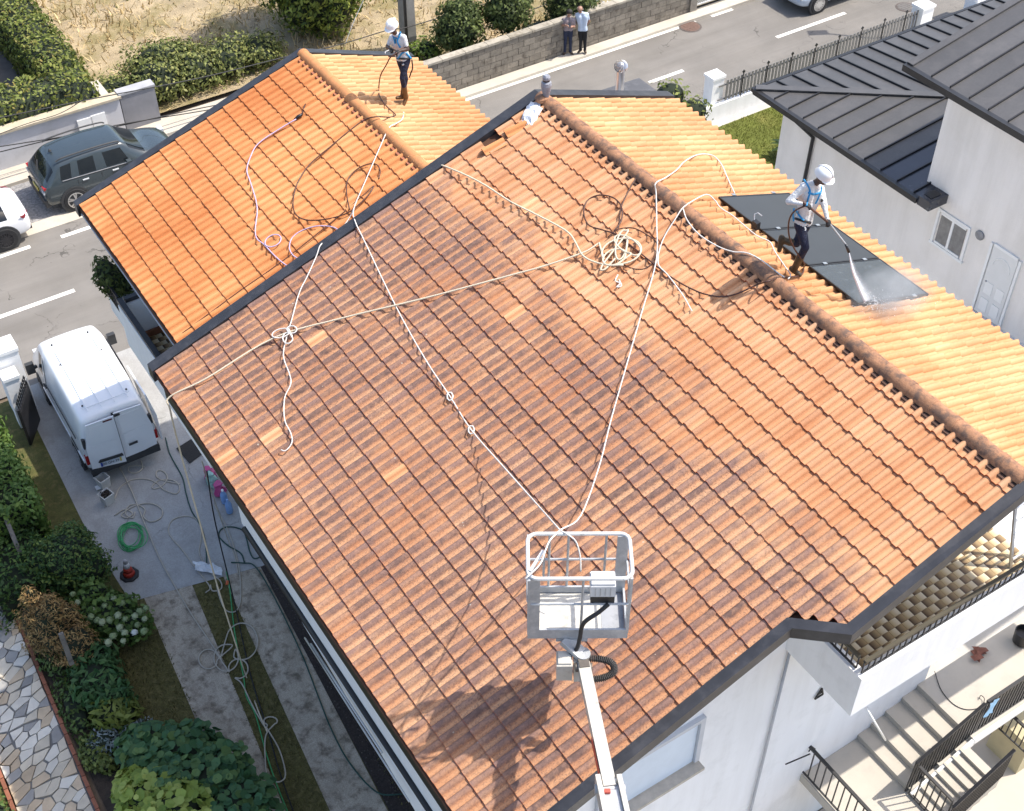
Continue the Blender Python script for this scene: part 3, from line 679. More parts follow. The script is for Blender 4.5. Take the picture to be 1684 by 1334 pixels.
# small things about the stairs
mb = MB(); mb.tube([gy(1425, 1165, by0+.1), gy(1456, 1217, by0+.1)], .016, 8)
tag(mb.build('drain_spout', WHITEP, smooth=True), 'white drain spout poking out under the front balcony', 'pipe')
mb = MB()
w = [gz(*q, zu+dz) for q, dz in (((1537, 1104), .02), ((1548, 1135), .012), ((1568, 1158), .012), ((1590, 1167), .012), ((1612, 1163), .02), ((1619, 1150), .05), ((1613, 1144), .05), ((1610, 1150), .02))]
mb.tube(spline(w), .007, 6); tag(mb.build('cable', DARKP, smooth=True), 'thin dark cable lying across the sunny upper landing', 'cable')
cl = mat('brown_cloth', (.19, .075, .05), .9, .3, 20)
p = gz(1608, 1077, zu+.01); mb = MB(); r2 = random.Random(2)
for k in range(6):
    a = Vector((r2.uniform(-.10, .10), r2.uniform(-.06, .06), .012+.010*k)); d = Vector((r2.uniform(.06, .13), r2.uniform(-.08, .08), 0))
    mb.grid([[p+a-d+Vector((0, -.05, -.008)), p+a-d+Vector((0, .05, .01))], [p+a+Vector((0, -.06, .022)), p+a+Vector((.02, .05, .02))], [p+a+d+Vector((0, -.04, 0)), p+a+d+Vector((.02, .045, -.01))]])
tag(mb.build('floor_cloth', cl, smooth=True), 'crumpled brown cloth lying on the shaded upper landing', 'cloth')
p = gz(1678, 1056, zu+.002); mb = MB(); mb.lathe(p, [(.10, 0), (.14, .03), (.155, .2), (.16, .3), (.145, .30), (.13, .2)], 16)
tag(mb.build('flower_pot', DARKP, smooth=True, autosmooth=40), 'black round pot on the upper landing at the right edge', 'pot')
a = gy(1636, 1152, RY-.05); mb = MB(); q = []
for i in range(7):
    q.append([a+Vector((j*.05-.10+.02*math.sin(i), -.012*math.sin(j*2.1+i*.8), -.07*i)) for j in range(5)])
mb.grid(q); tag(mb.build('hanging_cloth', mat('blue_cloth', (.34, .56, .76), .9, .12, 8), smooth=True), 'light blue cloth hanging over the slatted stair railing', 'cloth')
p = gz(1629, 1200, .04); mb = MB(); mb.ball(p+Vector((0, 0, .05)), .05, 8, (1.2, .8, 1)); mb.bar(p, p+Vector((.14, .03, .04)), .02); mb.bar(p+Vector((-.04, .05, .03)), p+Vector((.03, .12, .05)), .02)
tag(mb.build('garden_toy', mat('red_plastic', (.55, .06, .04), .45, .1, 5), smooth=False), 'small red plastic object on the patio beside the slatted railing', 'toy')
tr = MB(); p = gy(1340, 1150, -8.43)
for a, b in (((0, 0, 0), (.16, 0, .0)), ((0, 0, 0), (.10, 0, .2)), ((.16, 0, 0), (.10, 0, .2)), ((.05, 0, .08), (.13, 0, .10))): tr.bar(p+Vector(a), p+Vector(b), .022)
tag(tr.build('wall_bracket', DARKP), 'small black triangular bracket on the white front wall under the balcony', 'bracket')
mb = MB(); a, b = gy(1292, 1257, -8.46), gy(1332, 1240, -8.7); mb.tube([a, b], .012, 6); c = gy(1330, 1236, -8.6); mb.tube([c, c+Vector((.05, 0, .1)), c+Vector((.1, -.03, .02))], .012, 6)
tag(mb.build('wall_stay', DARKP), 'black metal stay rod sticking out of the front wall by the landing', 'rod')
# ladder leaning at the back of the front balcony
lb_ = gz(1676, 925, bzb+.2); LD = thing('ladder', 'silver ladder standing on the chequered balcony at the right edge', 'ladder', lb_); ALU = mat('aluminium', (.55, .56, .57), .35, .08, 6, metal=.9)
for dx in (-.18, .18):
    mb = MB(); mb.bar(lb_+Vector((dx, 0, 0)), lb_+Vector((dx, .3, 1.2)), .05, .03); mb.build('stile', ALU, LD, world=True)
for k in range(5):
    f = (k+.6)/5.4; mb = MB(); mb.bar(lb_+Vector((-.155, .3*f, 1.2*f)), lb_+Vector((.155, .3*f, 1.2*f)), .03); mb.build('rung', ALU, LD, world=True)

# ------------------------------------------------------------------ back house
BH = thing('house', 'back white house under the cleaner bright orange roof, beside the street', 'house', (5.0, 2.5, 0.0))
mb = MB(); sec = [(1.35, 3.9), (7.0, 3.9), (7.0, zbr(7.0)-.12), (BXR, BZR-.14), (1.35, zbl(1.35)-.12)]
mb.extrude([(x, 4.78, z) for x, z in sec], (0, -4.58, 0)); mb.build('wall', WALLW, BH, world=True)
mb = MB(); mb.box((5.1, 2.49, 1.95), (3.8, 4.58, 3.9)); mb.build('ground_floor_wall', WALLW, BH, world=True)
mb = MB(); pts = [(BXE-.02, zbl(BXE-.02)-.035), (BXR, BZR-.035), (BXRE, zbr(BXRE)-.035), (BXRE, zbr(BXRE)-.10), (BXR, BZR-.10), (BXE-.02, zbl(BXE-.02)-.10)]
mb.extrude([(x, 4.96, z) for x, z in pts], (0, -4.75, 0)); mb.build('roof_deck', UNDER, BH, world=True)
nB = int((BXRE-BXR)/math.cos(BSL)/EXP)+1
lay_tiles(BH, [dict(o=(BXE, BYB-.004, BZE), up=(math.cos(BSL), 0, math.sin(BSL)), ac=(0, -1, 0), rows=15, cols=lambda i: range(28), single=TM_F1, many=TM_FS, length=(BXR-BXE)/math.cos(BSL)+.02),
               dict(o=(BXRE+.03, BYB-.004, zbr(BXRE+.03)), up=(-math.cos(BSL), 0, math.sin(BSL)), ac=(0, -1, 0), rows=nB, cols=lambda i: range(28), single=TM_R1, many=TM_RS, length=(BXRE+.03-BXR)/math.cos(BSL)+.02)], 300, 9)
ridge_caps(BH, (BXR, 4.97, BZR+.005), (BXR, 0.2, BZR+.005), 13, 0.100, CAPF)
mb = MB(); mb.bar((BXR-.03, 4.93, BZR-.03), (BXR-.03, .22, BZR-.03), .26, .05); mb.build('ridge_mortar', mat('red_mortar', (0.34, 0.13, 0.07), 0.95, 0.2, 8, bmp=.5), BH, world=True)
mb = MB(); mb.bar((BXR+.085, 4.93, BZR-.022), (BXR+.085, .22, BZR-.022), .10, .05); mb.build('ridge_mortar', mat('pale_mortar', (0.56, 0.36, 0.19), 0.95, 0.1, 8, bmp=.3), BH, world=True)
mb = MB(); e = .06
sweep(mb, [((BXE-.07, BYB+.005, zbl(BXE-.07)+e), (BXE-.07, BYB+.17, zbl(BXE-.07)+e), .24), ((BXR, BYB+.005, BZR+e), (BXR, BYB+.17, BZR+e), .24), ((BXRE+.05, BYB+.005, zbr(BXRE+.05)+e), (BXRE+.05, BYB+.17, zbr(BXRE+.05)+e), .24)])
mb.build('edge_trim', BLACKM, BH, world=True)
mb = MB(); mb.box((BXE+.08, 2.6, zbl(BXE)-.17), (.12, 4.6, .16)); mb.build('eave_gutter', DARKP, BH, world=True)
mb = MB(); mb.cyl((BXE-.03, 4.9, zbl(BXE)-.12), (BXE-.03, .25, zbl(BXE)-.12), .012, 6); mb.build('eave_cable', GREYC, BH, world=True)
mb = MB(); mb.box((BXRE+.02, 2.6, zbr(BXRE)-.12), (.12, 4.7, .12)); mb.build('eave_gutter', DARKP, BH, world=True)
# its side balcony
mb = MB(); mb.box((.56, 1.95, 5.62), (.12, 3.7, .95)); mb.box((.9, 3.75, 5.62), (.56, .1, .95))
SBAL = mb.build('balcony', WALLW, BH, world=True)
mb = MB(); mb.box((.985, 2.45, 5.22), (.73, 4.66, .13)); mb.build('slab', WALLW, SBAL, world=True)
floor_tiles(SBAL, .63, .25, 6, 31, .112, 5.287)
mb = MB(); mb.box((.9, 3.64, 5.36), (.56, .05, .12)); mb.build('skirting', mat('brown_skirting', (.23, .085, .04), .6, .15, 6), SBAL, world=True)
mb = MB(); mb.box((.56, 1.95, 6.15), (.10, 3.8, .08)); mb.box((.9, 3.80, 6.15), (.53, .10, .08)); mb.build('rail', BLACKM, SBAL, world=True)
R_ = thing('planter_railing', 'small black railing round the plants at the far end of the side balcony', 'railing', (.6, 4.4, 5.6))
rail_run(R_, (.55, 4.75, 5.75), (1.3, 4.75, 5.75), .42, 7, .04, .018, .03); rail_run(R_, (.55, 3.9, 5.75), (.55, 4.7, 5.75), .42, 7, .04, .018, .03)
mb = MB(); mb.box((.95, 4.30, 5.52), (.76, .86, .46)); tag(mb.build('planter_box', WALLW), 'white planter box at the far end of the side balcony', 'planter')
bush('balcony_shrub', 'green potted shrub growing at the far end of the side balcony', 'shrub', (.62, 4.55, 5.65), [((0, 0, .55), (.26, .34, .45)), ((.2, .05, .3), (.3, .3, .35))], 900, .11,
     [leafmat('shrub_leaf_a', (.02, .04, .012), (.09, .12, .03)), leafmat('shrub_leaf_b', (.03, .06, .015), (.14, .17, .04))], 41, trunk=(.03, .3, .12))

# ------------------------------------------------------------------ right-hand house with standing-seam roofs
SEAM = mat('dark_seam_metal', (.088, .085, .084), .46, .10, 1.2, (.115, .108, .104), 2.5, .5, .8, .04, 30, metal=0.0, spec=.5, rnd=.22, fine=.12, fscale=18)
SEAMW = mat('wet_seam_metal', (.028, .032, .045), .22, .15, 2, (.16, .18, .20), 3.4, .64, .78, .04, 30, spec=.6)
STUCCO = mat('grey_white_stucco', (.84, .80, .76), .9, .04, .7, (.74, .70, .65), 1.1, .5, .85, .35, 40, fine=.06, streak=(1.6, 1.6, 0.16, 1.4, 0.10))
RHH = thing('house', 'pale stucco house with dark standing seam metal roofs on the right', 'house', (19, 0, 0))
zE, zU = 4.74, 7.42; tl, tu = .105, .20
exl, eyl = 16.5, 4.85
# walls
mb = MB(); mb.box((20.5, 2.1, 2.32), (7.0, 4.5, 4.64)); mb.build('wall', STUCCO, RHH, world=True)
mb = MB(); mb.box((21.5, -4.15, 3.68), (9.0, 8.0, 7.36)); mb.build('wall', STUCCO, RHH, world=True)
# lower roof: left slope (rises to +x) and street slope (rises to -y), panels between seams
def zlow_l(x): return zE+tl*(x-exl)
def zlow_s(y): return zE+tl*(eyl-y)
mbd = MB(); D = 6.2
mbd.face([(exl, eyl, zE-.03), (exl, -.42, zE-.03), (exl+D, -.42, zlow_l(exl+D)-.03), (exl+D, eyl-D, zlow_l(exl+D)-.03)])
mbd.face([(exl, eyl, zE-.03), (exl+D, eyl-D, zlow_s(eyl-D)-.03), (exl+13, eyl-D, zlow_s(eyl-D)-.03), (exl+13, eyl, zE-.03)])
mbd.build('roof_deck', SEAM, RHH, world=True)
def panel(pts, m=SEAM, nm='roof_panel'):
    mb = MB(); mb.extrude(pts, (0, 0, .022)); return mb.build(nm, m, RHH, world=True)
def seam(a, b, m=DARKP):
    mb = MB(); mb.bar(Vector(a)+Vector((0, 0, .03)), Vector(b)+Vector((0, 0, .03)), .028, .055); mb.build('roof_seam', m, RHH, world=True)
SP = .50; y = eyl-.10; k = 0
while y > -.40:
    y2 = max(y-SP, -.42)
    def top(yy): return min(exl+(eyl-yy), exl+4.6)
    panel([(exl, y-.006, zE-.008), (exl, y2+.006, zE-.008), (top(y2), y2+.006, zlow_l(top(y2))-.008), (top(y), y-.006, zlow_l(top(y))-.008)], SEAMW if y < 1.25 else SEAM)
    if y2 > -.4: seam((exl+.02, y2, zE), (top(y2)-.06, y2, zlow_l(top(y2)-.06)))
    y = y2
x = exl+.10
while x < exl+11:
    x2 = x+SP
    def bot(xx): return eyl-min(xx-exl, 5.2)
    panel([(x+.006, eyl, zE-.008), (x+.006, bot(x), zlow_s(bot(x))-.008), (x2-.006, bot(x2), zlow_s(bot(x2))-.008), (x2-.006, eyl, zE-.008)])
    seam((x2, eyl-.02, zE), (x2, bot(x2)+.08, zlow_s(bot(x2)+.08)))
    x = x2
mb = MB(); mb.bar((exl-.02, eyl+.02, zE+.045), (exl+5.2, eyl-5.2, zlow_l(exl+5.2)+.05), .20, .03); mb.build('hip_cap', SEAM, RHH, world=True)
mb = MB(); mb.box((exl-.05, (eyl-.42)/2, zE-.05), (.11, eyl+.46, .13)); mb.build('gutter', DARKP, RHH, world=True)
mb = MB(); mb.box((exl+6.4, eyl+.05, zE-.03), (13, .08, .10)); mb.build('gutter', DARKP, RHH, world=True)
# boxed end of the lower eave against the tall wall
mb = MB(); mb.box((16.72, -.61, zE-.03), (.55, .34, .22)); bx = mb.build('eave_box', SEAMW, RHH, world=True)
mb = MB(); mb.box((16.72, -.59, zE+.086), (.30, .20, .012)); mb.build('box_lid', DARKP, bx, world=True)
# upper roof
ux0, uy1 = 16.45, .60
mb = MB(); mb.face([(ux0, uy1, zU-.03), (ux0, -9, zU-.03), (ux0+8, -9, zU+tu*8-.03), (ux0+8, uy1, zU+tu*8-.03)]); mb.build('roof_deck', SEAM, RHH, world=True)
y = uy1-.12
while y > -6:
    y2 = y-SP
    panel([(ux0, y-.006, zU-.008), (ux0, y2+.006, zU-.008), (ux0+8, y2+.006, zU+tu*8-.008), (ux0+8, y-.006, zU+tu*8-.008)])
    seam((ux0+.02, y2, zU), (ux0+8, y2, zU+tu*8)); y = y2
mb = MB(); mb.bar((ux0, uy1-.04, zU+.03), (ux0+8, uy1-.04, zU+tu*8+.03), .16, .05); mb.build('verge_cap', SEAM, RHH, world=True)
mb = MB(); mb.box((ux0-.05, -4.2, zU-.05), (.12, 9.7, .14)); mb.build('gutter', DARKP, RHH, world=True)
# downpipe
mb = MB(); a = gx(1309, 196, 16.55); mb.tube([a+Vector((0, 0, .1)), a+Vector((0, 0, -.05)), gx(1337, 226, 16.94), gx(1320, 310, 16.94), Vector((16.94, gx(1320, 310, 16.94).y, 0))], .045, 8)
mb.build('downpipe', DARKP, RHH, smooth=True, world=True)
# window, door, lamp on the tall wall
WF = mat('white_frame', (.80, .80, .79), .4, .03, 4)
y0, y1, z0, z1 = -.70, -1.50, 3.56, 4.36
mb = MB()
for c, s in (((16.985, (y0+y1)/2, z1+.03), (.05, .9, .06)), ((16.985, (y0+y1)/2, z0-.03), (.07, .96, .06)), ((16.985, y0+.03, (z0+z1)/2), (.05, .06, .8)), ((16.985, y1-.03, (z0+z1)/2), (.05, .06, .8)), ((16.985, (y0+y1)/2, (z0+z1)/2), (.05, .06, .8))): mb.box(c, s)
WN = mb.build('window', WF, RHH, world=True)
for yy in ((y0+(y0+y1)/2-.03)/2, (y1+(y0+y1)/2+.03)/2):
    mb = MB(); mb.box((16.99, yy, (z0+z1)/2), (.014, .335, .78)); mb.build('pane', mat('frosted_pane', (.20, .195, .19), .25, .25, 6), WN, world=True)
    for c, s in (((16.978, yy, z1-.03), (.03, .335, .05)), ((16.978, yy, z0+.03), (.03, .335, .05))): mb = MB(); mb.box(c, s); mb.build('sash', WF, WN, world=True)
mb = MB(); y0, y1 = -2.19, -2.87; z0, z1 = 2.66, 4.40
for c, s in (((16.98, y0+.04, 3.53), (.06, .06, 1.8)), ((16.98, y1-.04, 3.53), (.06, .06, 1.8)), ((16.98, (y0+y1)/2, 4.43), (.06, .64, .06))): mb.box(c, s)
FRM = mb.build('door_frame', WF, RHH, world=True)
mb = MB(); mb.box((16.985, (y0+y1)/2, 3.53), (.03, y0-y1-.03, 1.74)); DO = mb.build('door', mat('white_door', (.70, .70, .69), .5, .03, 4), RHH, world=True)
for yy in (-2.38, -2.68):
    for zz, h in ((2.92, .32), (3.36, .30)):
        mb = MB(); mb.box((16.966, yy, zz), (.014, .2, h)); mb.build('door_panel', WF, DO, world=True)
mb = MB(); yc = (y0+y1)/2; mb.tube([(16.966, yc+.22*math.cos(math.pi*k/10), 3.98+.24*math.sin(math.pi*k/10)) for k in range(11)], .012, 6); mb.build('door_moulding', WF, DO, world=True)
mb = MB(); mb.ball((16.955, y0-.09, 3.5), .022, 8); mb.build('door_knob', mat('dull_steel', (.35, .35, .36), .3, .1, 5, metal=1), DO, world=True)
mb = MB(); mb.lathe((16.99, -1.80, 4.40), [(.11, 0), (.11, .03), (.085, .045), (.075, .04), (.05, .055), (.01, .06)], 18, (-1, 0, 0)); mb.build('wall_light', mat('grey_lamp', (.24, .24, .25), .5, .2, 9), RHH, smooth=True, world=True)
# outside landing with railing below the door
mb = MB(); mb.box((16.3, -4.2, 2.55), (1.4, 4.2, .16)); mb.build('landing', STUCCO, RHH, world=True)
R_ = thing('landing_railing', 'grey metal railing below the door of the stucco house', 'railing', (15.9, -3.5, 2.63))
rail_run(R_, (15.7, -3.05, 2.63), (15.7, -5.2, 2.63), .85, 14, .07, .03, .05, m=mat('grey_rail', (.12, .12, .13), .5, .1, 5))
# planter pillar, stones and palm by the lawn
p = Vector((20.13, 6.52, 0)); mb = MB()
for c, s in (((0, -.26, .6), (.52, .06, 1.2)), ((0, .26, .6), (.52, .06, 1.2)), ((-.23, 0, .6), (.06, .46, 1.2)), ((.23, 0, .6), (.06, .46, 1.2))): mb.box(p+Vector(c), s)
tag(mb.build('planter_column', WALLW), 'tall white square planter column beside the downpipe and lawn', 'planter')
sg = MB(); r2 = random.Random(5)
for k in range(150):
    c = Vector((r2.uniform(19.2, 20.6), r2.uniform(6.0, 6.6), .02)); s = r2.uniform(.02, .06); sg.ball(c, s, 6, (1, r2.uniform(.7, 1), .6))
o = sg.build('white_stones', mat('white_stone', (.5, .49, .47), .8, .25, 30)); o['kind'] = 'stuff'
t = thing('cycad', 'small dark green palm-like cycad on the lawn by the white planter column', 'plant', (20.55, 7.25, 0)); L1 = leafmat('cycad_leaf', (.02, .045, .012), (.06, .09, .025))
cp = Vector((20.55, 7.25, .08)); mb = MB(); mb.lathe(cp+Vector((0, 0, -.08)), [(.09, 0), (.11, .1), (.08, .25), (.02, .28)], 10); mb.build('stem', BARK, t, world=True)
for k in range(16):
    a = k*2.4; mb = MB(); el = .35+.5*((k*7) % 10)/10; P = []
    for i in range(7):
        f = i/6; r = .62*f; P.append(cp+Vector((math.cos(a)*r, math.sin(a)*r, .25+el*f*.7-.65*f*f*.6)))
    for i in range(6):
        sd = Vector((-math.sin(a), math.cos(a), 0))*(.09*math.sin(math.pi*(i+.6)/6.6)); sd2 = Vector((-math.sin(a), math.cos(a), 0))*(.09*math.sin(math.pi*(i+1.6)/6.6)*(i < 5))
        mb.face([P[i]-sd, P[i]+sd, P[i+1]+sd2, P[i+1]-sd2], r=r2.random())
    mb.build('frond', L1, t, world=True)

# ------------------------------------------------------------------ street fence on the right
FEN = thing('street_fence', 'grey slatted metal fence on a low white wall between white pillars, along the street', 'fence', (24, 9.95, 0))
FY = 9.98
mb = MB(); mb.box((25.6, FY, .28), (12.2, .16, .56)); mb.build('base_wall', WALLW, FEN, world=True)
FB = mat('grey_fence_metal', (.17, .165, .16), .5, .15, 5)
for zz in (.66, 1.12):
    mb = MB(); mb.box((24.1, FY, zz), (8.1, .03, .04)); mb.build('rail', FB, FEN, world=True)
me = None; x = 20.35
while x < 28.2:
    mb = MB(); mb.box((0, 0, .93), (.075, .02, .66))
    if me is None: o = mb.build('bar', FB, FEN); me = o.data
    else: o = bpy.data.objects.new('bar', me); COL.objects.link(o); o.parent = FEN
    o.location = Vector((x, FY-.026, 0))-FEN.location; x += .135
me = None
for x in [20.9+.94*i for i in range(8)]:
    mb = MB(); mb.bar((0, 0, .56), (0, 0, 1.34), .022)
    mb.box((0, 0, 1.38), (.085, .02, .085), Matrix.Rotation(math.pi/4, 3, 'Y'))
    if me is None: o = mb.build('post', DARKP, FEN); me = o.data
    else: o = bpy.data.objects.new('post', me); COL.objects.link(o); o.parent = FEN
    o.location = Vector((x, FY-.06, 0))-FEN.location
PILLARS = [(20.05, 10.2, 'white rendered gate pillar at the near end of the grey slatted fence', 1.35, .42), (28.3, 10.0, 'low white fence pillar seen just beyond the dark lower metal roof', 1.3, .5)]
for x, y, lb, h, w in PILLARS:
    t = thing('fence_pillar', lb, 'pillar', (x, y, 0), 0, 'white pillars of the street fence')
    mb = MB(); mb.box((x, y, h/2), (w, w*.9, h)); mb.build('shaft', WALLW, t, world=True); mb = MB(); mb.box((x, y, h+.04), (w+.06, w*.9+.06, .08)); mb.build('cap', WALLW, t, world=True)
x, y = 31.3, 10.3; t = thing('fence_pillar', 'white gate pillar with a wall box on it, at the top right by the metal roof', 'pillar', (x, y, 0), 0, 'white pillars of the street fence')
mb = MB(); mb.box((x, y, .8), (.6, .5, 1.6)); mb.build('shaft', WALLW, t, world=True)
mb = MB(); mb.box((x, y, 1.64), (.7, .6, .08)); mb.build('cap', WALLW, t, world=True)
mb = MB(); mb.box((x+.1, y-.28, 1.1), (.3, .06, .45)); mb.build('meter_box', mat('grey_box', (.45, .45, .46), .5, .1, 6), t, world=True)

# ------------------------------------------------------------------ concrete block wall across the street
BW = thing('block_wall', 'grey concrete block wall along the far side of the street', 'wall', (18, 15.6, 0))
BLK = mat('concrete_block', (.30, .265, .215), .95, .14, 4, (.14, .12, .095), 3.2, .52, .68, .5, 45, rnd=.28, fine=.25, fscale=35)
MOR = mat('block_mortar', (.16, .14, .11), .95, .2, 8)
mb = MB(); mb.box((17.95, 15.62, .60), (11.1, .14, 1.2)); mb.build('core', MOR, BW, world=True)
me = {}; r2 = random.Random(3)
for row in range(6):
    x = 12.4+(.205 if row % 2 else 0); n = 0
    while x < 23.4:
        w = min(.41, 23.45-x)
        k = round(w, 2)
        if k not in me:
            mb = MB(); mb.box((0, 0, 0), (w-.014, .20, .186)); o = mb.build('block', BLK, BW); me[k] = o.data
        else: o = bpy.data.objects.new('block', me[k]); COL.objects.link(o); o.parent = BW
        o.location = Vector((x+w/2, 15.605+r2.uniform(-.006, .006), .11+row*.2))-BW.location; x += w
for k in range(14):
    mb = MB(); mb.box((12.8+k*.80, 15.60, 1.235), (.785, .26, .07)); mb.build('coping', mat('wall_coping', (.40, .36, .29), .9, .15, 4, (.26, .23, .18), 5, bmp=.3, rnd=.15), BW, world=True)
t = thing('gate_post', 'grey concrete gate post at the right end of the block wall', 'post', (23.6, 15.6, 0))
mb = MB(); mb.box((23.6, 15.6, .72), (.28, .28, 1.44)); mb.build('post', mat('post_concrete', (.22, .2, .17), .95, .2, 5, bmp=.4), t, world=True)
G = thing('mesh_gate', 'white wire mesh gate right of the block wall at the top edge', 'gate', (25.3, 15.7, 0)); mw = mat('white_wire', (.6, .6, .58), .5, .05, 5)
mb = MB()
for a, b in (((23.8, 15.7, .12), (27, 15.7, .12)), ((23.8, 15.7, 1.3), (27, 15.7, 1.3)), ((23.8, 15.7, .12), (23.8, 15.7, 1.3)), ((27, 15.7, .12), (27, 15.7, 1.3))): mb.bar(a, b, .05)
mb.build('gate_frame', mw, G, world=True)
mb = MB()
for i in range(36):
    x = 23.8+i*.09
    mb.bar((x, 15.7, .12), (min(27, x+1.18), 15.7, .12+min(27-x, 1.18)), .014); mb.bar((x, 15.705, 1.3), (min(27, x+1.18), 15.705, 1.3-min(27-x, 1.18)), .014)
o = mb.build('mesh', mw, G, world=True); o['kind'] = 'stuff'
# manhole covers
def manhole(px, lab, m, rx=.33):
    p = gz(*px); t = thing('manhole_cover', lab, 'manhole cover', (p.x, p.y, 0.004))
    mb = MB(); mb.lathe(p, [(rx+.05, .004), (rx+.05, .010), (rx, .012)], 24); mb.build('ring', mat('manhole_ring', (.10, .08, .07), .8, .2, 9), t, world=True)
    mb = MB(); mb.lathe(p+Vector((0, 0, .004)), [(rx-.01, .0), (rx-.015, .012), (rx-.03, .013)], 24)
    for k in range(5): mb.box(p+Vector((0, -.2+.1*k, .020)), (.42, .03, .008))
    mb.build('lid', m, t, world=True)
manhole((1135, 44), 'rusty brown round manhole cover in the street beside the edge line', mat('rusty_iron', (.14, .085, .065), .85, .25, 14))
manhole((1489, 12), 'faint grey round manhole cover in the street beyond the lane dash', mat('grey_iron', (.13, .12, .11), .85, .2, 14), .28)
# dark canopy with flue behind the near house
CN = thing('canopy', 'dark grey flat canopy behind the ridge of the near roof', 'canopy', (9.6, 1.6, 0))
cz = 7.6; cpts = [gz(977, 152, cz), gz(1051, 128, cz), gz(1108, 170, cz), gz(1000, 180, cz)]
mb = MB(); mb.extrude([tuple(p) for p in cpts], (0, 0, -.08)); mb.build('roof_sheet', mat('slate_sheet', (.085, .085, .09), .6, .12, 3, (.12, .12, .125), 5), CN, world=True)
c0 = sum((p for p in cpts), Vector())/4
mb = MB(); mb.bar((c0.x, c0.y, cz-.08), (c0.x, c0.y, 0), .12); mb.build('post', DARKP, CN, world=True)
fb = gy(1018, 160, .62); ft = gy(1022, 116, .62)
FL = thing('flue_pipe', 'shiny steel flue pipe with a round spinning cowl behind the near ridge', 'chimney', (fb.x, .62, 0))
CH = mat('polished_steel', (.74, .72, .71), .30, .05, 5, metal=.75)
mb = MB(); mb.cyl((fb.x, .62, 6.0), (fb.x, .62, ft.z), .074, 20); mb.build('pipe', CH, FL, smooth=True, world=True, autosmooth=40)
mb = MB(); zc = ft.z+.08; mb.ball((fb.x, .62, zc), .085, 14); cw = mb.build('cowl', mat('cowl_metal', (.45, .45, .46), .4, .1, 5, metal=.6), FL, smooth=True, world=True)
for k in range(14):
    a = k*math.pi/7; mb = MB()
    P = [Vector((fb.x+.105*math.sin(f)*math.cos(a+.5*f), .62+.105*math.sin(f)*math.sin(a+.5*f), zc-.105*math.cos(f))) for f in [math.pi*(.12+.76*i/6) for i in range(7)]]
    mb.grid([[p, p+Vector((math.cos(a+1.6), math.sin(a+1.6), 0))*.022] for p in P]); mb.build('vane', CH, cw, world=True)
bush('creeper', 'light green climbing plant behind the far right corner of the near roof', 'plant', (gz(1100, 160, 5).x, gz(1100, 160, 5).y, 0), [((0, 0, 5.0), (.55, .4, .45)), ((.5, -.3, 4.6), (.5, .4, .4)), ((.2, 0, 2.6), (.4, .4, 2.6))], 900, .13,
     [leafmat('creeper_a', (.05, .08, .012), (.22, .26, .06)), leafmat('creeper_b', (.09, .12, .02), (.30, .32, .09))], 77, trunk=(.03, 3.5, .3))

# ------------------------------------------------------------------ left side: street wall, gate, hedges
GW = thing('garden_wall', 'long light grey rendered garden wall behind the parked cars, beige coping', 'wall', (-2, 18.75, 0))
mb = MB(); mb.box((-7.3, 18.92, .60), (25.0, .18, 1.20)); mb.build('wall', mat('pale_grey_render', (.50, .50, .52), .9, .05, .8, (.44, .44, .45), 2, bmp=.1), GW, world=True)
mb = MB(); mb.box((-7.3, 18.93, 1.23), (25.1, .36, .07)); mb.build('coping', mat('sand_coping', (.48, .41, .30), .9, .12, 4, bmp=.3), GW, world=True)
for px in ((141, 207), (163, 199)):
    p = gy(*px, 18.8); mb = MB(); mb.box((p.x, 18.80, p.z), (.42, .06, .46)); o = mb.build('meter_door', WHITEP, GW, world=True)
t = thing('gate_pillar', 'dark grey wall end pillar beyond the teal car', 'pillar', (5.7, 18.95, 0))
mb = MB(); mb.box((5.75, 18.98, .62), (1.05, .3, 1.24)); mb.build('shaft', mat('mid_grey_render', (.22, .22, .235), .9, .12, 2), t, world=True); mb = MB(); mb.box((5.75, 18.98, 1.27), (1.1, .36, .06)); mb.build('cap', mat('pale_grey_cap', (.36, .36, .37), .9, .1, 3), t, world=True)
p = gz(150, 168, 1.0); t = thing('mailbox', 'small black open box standing on the wall corner beside the hedge', 'box', (p.x, p.y, 0))
mb = MB(); mb.box((p.x, 19.6, .85), (.5, .4, .6)); mb.build('body', DARKP, t, world=True); mb = MB(); mb.box((p.x, 19.6, 1.17), (.56, .46, .04)); mb.build('lid', BLACKM, t, world=True); mb = MB(); mb.box((p.x+.38, 19.6, .62), (.22, .9, 1.24)); mb.build('kerb', PAVE, t, world=True)
HG = [leafmat('hedge_a', (.05, .075, .014), (.20, .24, .045)), leafmat('hedge_b', (.06, .09, .018), (.26, .29, .06)), leafmat('hedge_c', (.09, .115, .025), (.33, .34, .085), (.30, .22, .06))]
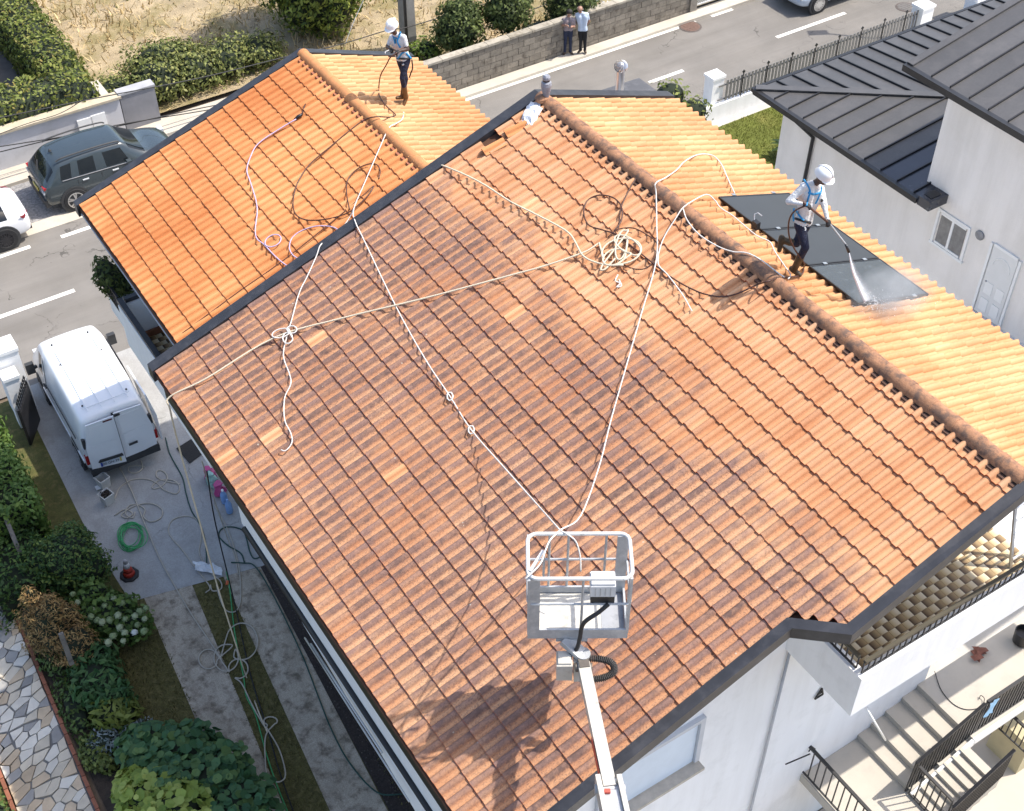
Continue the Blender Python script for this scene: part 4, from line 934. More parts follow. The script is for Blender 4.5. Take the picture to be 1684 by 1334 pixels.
def hedge(name, label, x0, y0, x1, y1, h, n, seed, size=.13, group=None, ms=None, z0=0.0):
    """clipped hedge: leaf clumps over the faces of a box"""
    r = np.random.default_rng(seed); t = thing(name, label, 'hedge', ((x0+x1)/2, (y0+y1)/2, z0), 0, group)
    lx, ly = x1-x0, y1-y0; A = np.array([lx*ly*1.3, lx*h, lx*h, ly*h, ly*h]); k = r.choice(5, n, p=A/A.sum()); u, v = r.random(n), r.random(n)
    P = np.zeros((n, 3)); nn = np.zeros((n, 3))
    for i, (o, a, b, m) in enumerate((((x0, y0, h), (lx, 0, 0), (0, ly, 0), (0, 0, 1)), ((x0, y0, 0), (lx, 0, 0), (0, 0, h), (0, -1, 0)), ((x0, y1, 0), (lx, 0, 0), (0, 0, h), (0, 1, 0)), ((x0, y0, 0), (0, ly, 0), (0, 0, h), (-1, 0, 0)), ((x1, y0, 0), (0, ly, 0), (0, 0, h), (1, 0, 0)))):
        s = k == i; P[s] = np.array(o)+u[s, None]*np.array(a)+v[s, None]*np.array(b); nn[s] = m
    P[:, 2] += z0
    wob = .5*np.sin(P[:, 0]*5.1+P[:, 2]*3)+.5*np.sin(P[:, 1]*4.3-P[:, 2]*4+1)
    P += nn*(wob[:, None]*.07+r.normal(0, .045, (n, 1)))
    nrm = nn+r.normal(size=(n, 3))*.6; nrm /= np.linalg.norm(nrm, axis=1)[:, None]; ax = r.normal(size=(n, 3)); ax -= nrm*np.sum(ax*nrm, 1)[:, None]; ax /= np.linalg.norm(ax, axis=1)[:, None]
    sd = np.cross(nrm, ax); L = size*r.uniform(.6, 1.3, n)[:, None]
    q = np.stack([P-ax*L*.5, P+sd*L*.26, P+ax*L*.5, P-sd*L*.26], 1); rn = np.clip(.55*r.random(n)+.45*(.5+.5*wob), 0, 1)
    ms = ms or HG; kk = r.integers(0, len(ms), n); c = MB(); c.box(((x0+x1)/2, (y0+y1)/2, z0+h/2-.03), (lx-.24, ly-.24, h-.16))
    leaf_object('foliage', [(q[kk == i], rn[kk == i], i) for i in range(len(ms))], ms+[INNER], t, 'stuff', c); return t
hedge('hedge', 'clipped green hedge behind the grey garden wall, short leg along the street', -12, 19.15, 4.75, 20.45, 1.75, 12000, 1, group='clipped hedges of the corner garden')
hedge('hedge', 'clipped green hedge running away from the street beside the dry field', 3.6, 20.5, 4.9, 30, 1.7, 8500, 2, group='clipped hedges of the corner garden')
hedge('hedge', 'narrow green hedge at the left edge beyond the dark garden path', .2, 20.5, 2.2, 30, 1.2, 4500, 3, group='clipped hedges of the corner garden')
sheet('garden_path', [(2.2, 20.4), (3.6, 20.4), (3.6, 30), (2.2, 30)], .12, mat('dark_path', (.12, .11, .10), .9, .2, 3))
t = thing('garden_shed', 'white walled building corner at the top left edge', 'building', (1.2, 31, 0)); mb = MB(); mb.box((1.4, 32, 1.3), (3.2, 3, 2.6)); mb.build('wall', WALLW, t, world=True); mb = MB(); mb.box((1.4, 32, 2.66), (3.6, 3.4, .12)); mb.build('roof', BLACKM, t, world=True)
# sliding driveway gate, pillars
def gpillar(px0, top, w, lab):
    p = gz(px0[0], px0[1], top); t = thing('gate_pillar', lab, 'pillar', (p.x, p.y, 0), 0, 'white driveway gate pillars')
    mb = MB(); mb.box((p.x, p.y, top/2-.04), (w, w, top-.08)); mb.build('shaft', WALLW, t, world=True); mb = MB(); mb.box((p.x, p.y, top-.04), (w+.05, w+.05, .08)); mb.build('cap', WALLW, t, world=True)
gpillar((3, 568), 1.9, .50, 'taller white driveway pillar at the left edge beside the van')
gpillar((14, 614), 1.5, .32, 'shorter white driveway pillar in front of the black gate')
gt = thing('driveway_gate', 'black ornate metal gate leaf standing open beside the white van', 'gate', (-1.1, 8.3, 0))
ga, gb = gz(64, 690, .05), gz(50, 731, .05); gh = 1.12
mb = MB(); mb.extrude([(ga.x, ga.y, .08), (gb.x, gb.y, .08), (gb.x, gb.y, gh-.12), (ga.x, ga.y, gh)], (.03, -.015, 0)); mb.build('gate_panel', DARKP, gt, world=True)
mb = MB()
for a, b in (((ga.x, ga.y, gh+.03), (gb.x, gb.y, gh-.09)), ((ga.x, ga.y, .06), (gb.x, gb.y, .06)), ((ga.x, ga.y, .06), (ga.x, ga.y, gh+.12)), ((gb.x, gb.y, .06), (gb.x, gb.y, gh))): mb.bar(a, b, .055)
mb.build('gate_frame', DARKP, gt, world=True)
for k in range(9):
    f = (k+.5)/9; c = ga.lerp(gb, f); z = gh+.10+.14*(1-f)
    mb = MB(); mb.bar((c.x+.01, c.y, gh-.12), (c.x+.01, c.y, z), .02); mb.lathe((c.x+.01, c.y, z), [(.022, 0), (.03, .03), (.004, .10)], 8); mb.build('spike', DARKP, gt, world=True)
for k in range(6):
    f = (k+.5)/6; c = ga.lerp(gb, f); mb = MB(); mb.tube([(c.x-.02+.025*math.cos(a), c.y+.05*math.cos(a), .62+.10*math.sin(a)) for a in [math.pi*i/6 for i in range(13)]], .010, 5); mb.build('scroll', mat('gate_scroll', (.05, .05, .05), .5, .1, 4), gt, world=True)
hedge('hedge', 'leafy green hedge on the left edge beside the open black gate', -3.6, 4.6, -1.85, 7.4, 1.55, 7500, 6, .13, ms=[leafmat('garden_a', (.04, .085, .018), (.15, .24, .05)), leafmat('garden_b', (.05, .10, .022), (.22, .31, .07))])

# ------------------------------------------------------------------ vehicles
TYRE = mat('tyre', (.018, .018, .019), .85, .2, 12); RIM = mat('alloy', (.55, .55, .56), .3, .06, 8, metal=.9); RIMD = mat('dark_alloy', (.05, .05, .055), .35, .1, 8, metal=.6)
CGL = mat('car_glass', (.010, .013, .015), .06, .1, 3, spec=.5); TRIM = mat('car_trim', (.035, .036, .038), .6, .15, 8); LAMPR = mat('red_lens', (.30, .012, .012), .15, .1, 5); LAMPW = mat('clear_lens', (.55, .56, .57), .12, .1, 9)
def paint(name, c, rough=.28): return mat(name, c, rough, .04, 1.5, coat=.6, spec=.5)
def loft_body(root, st, side, top_glass, m, rear_cap=True):
    """st: (x, zb, zs, zt, wb, wt); side: station intervals with side windows; top_glass: {interval: name}"""
    rings = []
    for s_ in st:
        x, zb, zs, zt, wb, wt = s_[:6]; ln = s_[6] if len(s_) > 6 else 0.0
        h = [(wb*.90, zb), (wb*1.0, zb+.10), (wb*1.015, zb+(zs-zb)*.62), (wb*.98, zs), (wt*1.03, zt-.05), (wt*.90, zt+.004), (0, zt+.024)]
        kx = [0, 0, 0, 0, ln, ln, ln]; rings.append([Vector((x+kx[i], -a, b)) for i, (a, b) in enumerate(h)]+[Vector((x+kx[i], a, b)) for i, (a, b) in list(enumerate(h))[-2::-1]])
    n = len(rings[0]); V = [tuple(p) for r in rings for p in r]; F, K, keys = [], [], ['body']
    for i in range(len(rings)-1):
        for j in range(n-1):
            nm = 'body'
            if j in (3, 8) and i in side: nm = ('window', j, i)
            if i in top_glass and j in (4, 5, 6, 7): nm = (top_glass[i], 0, 0)
            if nm not in keys: keys.append(nm)
            F.append([i*n+j, i*n+j+1, (i+1)*n+j+1, (i+1)*n+j]); K.append(keys.index(nm))
        F.append([i*n, (i+1)*n, (i+1)*n+n-1, i*n+n-1]); K.append(0)
    F.append([j for j in range(n)][::-1]); F.append([(len(rings)-1)*n+j for j in range(n)]); K += [0, 0]
    me = bpy.data.meshes.new('tmp_body'); me.from_pydata(V, [], F)
    for _ in keys: me.materials.append(None)
    me.polygons.foreach_set('material_index', K); me.update()
    tmp = bpy.data.objects.new('tmp_body', me); COL.objects.link(tmp); sm = tmp.modifiers.new('s', 'SUBSURF'); sm.levels = 2; sm.render_levels = 2
    dg = bpy.context.evaluated_depsgraph_get(); m2 = bpy.data.meshes.new_from_object(tmp.evaluated_get(dg)); bpy.data.objects.remove(tmp)
    VV = [v.co.copy() for v in m2.vertices]; by = {}
    for p_ in m2.polygons: by.setdefault(p_.material_index, []).append(list(p_.vertices))
    for k, fs in by.items():
        used = {}; mb = MB()
        for f in fs:
            q = []
            for v in f:
                if v not in used: used[v] = len(mb.v); mb.v.append(tuple(VV[v]))
                q.append(used[v])
            mb.f.append(q); mb.mi.append(0); mb.uv.append(None)
        key = keys[k]; mb.build('body' if key == 'body' else key[0], m if key == 'body' else CGL, root, smooth=True)
    bpy.data.meshes.remove(m2)
    return rings
def wheels(root, xs, y, r, rim=RIM, w=.17, spokes=5):
    for x in xs:
        for s in (-1, 1):
            ar = MB(); c = Vector((x, s*(y-.012), r)); ar.lathe(c, [(r*1.22, -.05), (r*1.22, .016), (r*1.15, .020)], 26, (0, s, 0)); ar.build('wheel_arch', TRIM, root)
            c = Vector((x, s*(y-w+.03), r)); mb = MB()
            mb.lathe(c, [(r*.60, 0), (r*.95, 0), (r, .03), (r, w-.03), (r*.95, w), (r*.68, w+.004), (r*.66, w-.02)], 26, (0, s, 0), caps=False); wh = mb.build('wheel', TYRE, root, smooth=True, autosmooth=40)
            mb = MB(); mb.lathe(c, [(r*.66, w-.05), (r*.64, w-.046), (r*.10, w-.042)], 24, (0, s, 0)); mb.build('wheel_disc', DARKP, wh); mb = MB()
            for k in range(spokes):
                a = 2*math.pi*k/spokes+.3
                for da in (-.17, .17):
                    p0 = c+Vector((r*.10*math.cos(a), s*(w-.012), r*.10*math.sin(a))); p1 = c+Vector((r*.64*math.cos(a+da), s*(w-.008), r*.64*math.sin(a+da))); mb.bar(p0, p1, r*.11, .03, (0, 1, 0))
            mb.lathe(c, [(r*.16, w-.02), (r*.15, w+.006), (.01, w+.008)], 12, (0, s, 0)); mb.lathe(c, [(r*.70, w-.015), (r*.70, w+.008), (r*.62, w+.008), (r*.61, w-.02)], 26, (0, s, 0), caps=False)
            mb.build('rim', rim, wh, smooth=False)
def text_mesh(name, body, size, m, parent, mw, ext=.001):
    cu = bpy.data.curves.new(name, 'FONT'); cu.body = body; cu.size = size; cu.extrude = ext; cu.align_x = 'CENTER'; cu.align_y = 'CENTER'
    tmp = bpy.data.objects.new('tmp_text', cu); COL.objects.link(tmp); dg = bpy.context.evaluated_depsgraph_get(); me = bpy.data.meshes.new_from_object(tmp.evaluated_get(dg))
    bpy.data.objects.remove(tmp); bpy.data.curves.remove(cu); me.materials.clear(); me.materials.append(m)
    o = bpy.data.objects.new(name, me); COL.objects.link(o); o.parent = parent; o.matrix_local = mw; return o
def part(root, name, m, fn, smooth=False):
    mb = MB(); fn(mb); return mb.build(name, m, root, smooth=smooth, autosmooth=40 if smooth else None)
# teal compact crossover
def crossover(t, P):
    st = [(-1.98, .42, .80, .84, .66, .58), (-1.94, .30, .86, .92, .76, .66), (-1.84, .26, .95, 1.02, .80, .68), (-1.60, .25, .975, 1.38, .81, .575, .06), (-1.545, .25, .965, 1.43, .81, .585, .16), (-1.115, .25, .965, 1.465, .815, .595, .12), (-1.085, .25, .96, 1.47, .815, .60, .11),
          (-.375, .25, .94, 1.49, .82, .60, .03), (-.345, .25, .935, 1.49, .82, .60, .03), (.645, .25, .92, 1.46, .82, .585, -.26), (.68, .25, .92, 1.44, .82, .58, -.26), (.98, .25, .92, 1.00, .815, .66, .02), (1.3, .25, .88, .97, .80, .64), (1.72, .27, .80, .88, .77, .60), (1.90, .32, .70, .74, .70, .54), (1.96, .42, .60, .62, .60, .5)]
    loft_body(t, st, {4, 6, 8}, {2: 'rear_window', 10: 'windshield'}, P)
    wheels(t, (-1.22, 1.24), .825, .335, RIM)
    for s in (-1, 1):
        part(t, 'roof_rail', TRIM, lambda mb: (mb.tube(spline([(-1.42, s*.56, 1.47), (-1.2, s*.565, 1.525), (-.4, s*.575, 1.545), (.2, s*.565, 1.52), (.34, s*.56, 1.47)]), .022, 7)), True)
        part(t, 'tail_light', LAMPR, lambda mb: mb.box((-1.915, s*.66, .87), (.08, .18, .06)))
        part(t, 'tail_light', LAMPW, lambda mb: mb.box((-1.945, s*.63, .74), (.07, .20, .08)))
        part(t, 'headlight', LAMPW, lambda mb: mb.box((1.84, s*.60, .74), (.14, .24, .10)))
        part(t, 'mirror', P, lambda mb: (mb.box((.40, s*.90, 1.0), (.12, .15, .11)),))
        part(t, 'sill', TRIM, lambda mb: mb.box((0, s*.808, .30), (1.75, .04, .15)))
        for x in (-.82, .02): part(t, 'door_handle', LAMPW, lambda mb: mb.box((x, s*.825, .85), (.17, .03, .028)))
        for x in (-.36, .40, -1.02): part(t, 'door_gap', TRIM, lambda mb: mb.bar((x, s*.822, .42), (x, s*.812, .90), .010))
        part(t, 'window_trim', RIM, lambda mb: mb.tube([(-1.42, s*.79, .985), (-1.0, s*.79, .970), (.34, s*.80, .932)], .009, 5))
    part(t, 'bumper', TRIM, lambda mb: (mb.box((-1.93, 0, .40), (.14, 1.44, .22)),)); part(t, 'bumper', TRIM, lambda mb: mb.box((1.90, 0, .40), (.14, 1.3, .22)))
    part(t, 'tailgate_strip', TRIM, lambda mb: mb.box((-1.955, 0, .87), (.04, 1.05, .05)))
    part(t, 'wiper', TRIM, lambda mb: mb.bar((-1.83, 0, 1.055), (-1.72, .25, 1.20), .02)); part(t, 'antenna', TRIM, lambda mb: mb.lathe((-1.38, 0, 1.475), [(.05, 0), (.03, .05), (.008, .08)], 8))
    part(t, 'number_plate', mat('plate_yellow', (.62, .50, .12), .4, .05, 5), lambda mb: mb.box((-1.995, 0, .60), (.02, .42, .10)))
cr = gz(122, 349); t = thing('parked_car', 'dark teal compact crossover with black roof rails parked by the grey garden wall', 'car', (3.92, 16.78, 0), 0, 'cars parked along the street')
crossover(t, paint('teal_paint', (.036, .049, .056), .2))
# white saloon with black wheels (tail towards the crossover) and pale saloon up the street
def saloon(t, P, rim):
    st = [(-2.02, .42, .74, .78, .62, .5), (-1.97, .30, .80, .88, .74, .56), (-1.86, .24, .85, .97, .79, .60), (-1.50, .22, .86, 1.00, .81, .60), (-.80, .22, .86, 1.24, .82, .50), (-.70, .22, .86, 1.265, .82, .50), (-.12, .22, .855, 1.30, .82, .505), (-.03, .22, .85, 1.30, .82, .505),
          (.42, .22, .84, 1.26, .82, .50), (.50, .22, .84, 1.24, .82, .50), (1.08, .22, .80, .88, .81, .62), (1.5, .23, .74, .80, .79, .58), (1.85, .26, .64, .68, .72, .5), (2.0, .36, .52, .55, .6, .42)]
    loft_body(t, st, {3, 5, 7}, {3: 'rear_window', 9: 'windshield'}, P)
    wheels(t, (-1.24, 1.26), .825, .33, rim, spokes=9)
    for s in (-1, 1):
        part(t, 'tail_light', mat('tail_lens', (.20, .02, .03), .15, .1, 5), lambda mb: mb.extrude([(-1.99, s*.50, .80), (-1.86, s*.755, .84), (-1.74, s*.80, .86), (-1.82, s*.785, .76), (-1.96, s*.66, .72)], (-.02, s*.012, .004)))
        part(t, 'headlight', LAMPW, lambda mb: mb.box((1.84, s*.56, .60), (.18, .22, .08)))
        part(t, 'mirror', P, lambda mb: mb.box((.48, s*.90, .92), (.12, .14, .10)))
        for x in (-.62, .20): part(t, 'door_handle', RIM, lambda mb: mb.box((x, s*.828, .76), (.16, .02, .022)))
        for x in (-.08, .62): part(t, 'door_gap', TRIM, lambda mb: mb.bar((x, s*.822, .36), (x, s*.805, .84), .008))
    part(t, 'bumper', TRIM, lambda mb: mb.box((-1.96, 0, .33), (.10, 1.2, .12))); part(t, 'glass_roof', CGL, lambda mb: mb.box((-.1, 0, 1.325), (1.0, .74, .012)))
t = thing('parked_car', 'white saloon with black alloy wheels, only its tail showing at the left edge', 'car', (-.70, 16.05, 0), math.pi, 'cars parked along the street')
saloon(t, paint('white_car_paint', (.78, .78, .78), .22), RIMD)
wh = gz(1325, 2); t = thing('passing_car', 'pale silver blue car cut off by the top edge in the street', 'car', (wh.x+1.0, 14.05, 0), math.pi, 'cars parked along the street')
saloon(t, paint('silver_blue_paint', (.42, .48, .55), .25), RIM)
# white panel van in the drive
def van(t):
    P = paint('white_van_paint', (.78, .79, .80), .35)
    st = [(-2.10, .34, 1.0, 1.60, .775, .625), (-2.06, .30, 1.0, 1.66, .785, .65), (-1.0, .28, 1.0, 1.70, .80, .665), (.20, .28, 1.0, 1.71, .80, .665), (.60, .28, .98, 1.70, .80, .66), (.68, .28, .97, 1.69, .80, .655), (1.12, .28, .95, 1.58, .795, .63), (1.25, .28, .94, 1.52, .79, .62), (1.74, .30, .90, 1.06, .78, .66), (2.05, .32, .78, .90, .74, .60), (2.15, .40, .6, .66, .64, .5)]
    loft_body(t, st, {5}, {7: 'windshield'}, P)
    wheels(t, (-1.28, 1.33), .805, .315, mat('steel_hubcap', (.35, .35, .36), .4, .1, 6, metal=.7), spokes=6)
    for y in (-.42, -.14, .14, .42): part(t, 'roof_rib', P, lambda mb: mb.bar((-1.95, y, 1.705+.012*(1-abs(y))), (.40, y, 1.728+.006*(1-abs(y))), .012, .012))
    part(t, 'roof_rib', P, lambda mb: mb.bar((-1.80, -.5, 1.708), (-1.80, .5, 1.708), .012, .012)); 
    for x, y in ((-.1, .45), (-.1, -.45), (-1.7, .47), (-1.7, -.47), (.7, .40), (.7, -.4)): part(t, 'roof_plug', TRIM, lambda mb: mb.lathe((x, y, 1.70), [(.022, 0), (.022, .022), (.01, .026)], 8))
    for s in (-1, 1):
        part(t, 'tail_light', LAMPR, lambda mb: mb.box((-2.085, s*.745, .70), (.09, .075, .22))); part(t, 'tail_light', LAMPW, lambda mb: mb.box((-2.088, s*.728, .90), (.085, .07, .16))); part(t, 'tail_light', TRIM, lambda mb: mb.box((-2.085, s*.715, 1.10), (.085, .068, .22)))
        part(t, 'mirror', TRIM, lambda mb: (mb.box((1.20, s*.93, 1.02), (.12, .18, .24)), mb.bar((1.25, s*.78, .98), (1.22, s*.88, .98), .06)), False)
        part(t, 'door_handle', TRIM, lambda mb: mb.box((.62, s*.812, .86), (.17, .03, .035)))
        part(t, 'door_gap', TRIM, lambda mb: mb.bar((.50, s*.806, .40), (.50, s*.79, 1.0), .010)); part(t, 'door_gap', TRIM, lambda mb: mb.bar((.50, s*.786, 1.0), (.50, s*.70, 1.62), .010))
        part(t, 'side_moulding', P, lambda mb: mb.bar((-1.95, s*.797, .56), (1.0, s*.807, .56), .03, .06))
        part(t, 'headlight', LAMPW, lambda mb: mb.box((2.03, s*.55, .78), (.14, .26, .14)))
    part(t, 'slide_rail', TRIM, lambda mb: mb.bar((-1.75, .80, 1.06), (.36, .81, 1.06), .02, .03))
    part(t, 'sliding_door', P, lambda mb: mb.extrude([(-1.95, -.86, .36), (-.70, -.86, .36), (-.70, -.86, 1.02), (-.74, -.76, 1.56), (-1.90, -.76, 1.56), (-1.95, -.86, 1.02)], (0, -.035, 0)))
    part(t, 'door_opening', DARKP, lambda mb: mb.extrude([(-.62, -.807, .36), (.44, -.807, .36), (.44, -.80, 1.02), (.40, -.70, 1.58), (-.60, -.70, 1.58), (-.62, -.80, 1.02)], (0, -.012, 0)))
    # rear doors; the one with the plate stands a little ajar
    for s, ang in ((1, math.radians(7)), (-1, math.radians(1))):
        def D(y, z, o=0.0):           # y: 0 at the hinge side .. 1 at the middle
            yy = s*(.715-.10*max(0, z-1.0)/.6)*(1-y)+s*.008*y
            yh = s*.72; dx = abs(yy-yh)*math.sin(ang); slope = -.03*(1.0-abs(z-.9))
            return (-2.112-dx-o+slope, yh+(yy-yh)*math.cos(ang), z)
        out = [D(0, .47), D(1, .40), D(1, 1.0), D(1, 1.60), D(.05, 1.56), D(0, 1.0)]
        mb = MB(); mb.extrude(out, (-.03, 0, 0)); dr = mb.build('rear_door', P, t)
        for z0_, z1_ in ((1.08, 1.50), (.66, 1.04)):
            mb = MB(); mb.extrude([D(.10, z0_, .03), D(.90, z0_, .03), D(.90, z1_, .03), D(.14, z1_, .03)], (-.005, 0, 0)); mb.build('pressed_panel', P, dr)
        if s == 1:
            mb = MB(); mb.extrude([D(.22, .60, .03), D(.97, .60, .03), D(.94, .66, .03), D(.28, .66, .03)], (-.03, 0, 0)); mb.build('plate_hood', TRIM, dr)
            mb = MB(); mb.extrude([D(.26, .475, .032), D(.88, .475, .032), D(.88, .575, .032), D(.26, .575, .032)], (-.012, 0, 0)); pl_ = mb.build('number_plate', mat('plate_white', (.55, .60, .66), .4, .03, 5), dr)
            mb = MB(); mb.extrude([D(.26, .475, .0445), D(.32, .475, .0445), D(.32, .575, .0445), D(.26, .575, .0445)], (-.002, 0, 0)); o = mb.build('plate_band', mat('plate_blue', (.02, .05, .3), .4, .03, 5), dr)
            mb = MB(); mb.extrude([D(.83, .475, .0445), D(.88, .475, .0445), D(.88, .575, .0445), D(.83, .575, .0445)], (-.002, 0, 0)); o = mb.build('plate_band', mat('plate_year', (.62, .48, .08), .4, .03, 5), dr)
            c = Vector(D(.575, .524, .0475)); sa_, ca_ = math.sin(ang), math.cos(ang); mw = Matrix.Translation(c) @ Matrix(((-sa_, 0, -ca_), (-ca_, 0, sa_), (0, 1, 0))).to_4x4()
            text_mesh('plate_text', '00·GN·39', .088, DARKP, dr, mw)
            mb = MB(); mb.extrude([D(.62, 1.525, .03), D(.93, 1.535, .03), D(.93, 1.565, .03), D(.62, 1.555, .03)], (-.012, 0, 0)); mb.build('brake_light', mat('dark_red_lens', (.10, .02, .02), .3, .1, 5), dr)
        else:
            mb = MB(); mb.extrude([D(.55, .73, .045), D(.82, .73, .045), D(.82, .77, .045), D(.55, .77, .045)], (-.03, 0, 0)); mb.build('door_handle', TRIM, dr)
            mb = MB(); mb.extrude([D(.80, 1.53, .03), D(1, 1.53, .03), D(1, 1.59, .03), D(.80, 1.57, .03)], (-.03, 0, 0)); mb.build('hinge_cap', TRIM, dr)
    part(t, 'door_seam', TRIM, lambda mb: mb.box((-2.118, 0, 1.0), (.02, .06, 1.2)))
    part(t, 'bumper', TRIM, lambda mb: (mb.box((-2.10, 0, .36), (.14, 1.5, .16)),)); part(t, 'bumper', TRIM, lambda mb: mb.box((2.12, 0, .40), (.12, 1.3, .2)))
t = thing('van', 'white panel van parked in the drive, one rear door ajar', 'van', (.27, 7.86, .008), math.radians(90-1.0))
van(t)
VS = Matrix.Diagonal((.93, 1.02, 1.14, 1)); done = set()
for o in t.children_recursive:
    if o.data.name not in done and o.name.split('.')[0] not in ('wheel', 'rim', 'wheel_disc', 'plate_text'): o.data.transform(VS); done.add(o.data.name)
for o in t.children_recursive:
    if o.name.startswith('plate_text'):
        sa_, ca_ = math.sin(math.radians(6.4)), math.cos(math.radians(6.4)); o.matrix_basis = Matrix.Translation((-2.0735, .325, .598)) @ Matrix(((-sa_, 0, -ca_), (-ca_, 0, sa_), (0, 1, 0))).to_4x4()
    if o.name.split('.')[0] in ('wheel', 'rim', 'wheel_disc'):
        x_ = sum(v.co.x for v in o.data.vertices)/len(o.data.vertices); o.data.transform(Matrix.Translation((x_*(.93-1), 0, 0)))

# ------------------------------------------------------------------ solar panels
PG = mat('panel_glass', (.026, .028, .033), .34, .05, .8, (.030, .033, .039), 1.6, .45, .75, spec=.4, coat=.1)
PGW = mat('wet_panel_glass', (.028, .032, .039), .18, .15, 6, (.085, .095, .108), 9, .56, .74, .25, 26, spec=.5, coat=.3)
PFR = mat('panel_frame', (.012, .012, .014), .4, .1, 5)
a, b, c = Rp(1176, 323, .12), Rp(1415, 497, .12), Rp(1530, 485, .12)
px0, px1, ya, yb = (a.x+b.x)/2, c.x, a.y, (b.y+c.y)/2
lab = ['dry dark solar panel farthest from the spray, white strap at its corner', 'dark solar panel in the middle of the row beside the sprayer worker', 'wet dark solar panel being hosed down, nearest of the row']
for k in range(3):
    y0 = ya+(yb-ya)*k/3-.008; y1 = ya+(yb-ya)*(k+1)/3+.008
    zz = lambda x: zr(x)+.12
    t = thing('solar_panel', lab[k], 'solar panel', ((px0+px1)/2, (y0+y1)/2, zz((px0+px1)/2)), 0, 'solar panels in a row on the sunny slope')
    mb = MB()
    for (xa, ya_, xb, yb_) in ((px0, y0, px1, y0-.025), (px0, y1+.025, px1, y1), (px0, y0-.0255, px0+.025, y1+.0255), (px1-.025, y0-.0255, px1, y1+.0255)):
        mb.extrude([(xa, ya_, zz(xa)), (xb, ya_, zz(xb)), (xb, yb_, zz(xb)), (xa, yb_, zz(xa))], (0, 0, -.04))
    mb.build('frame', PFR, t, world=True)
    mb = MB(); mb.extrude([(px0+.0255, y0-.0255, zz(px0+.0255)-.004), (px1-.0255, y0-.0255, zz(px1-.0255)-.004), (px1-.0255, y1+.0255, zz(px1-.0255)-.004), (px0+.0255, y1+.0255, zz(px0+.0255)-.004)], (0, 0, -.03)); mb.build('panel_face', PGW if k == 2 else PG, t, world=True)
    for f in (.22, .78):
        x = px0+(px1-px0)*f; yy = [y1]+([y0+.02] if k == 0 else [])
        for y in yy: mb = MB(); mb.box((x, y+(-.008 if y == y1 else 0), zz(x)+.006), (.075, .045, .012), Matrix.Rotation(SLR, 3, 'Y')); mb.build('clamp', ALU, t, world=True)
    for f in (.22, .78):
        x = px0+(px1-px0)*f; mb = MB(); mb.bar((x, y0, zz(x)-.07), (x, y1, zz(x)-.07), .04, .05); mb.build('mounting_rail', ALU, t, world=True)
# small junction device lying at the joint of the first two panels
p = Rp(1243, 372, .16); t = thing('junction_box', 'small dark electric box hanging at the left edge of the solar panels', 'box', p)
mb = MB(); mb.box((0, 0, .02), (.07, .10, .12)); mb.build('body', DARKP, t); mb = MB(); mb.tube([(0.0, .05, .08), (.02, .08, .15), (.06, .06, .17), (.09, .0, .14)], .008, 6); mb.build('lead', GREYC, t)

# ------------------------------------------------------------------ boom lift with its basket
GAL = mat('galvanised', (.42, .43, .44), .5, .12, 7, (.55, .55, .55), 9, .5, .7, .1, 60, metal=.35); BEIGE = mat('lift_paint', (.50, .475, .42), .45, .05, 4, (.36, .33, .28), 11, .56, .70, coat=.2)
PLATE = mat('worn_plate', (.60, .57, .50), .7, .10, 5, (.40, .38, .34), 6, .5, .7, .15, 60)
l0 = Vector((1.677, -8.607, 9.55)); LF = thing('boom_lift', 'boom lift with a grey railed work basket hanging over the roof', 'boom lift', l0, -YAW)
LR = Matrix.Rotation(-YAW, 3, 'Z').inverted()
def lc(w): return LR @ (Vector(w)-l0)
def lp(name, m, fn, smooth=False): return part(LF, name, m, fn, smooth)
hw, dp, ht = .535, .60, 1.02
lp('floor', PLATE, lambda mb: mb.box((-.13, dp/2, .035), (.78, dp-.06, .03)))
lp('floor_panel', mat('grey_plate', (.33, .34, .36), .6, .1, 5, (.22, .23, .25), 6, .55, .7), lambda mb: mb.box((.385, dp/2, .035), (.245, dp-.06, .03)))
for y, n in ((.012, 1), (dp-.012, 1)): lp('toe_board', GAL, lambda mb: mb.box((0, y, .075), (2*hw, .022, .15)))
for x in (-hw+.012, hw-.012): lp('toe_board', GAL, lambda mb: mb.box((x, dp/2, .075), (.022, dp-.048, .15)))
def rr_loop(z, x0, x1, y0, y1, r=.10, n=5):
    P = []
    for cx, cy, a0 in ((x1-r, y0+r, -90), (x1-r, y1-r, 0), (x0+r, y1-r, 90), (x0+r, y0+r, 180)):
        for k in range(n+1): a = math.radians(a0+90*k/n); P.append((cx+r*math.cos(a), cy+r*math.sin(a), z))
    return P+[P[0]]
WR = mat('white_rail', (.56, .56, .55), .4, .06, 8, (.36, .35, .33), 12, .6, .7)
lp('top_rail', WR, lambda mb: mb.tube(rr_loop(ht, -hw, hw, 0, dp), .022, 8), True)
lp('mid_rail', GAL, lambda mb: mb.tube(rr_loop(.60, -hw, hw, 0, dp, .05), .015, 6), True)
for x, y, wx, wy in ((-hw+.01, .045, .03, .13), (hw-.01, .06, .03, .12), (hw-.06, dp-.02, .12, .03), (-hw+.01, dp-.05, .03, .10)): lp('corner_post', GAL, lambda mb: mb.box((x, y, .55), (wx, wy, .92)))
lp('corner_post', GAL, lambda mb: mb.box((-hw+.07, .012, .55), (.11, .024, .9)))
for x, y in ((-.10, dp), (.03, 0), (.30, dp), (-.30, dp)): lp('upright', GAL, lambda mb: mb.cyl((x, y, .10), (x, y, ht), .014, 8), True)
lp('gate_latch', WR, lambda mb: mb.bar((-hw+.02, .08, ht+.02), (-hw+.16, .34, ht+.03), .03)); lp('gate_latch', GAL, lambda mb: mb.bar((-hw+.17, .36, ht), (-hw+.17, .36, .62), .025))
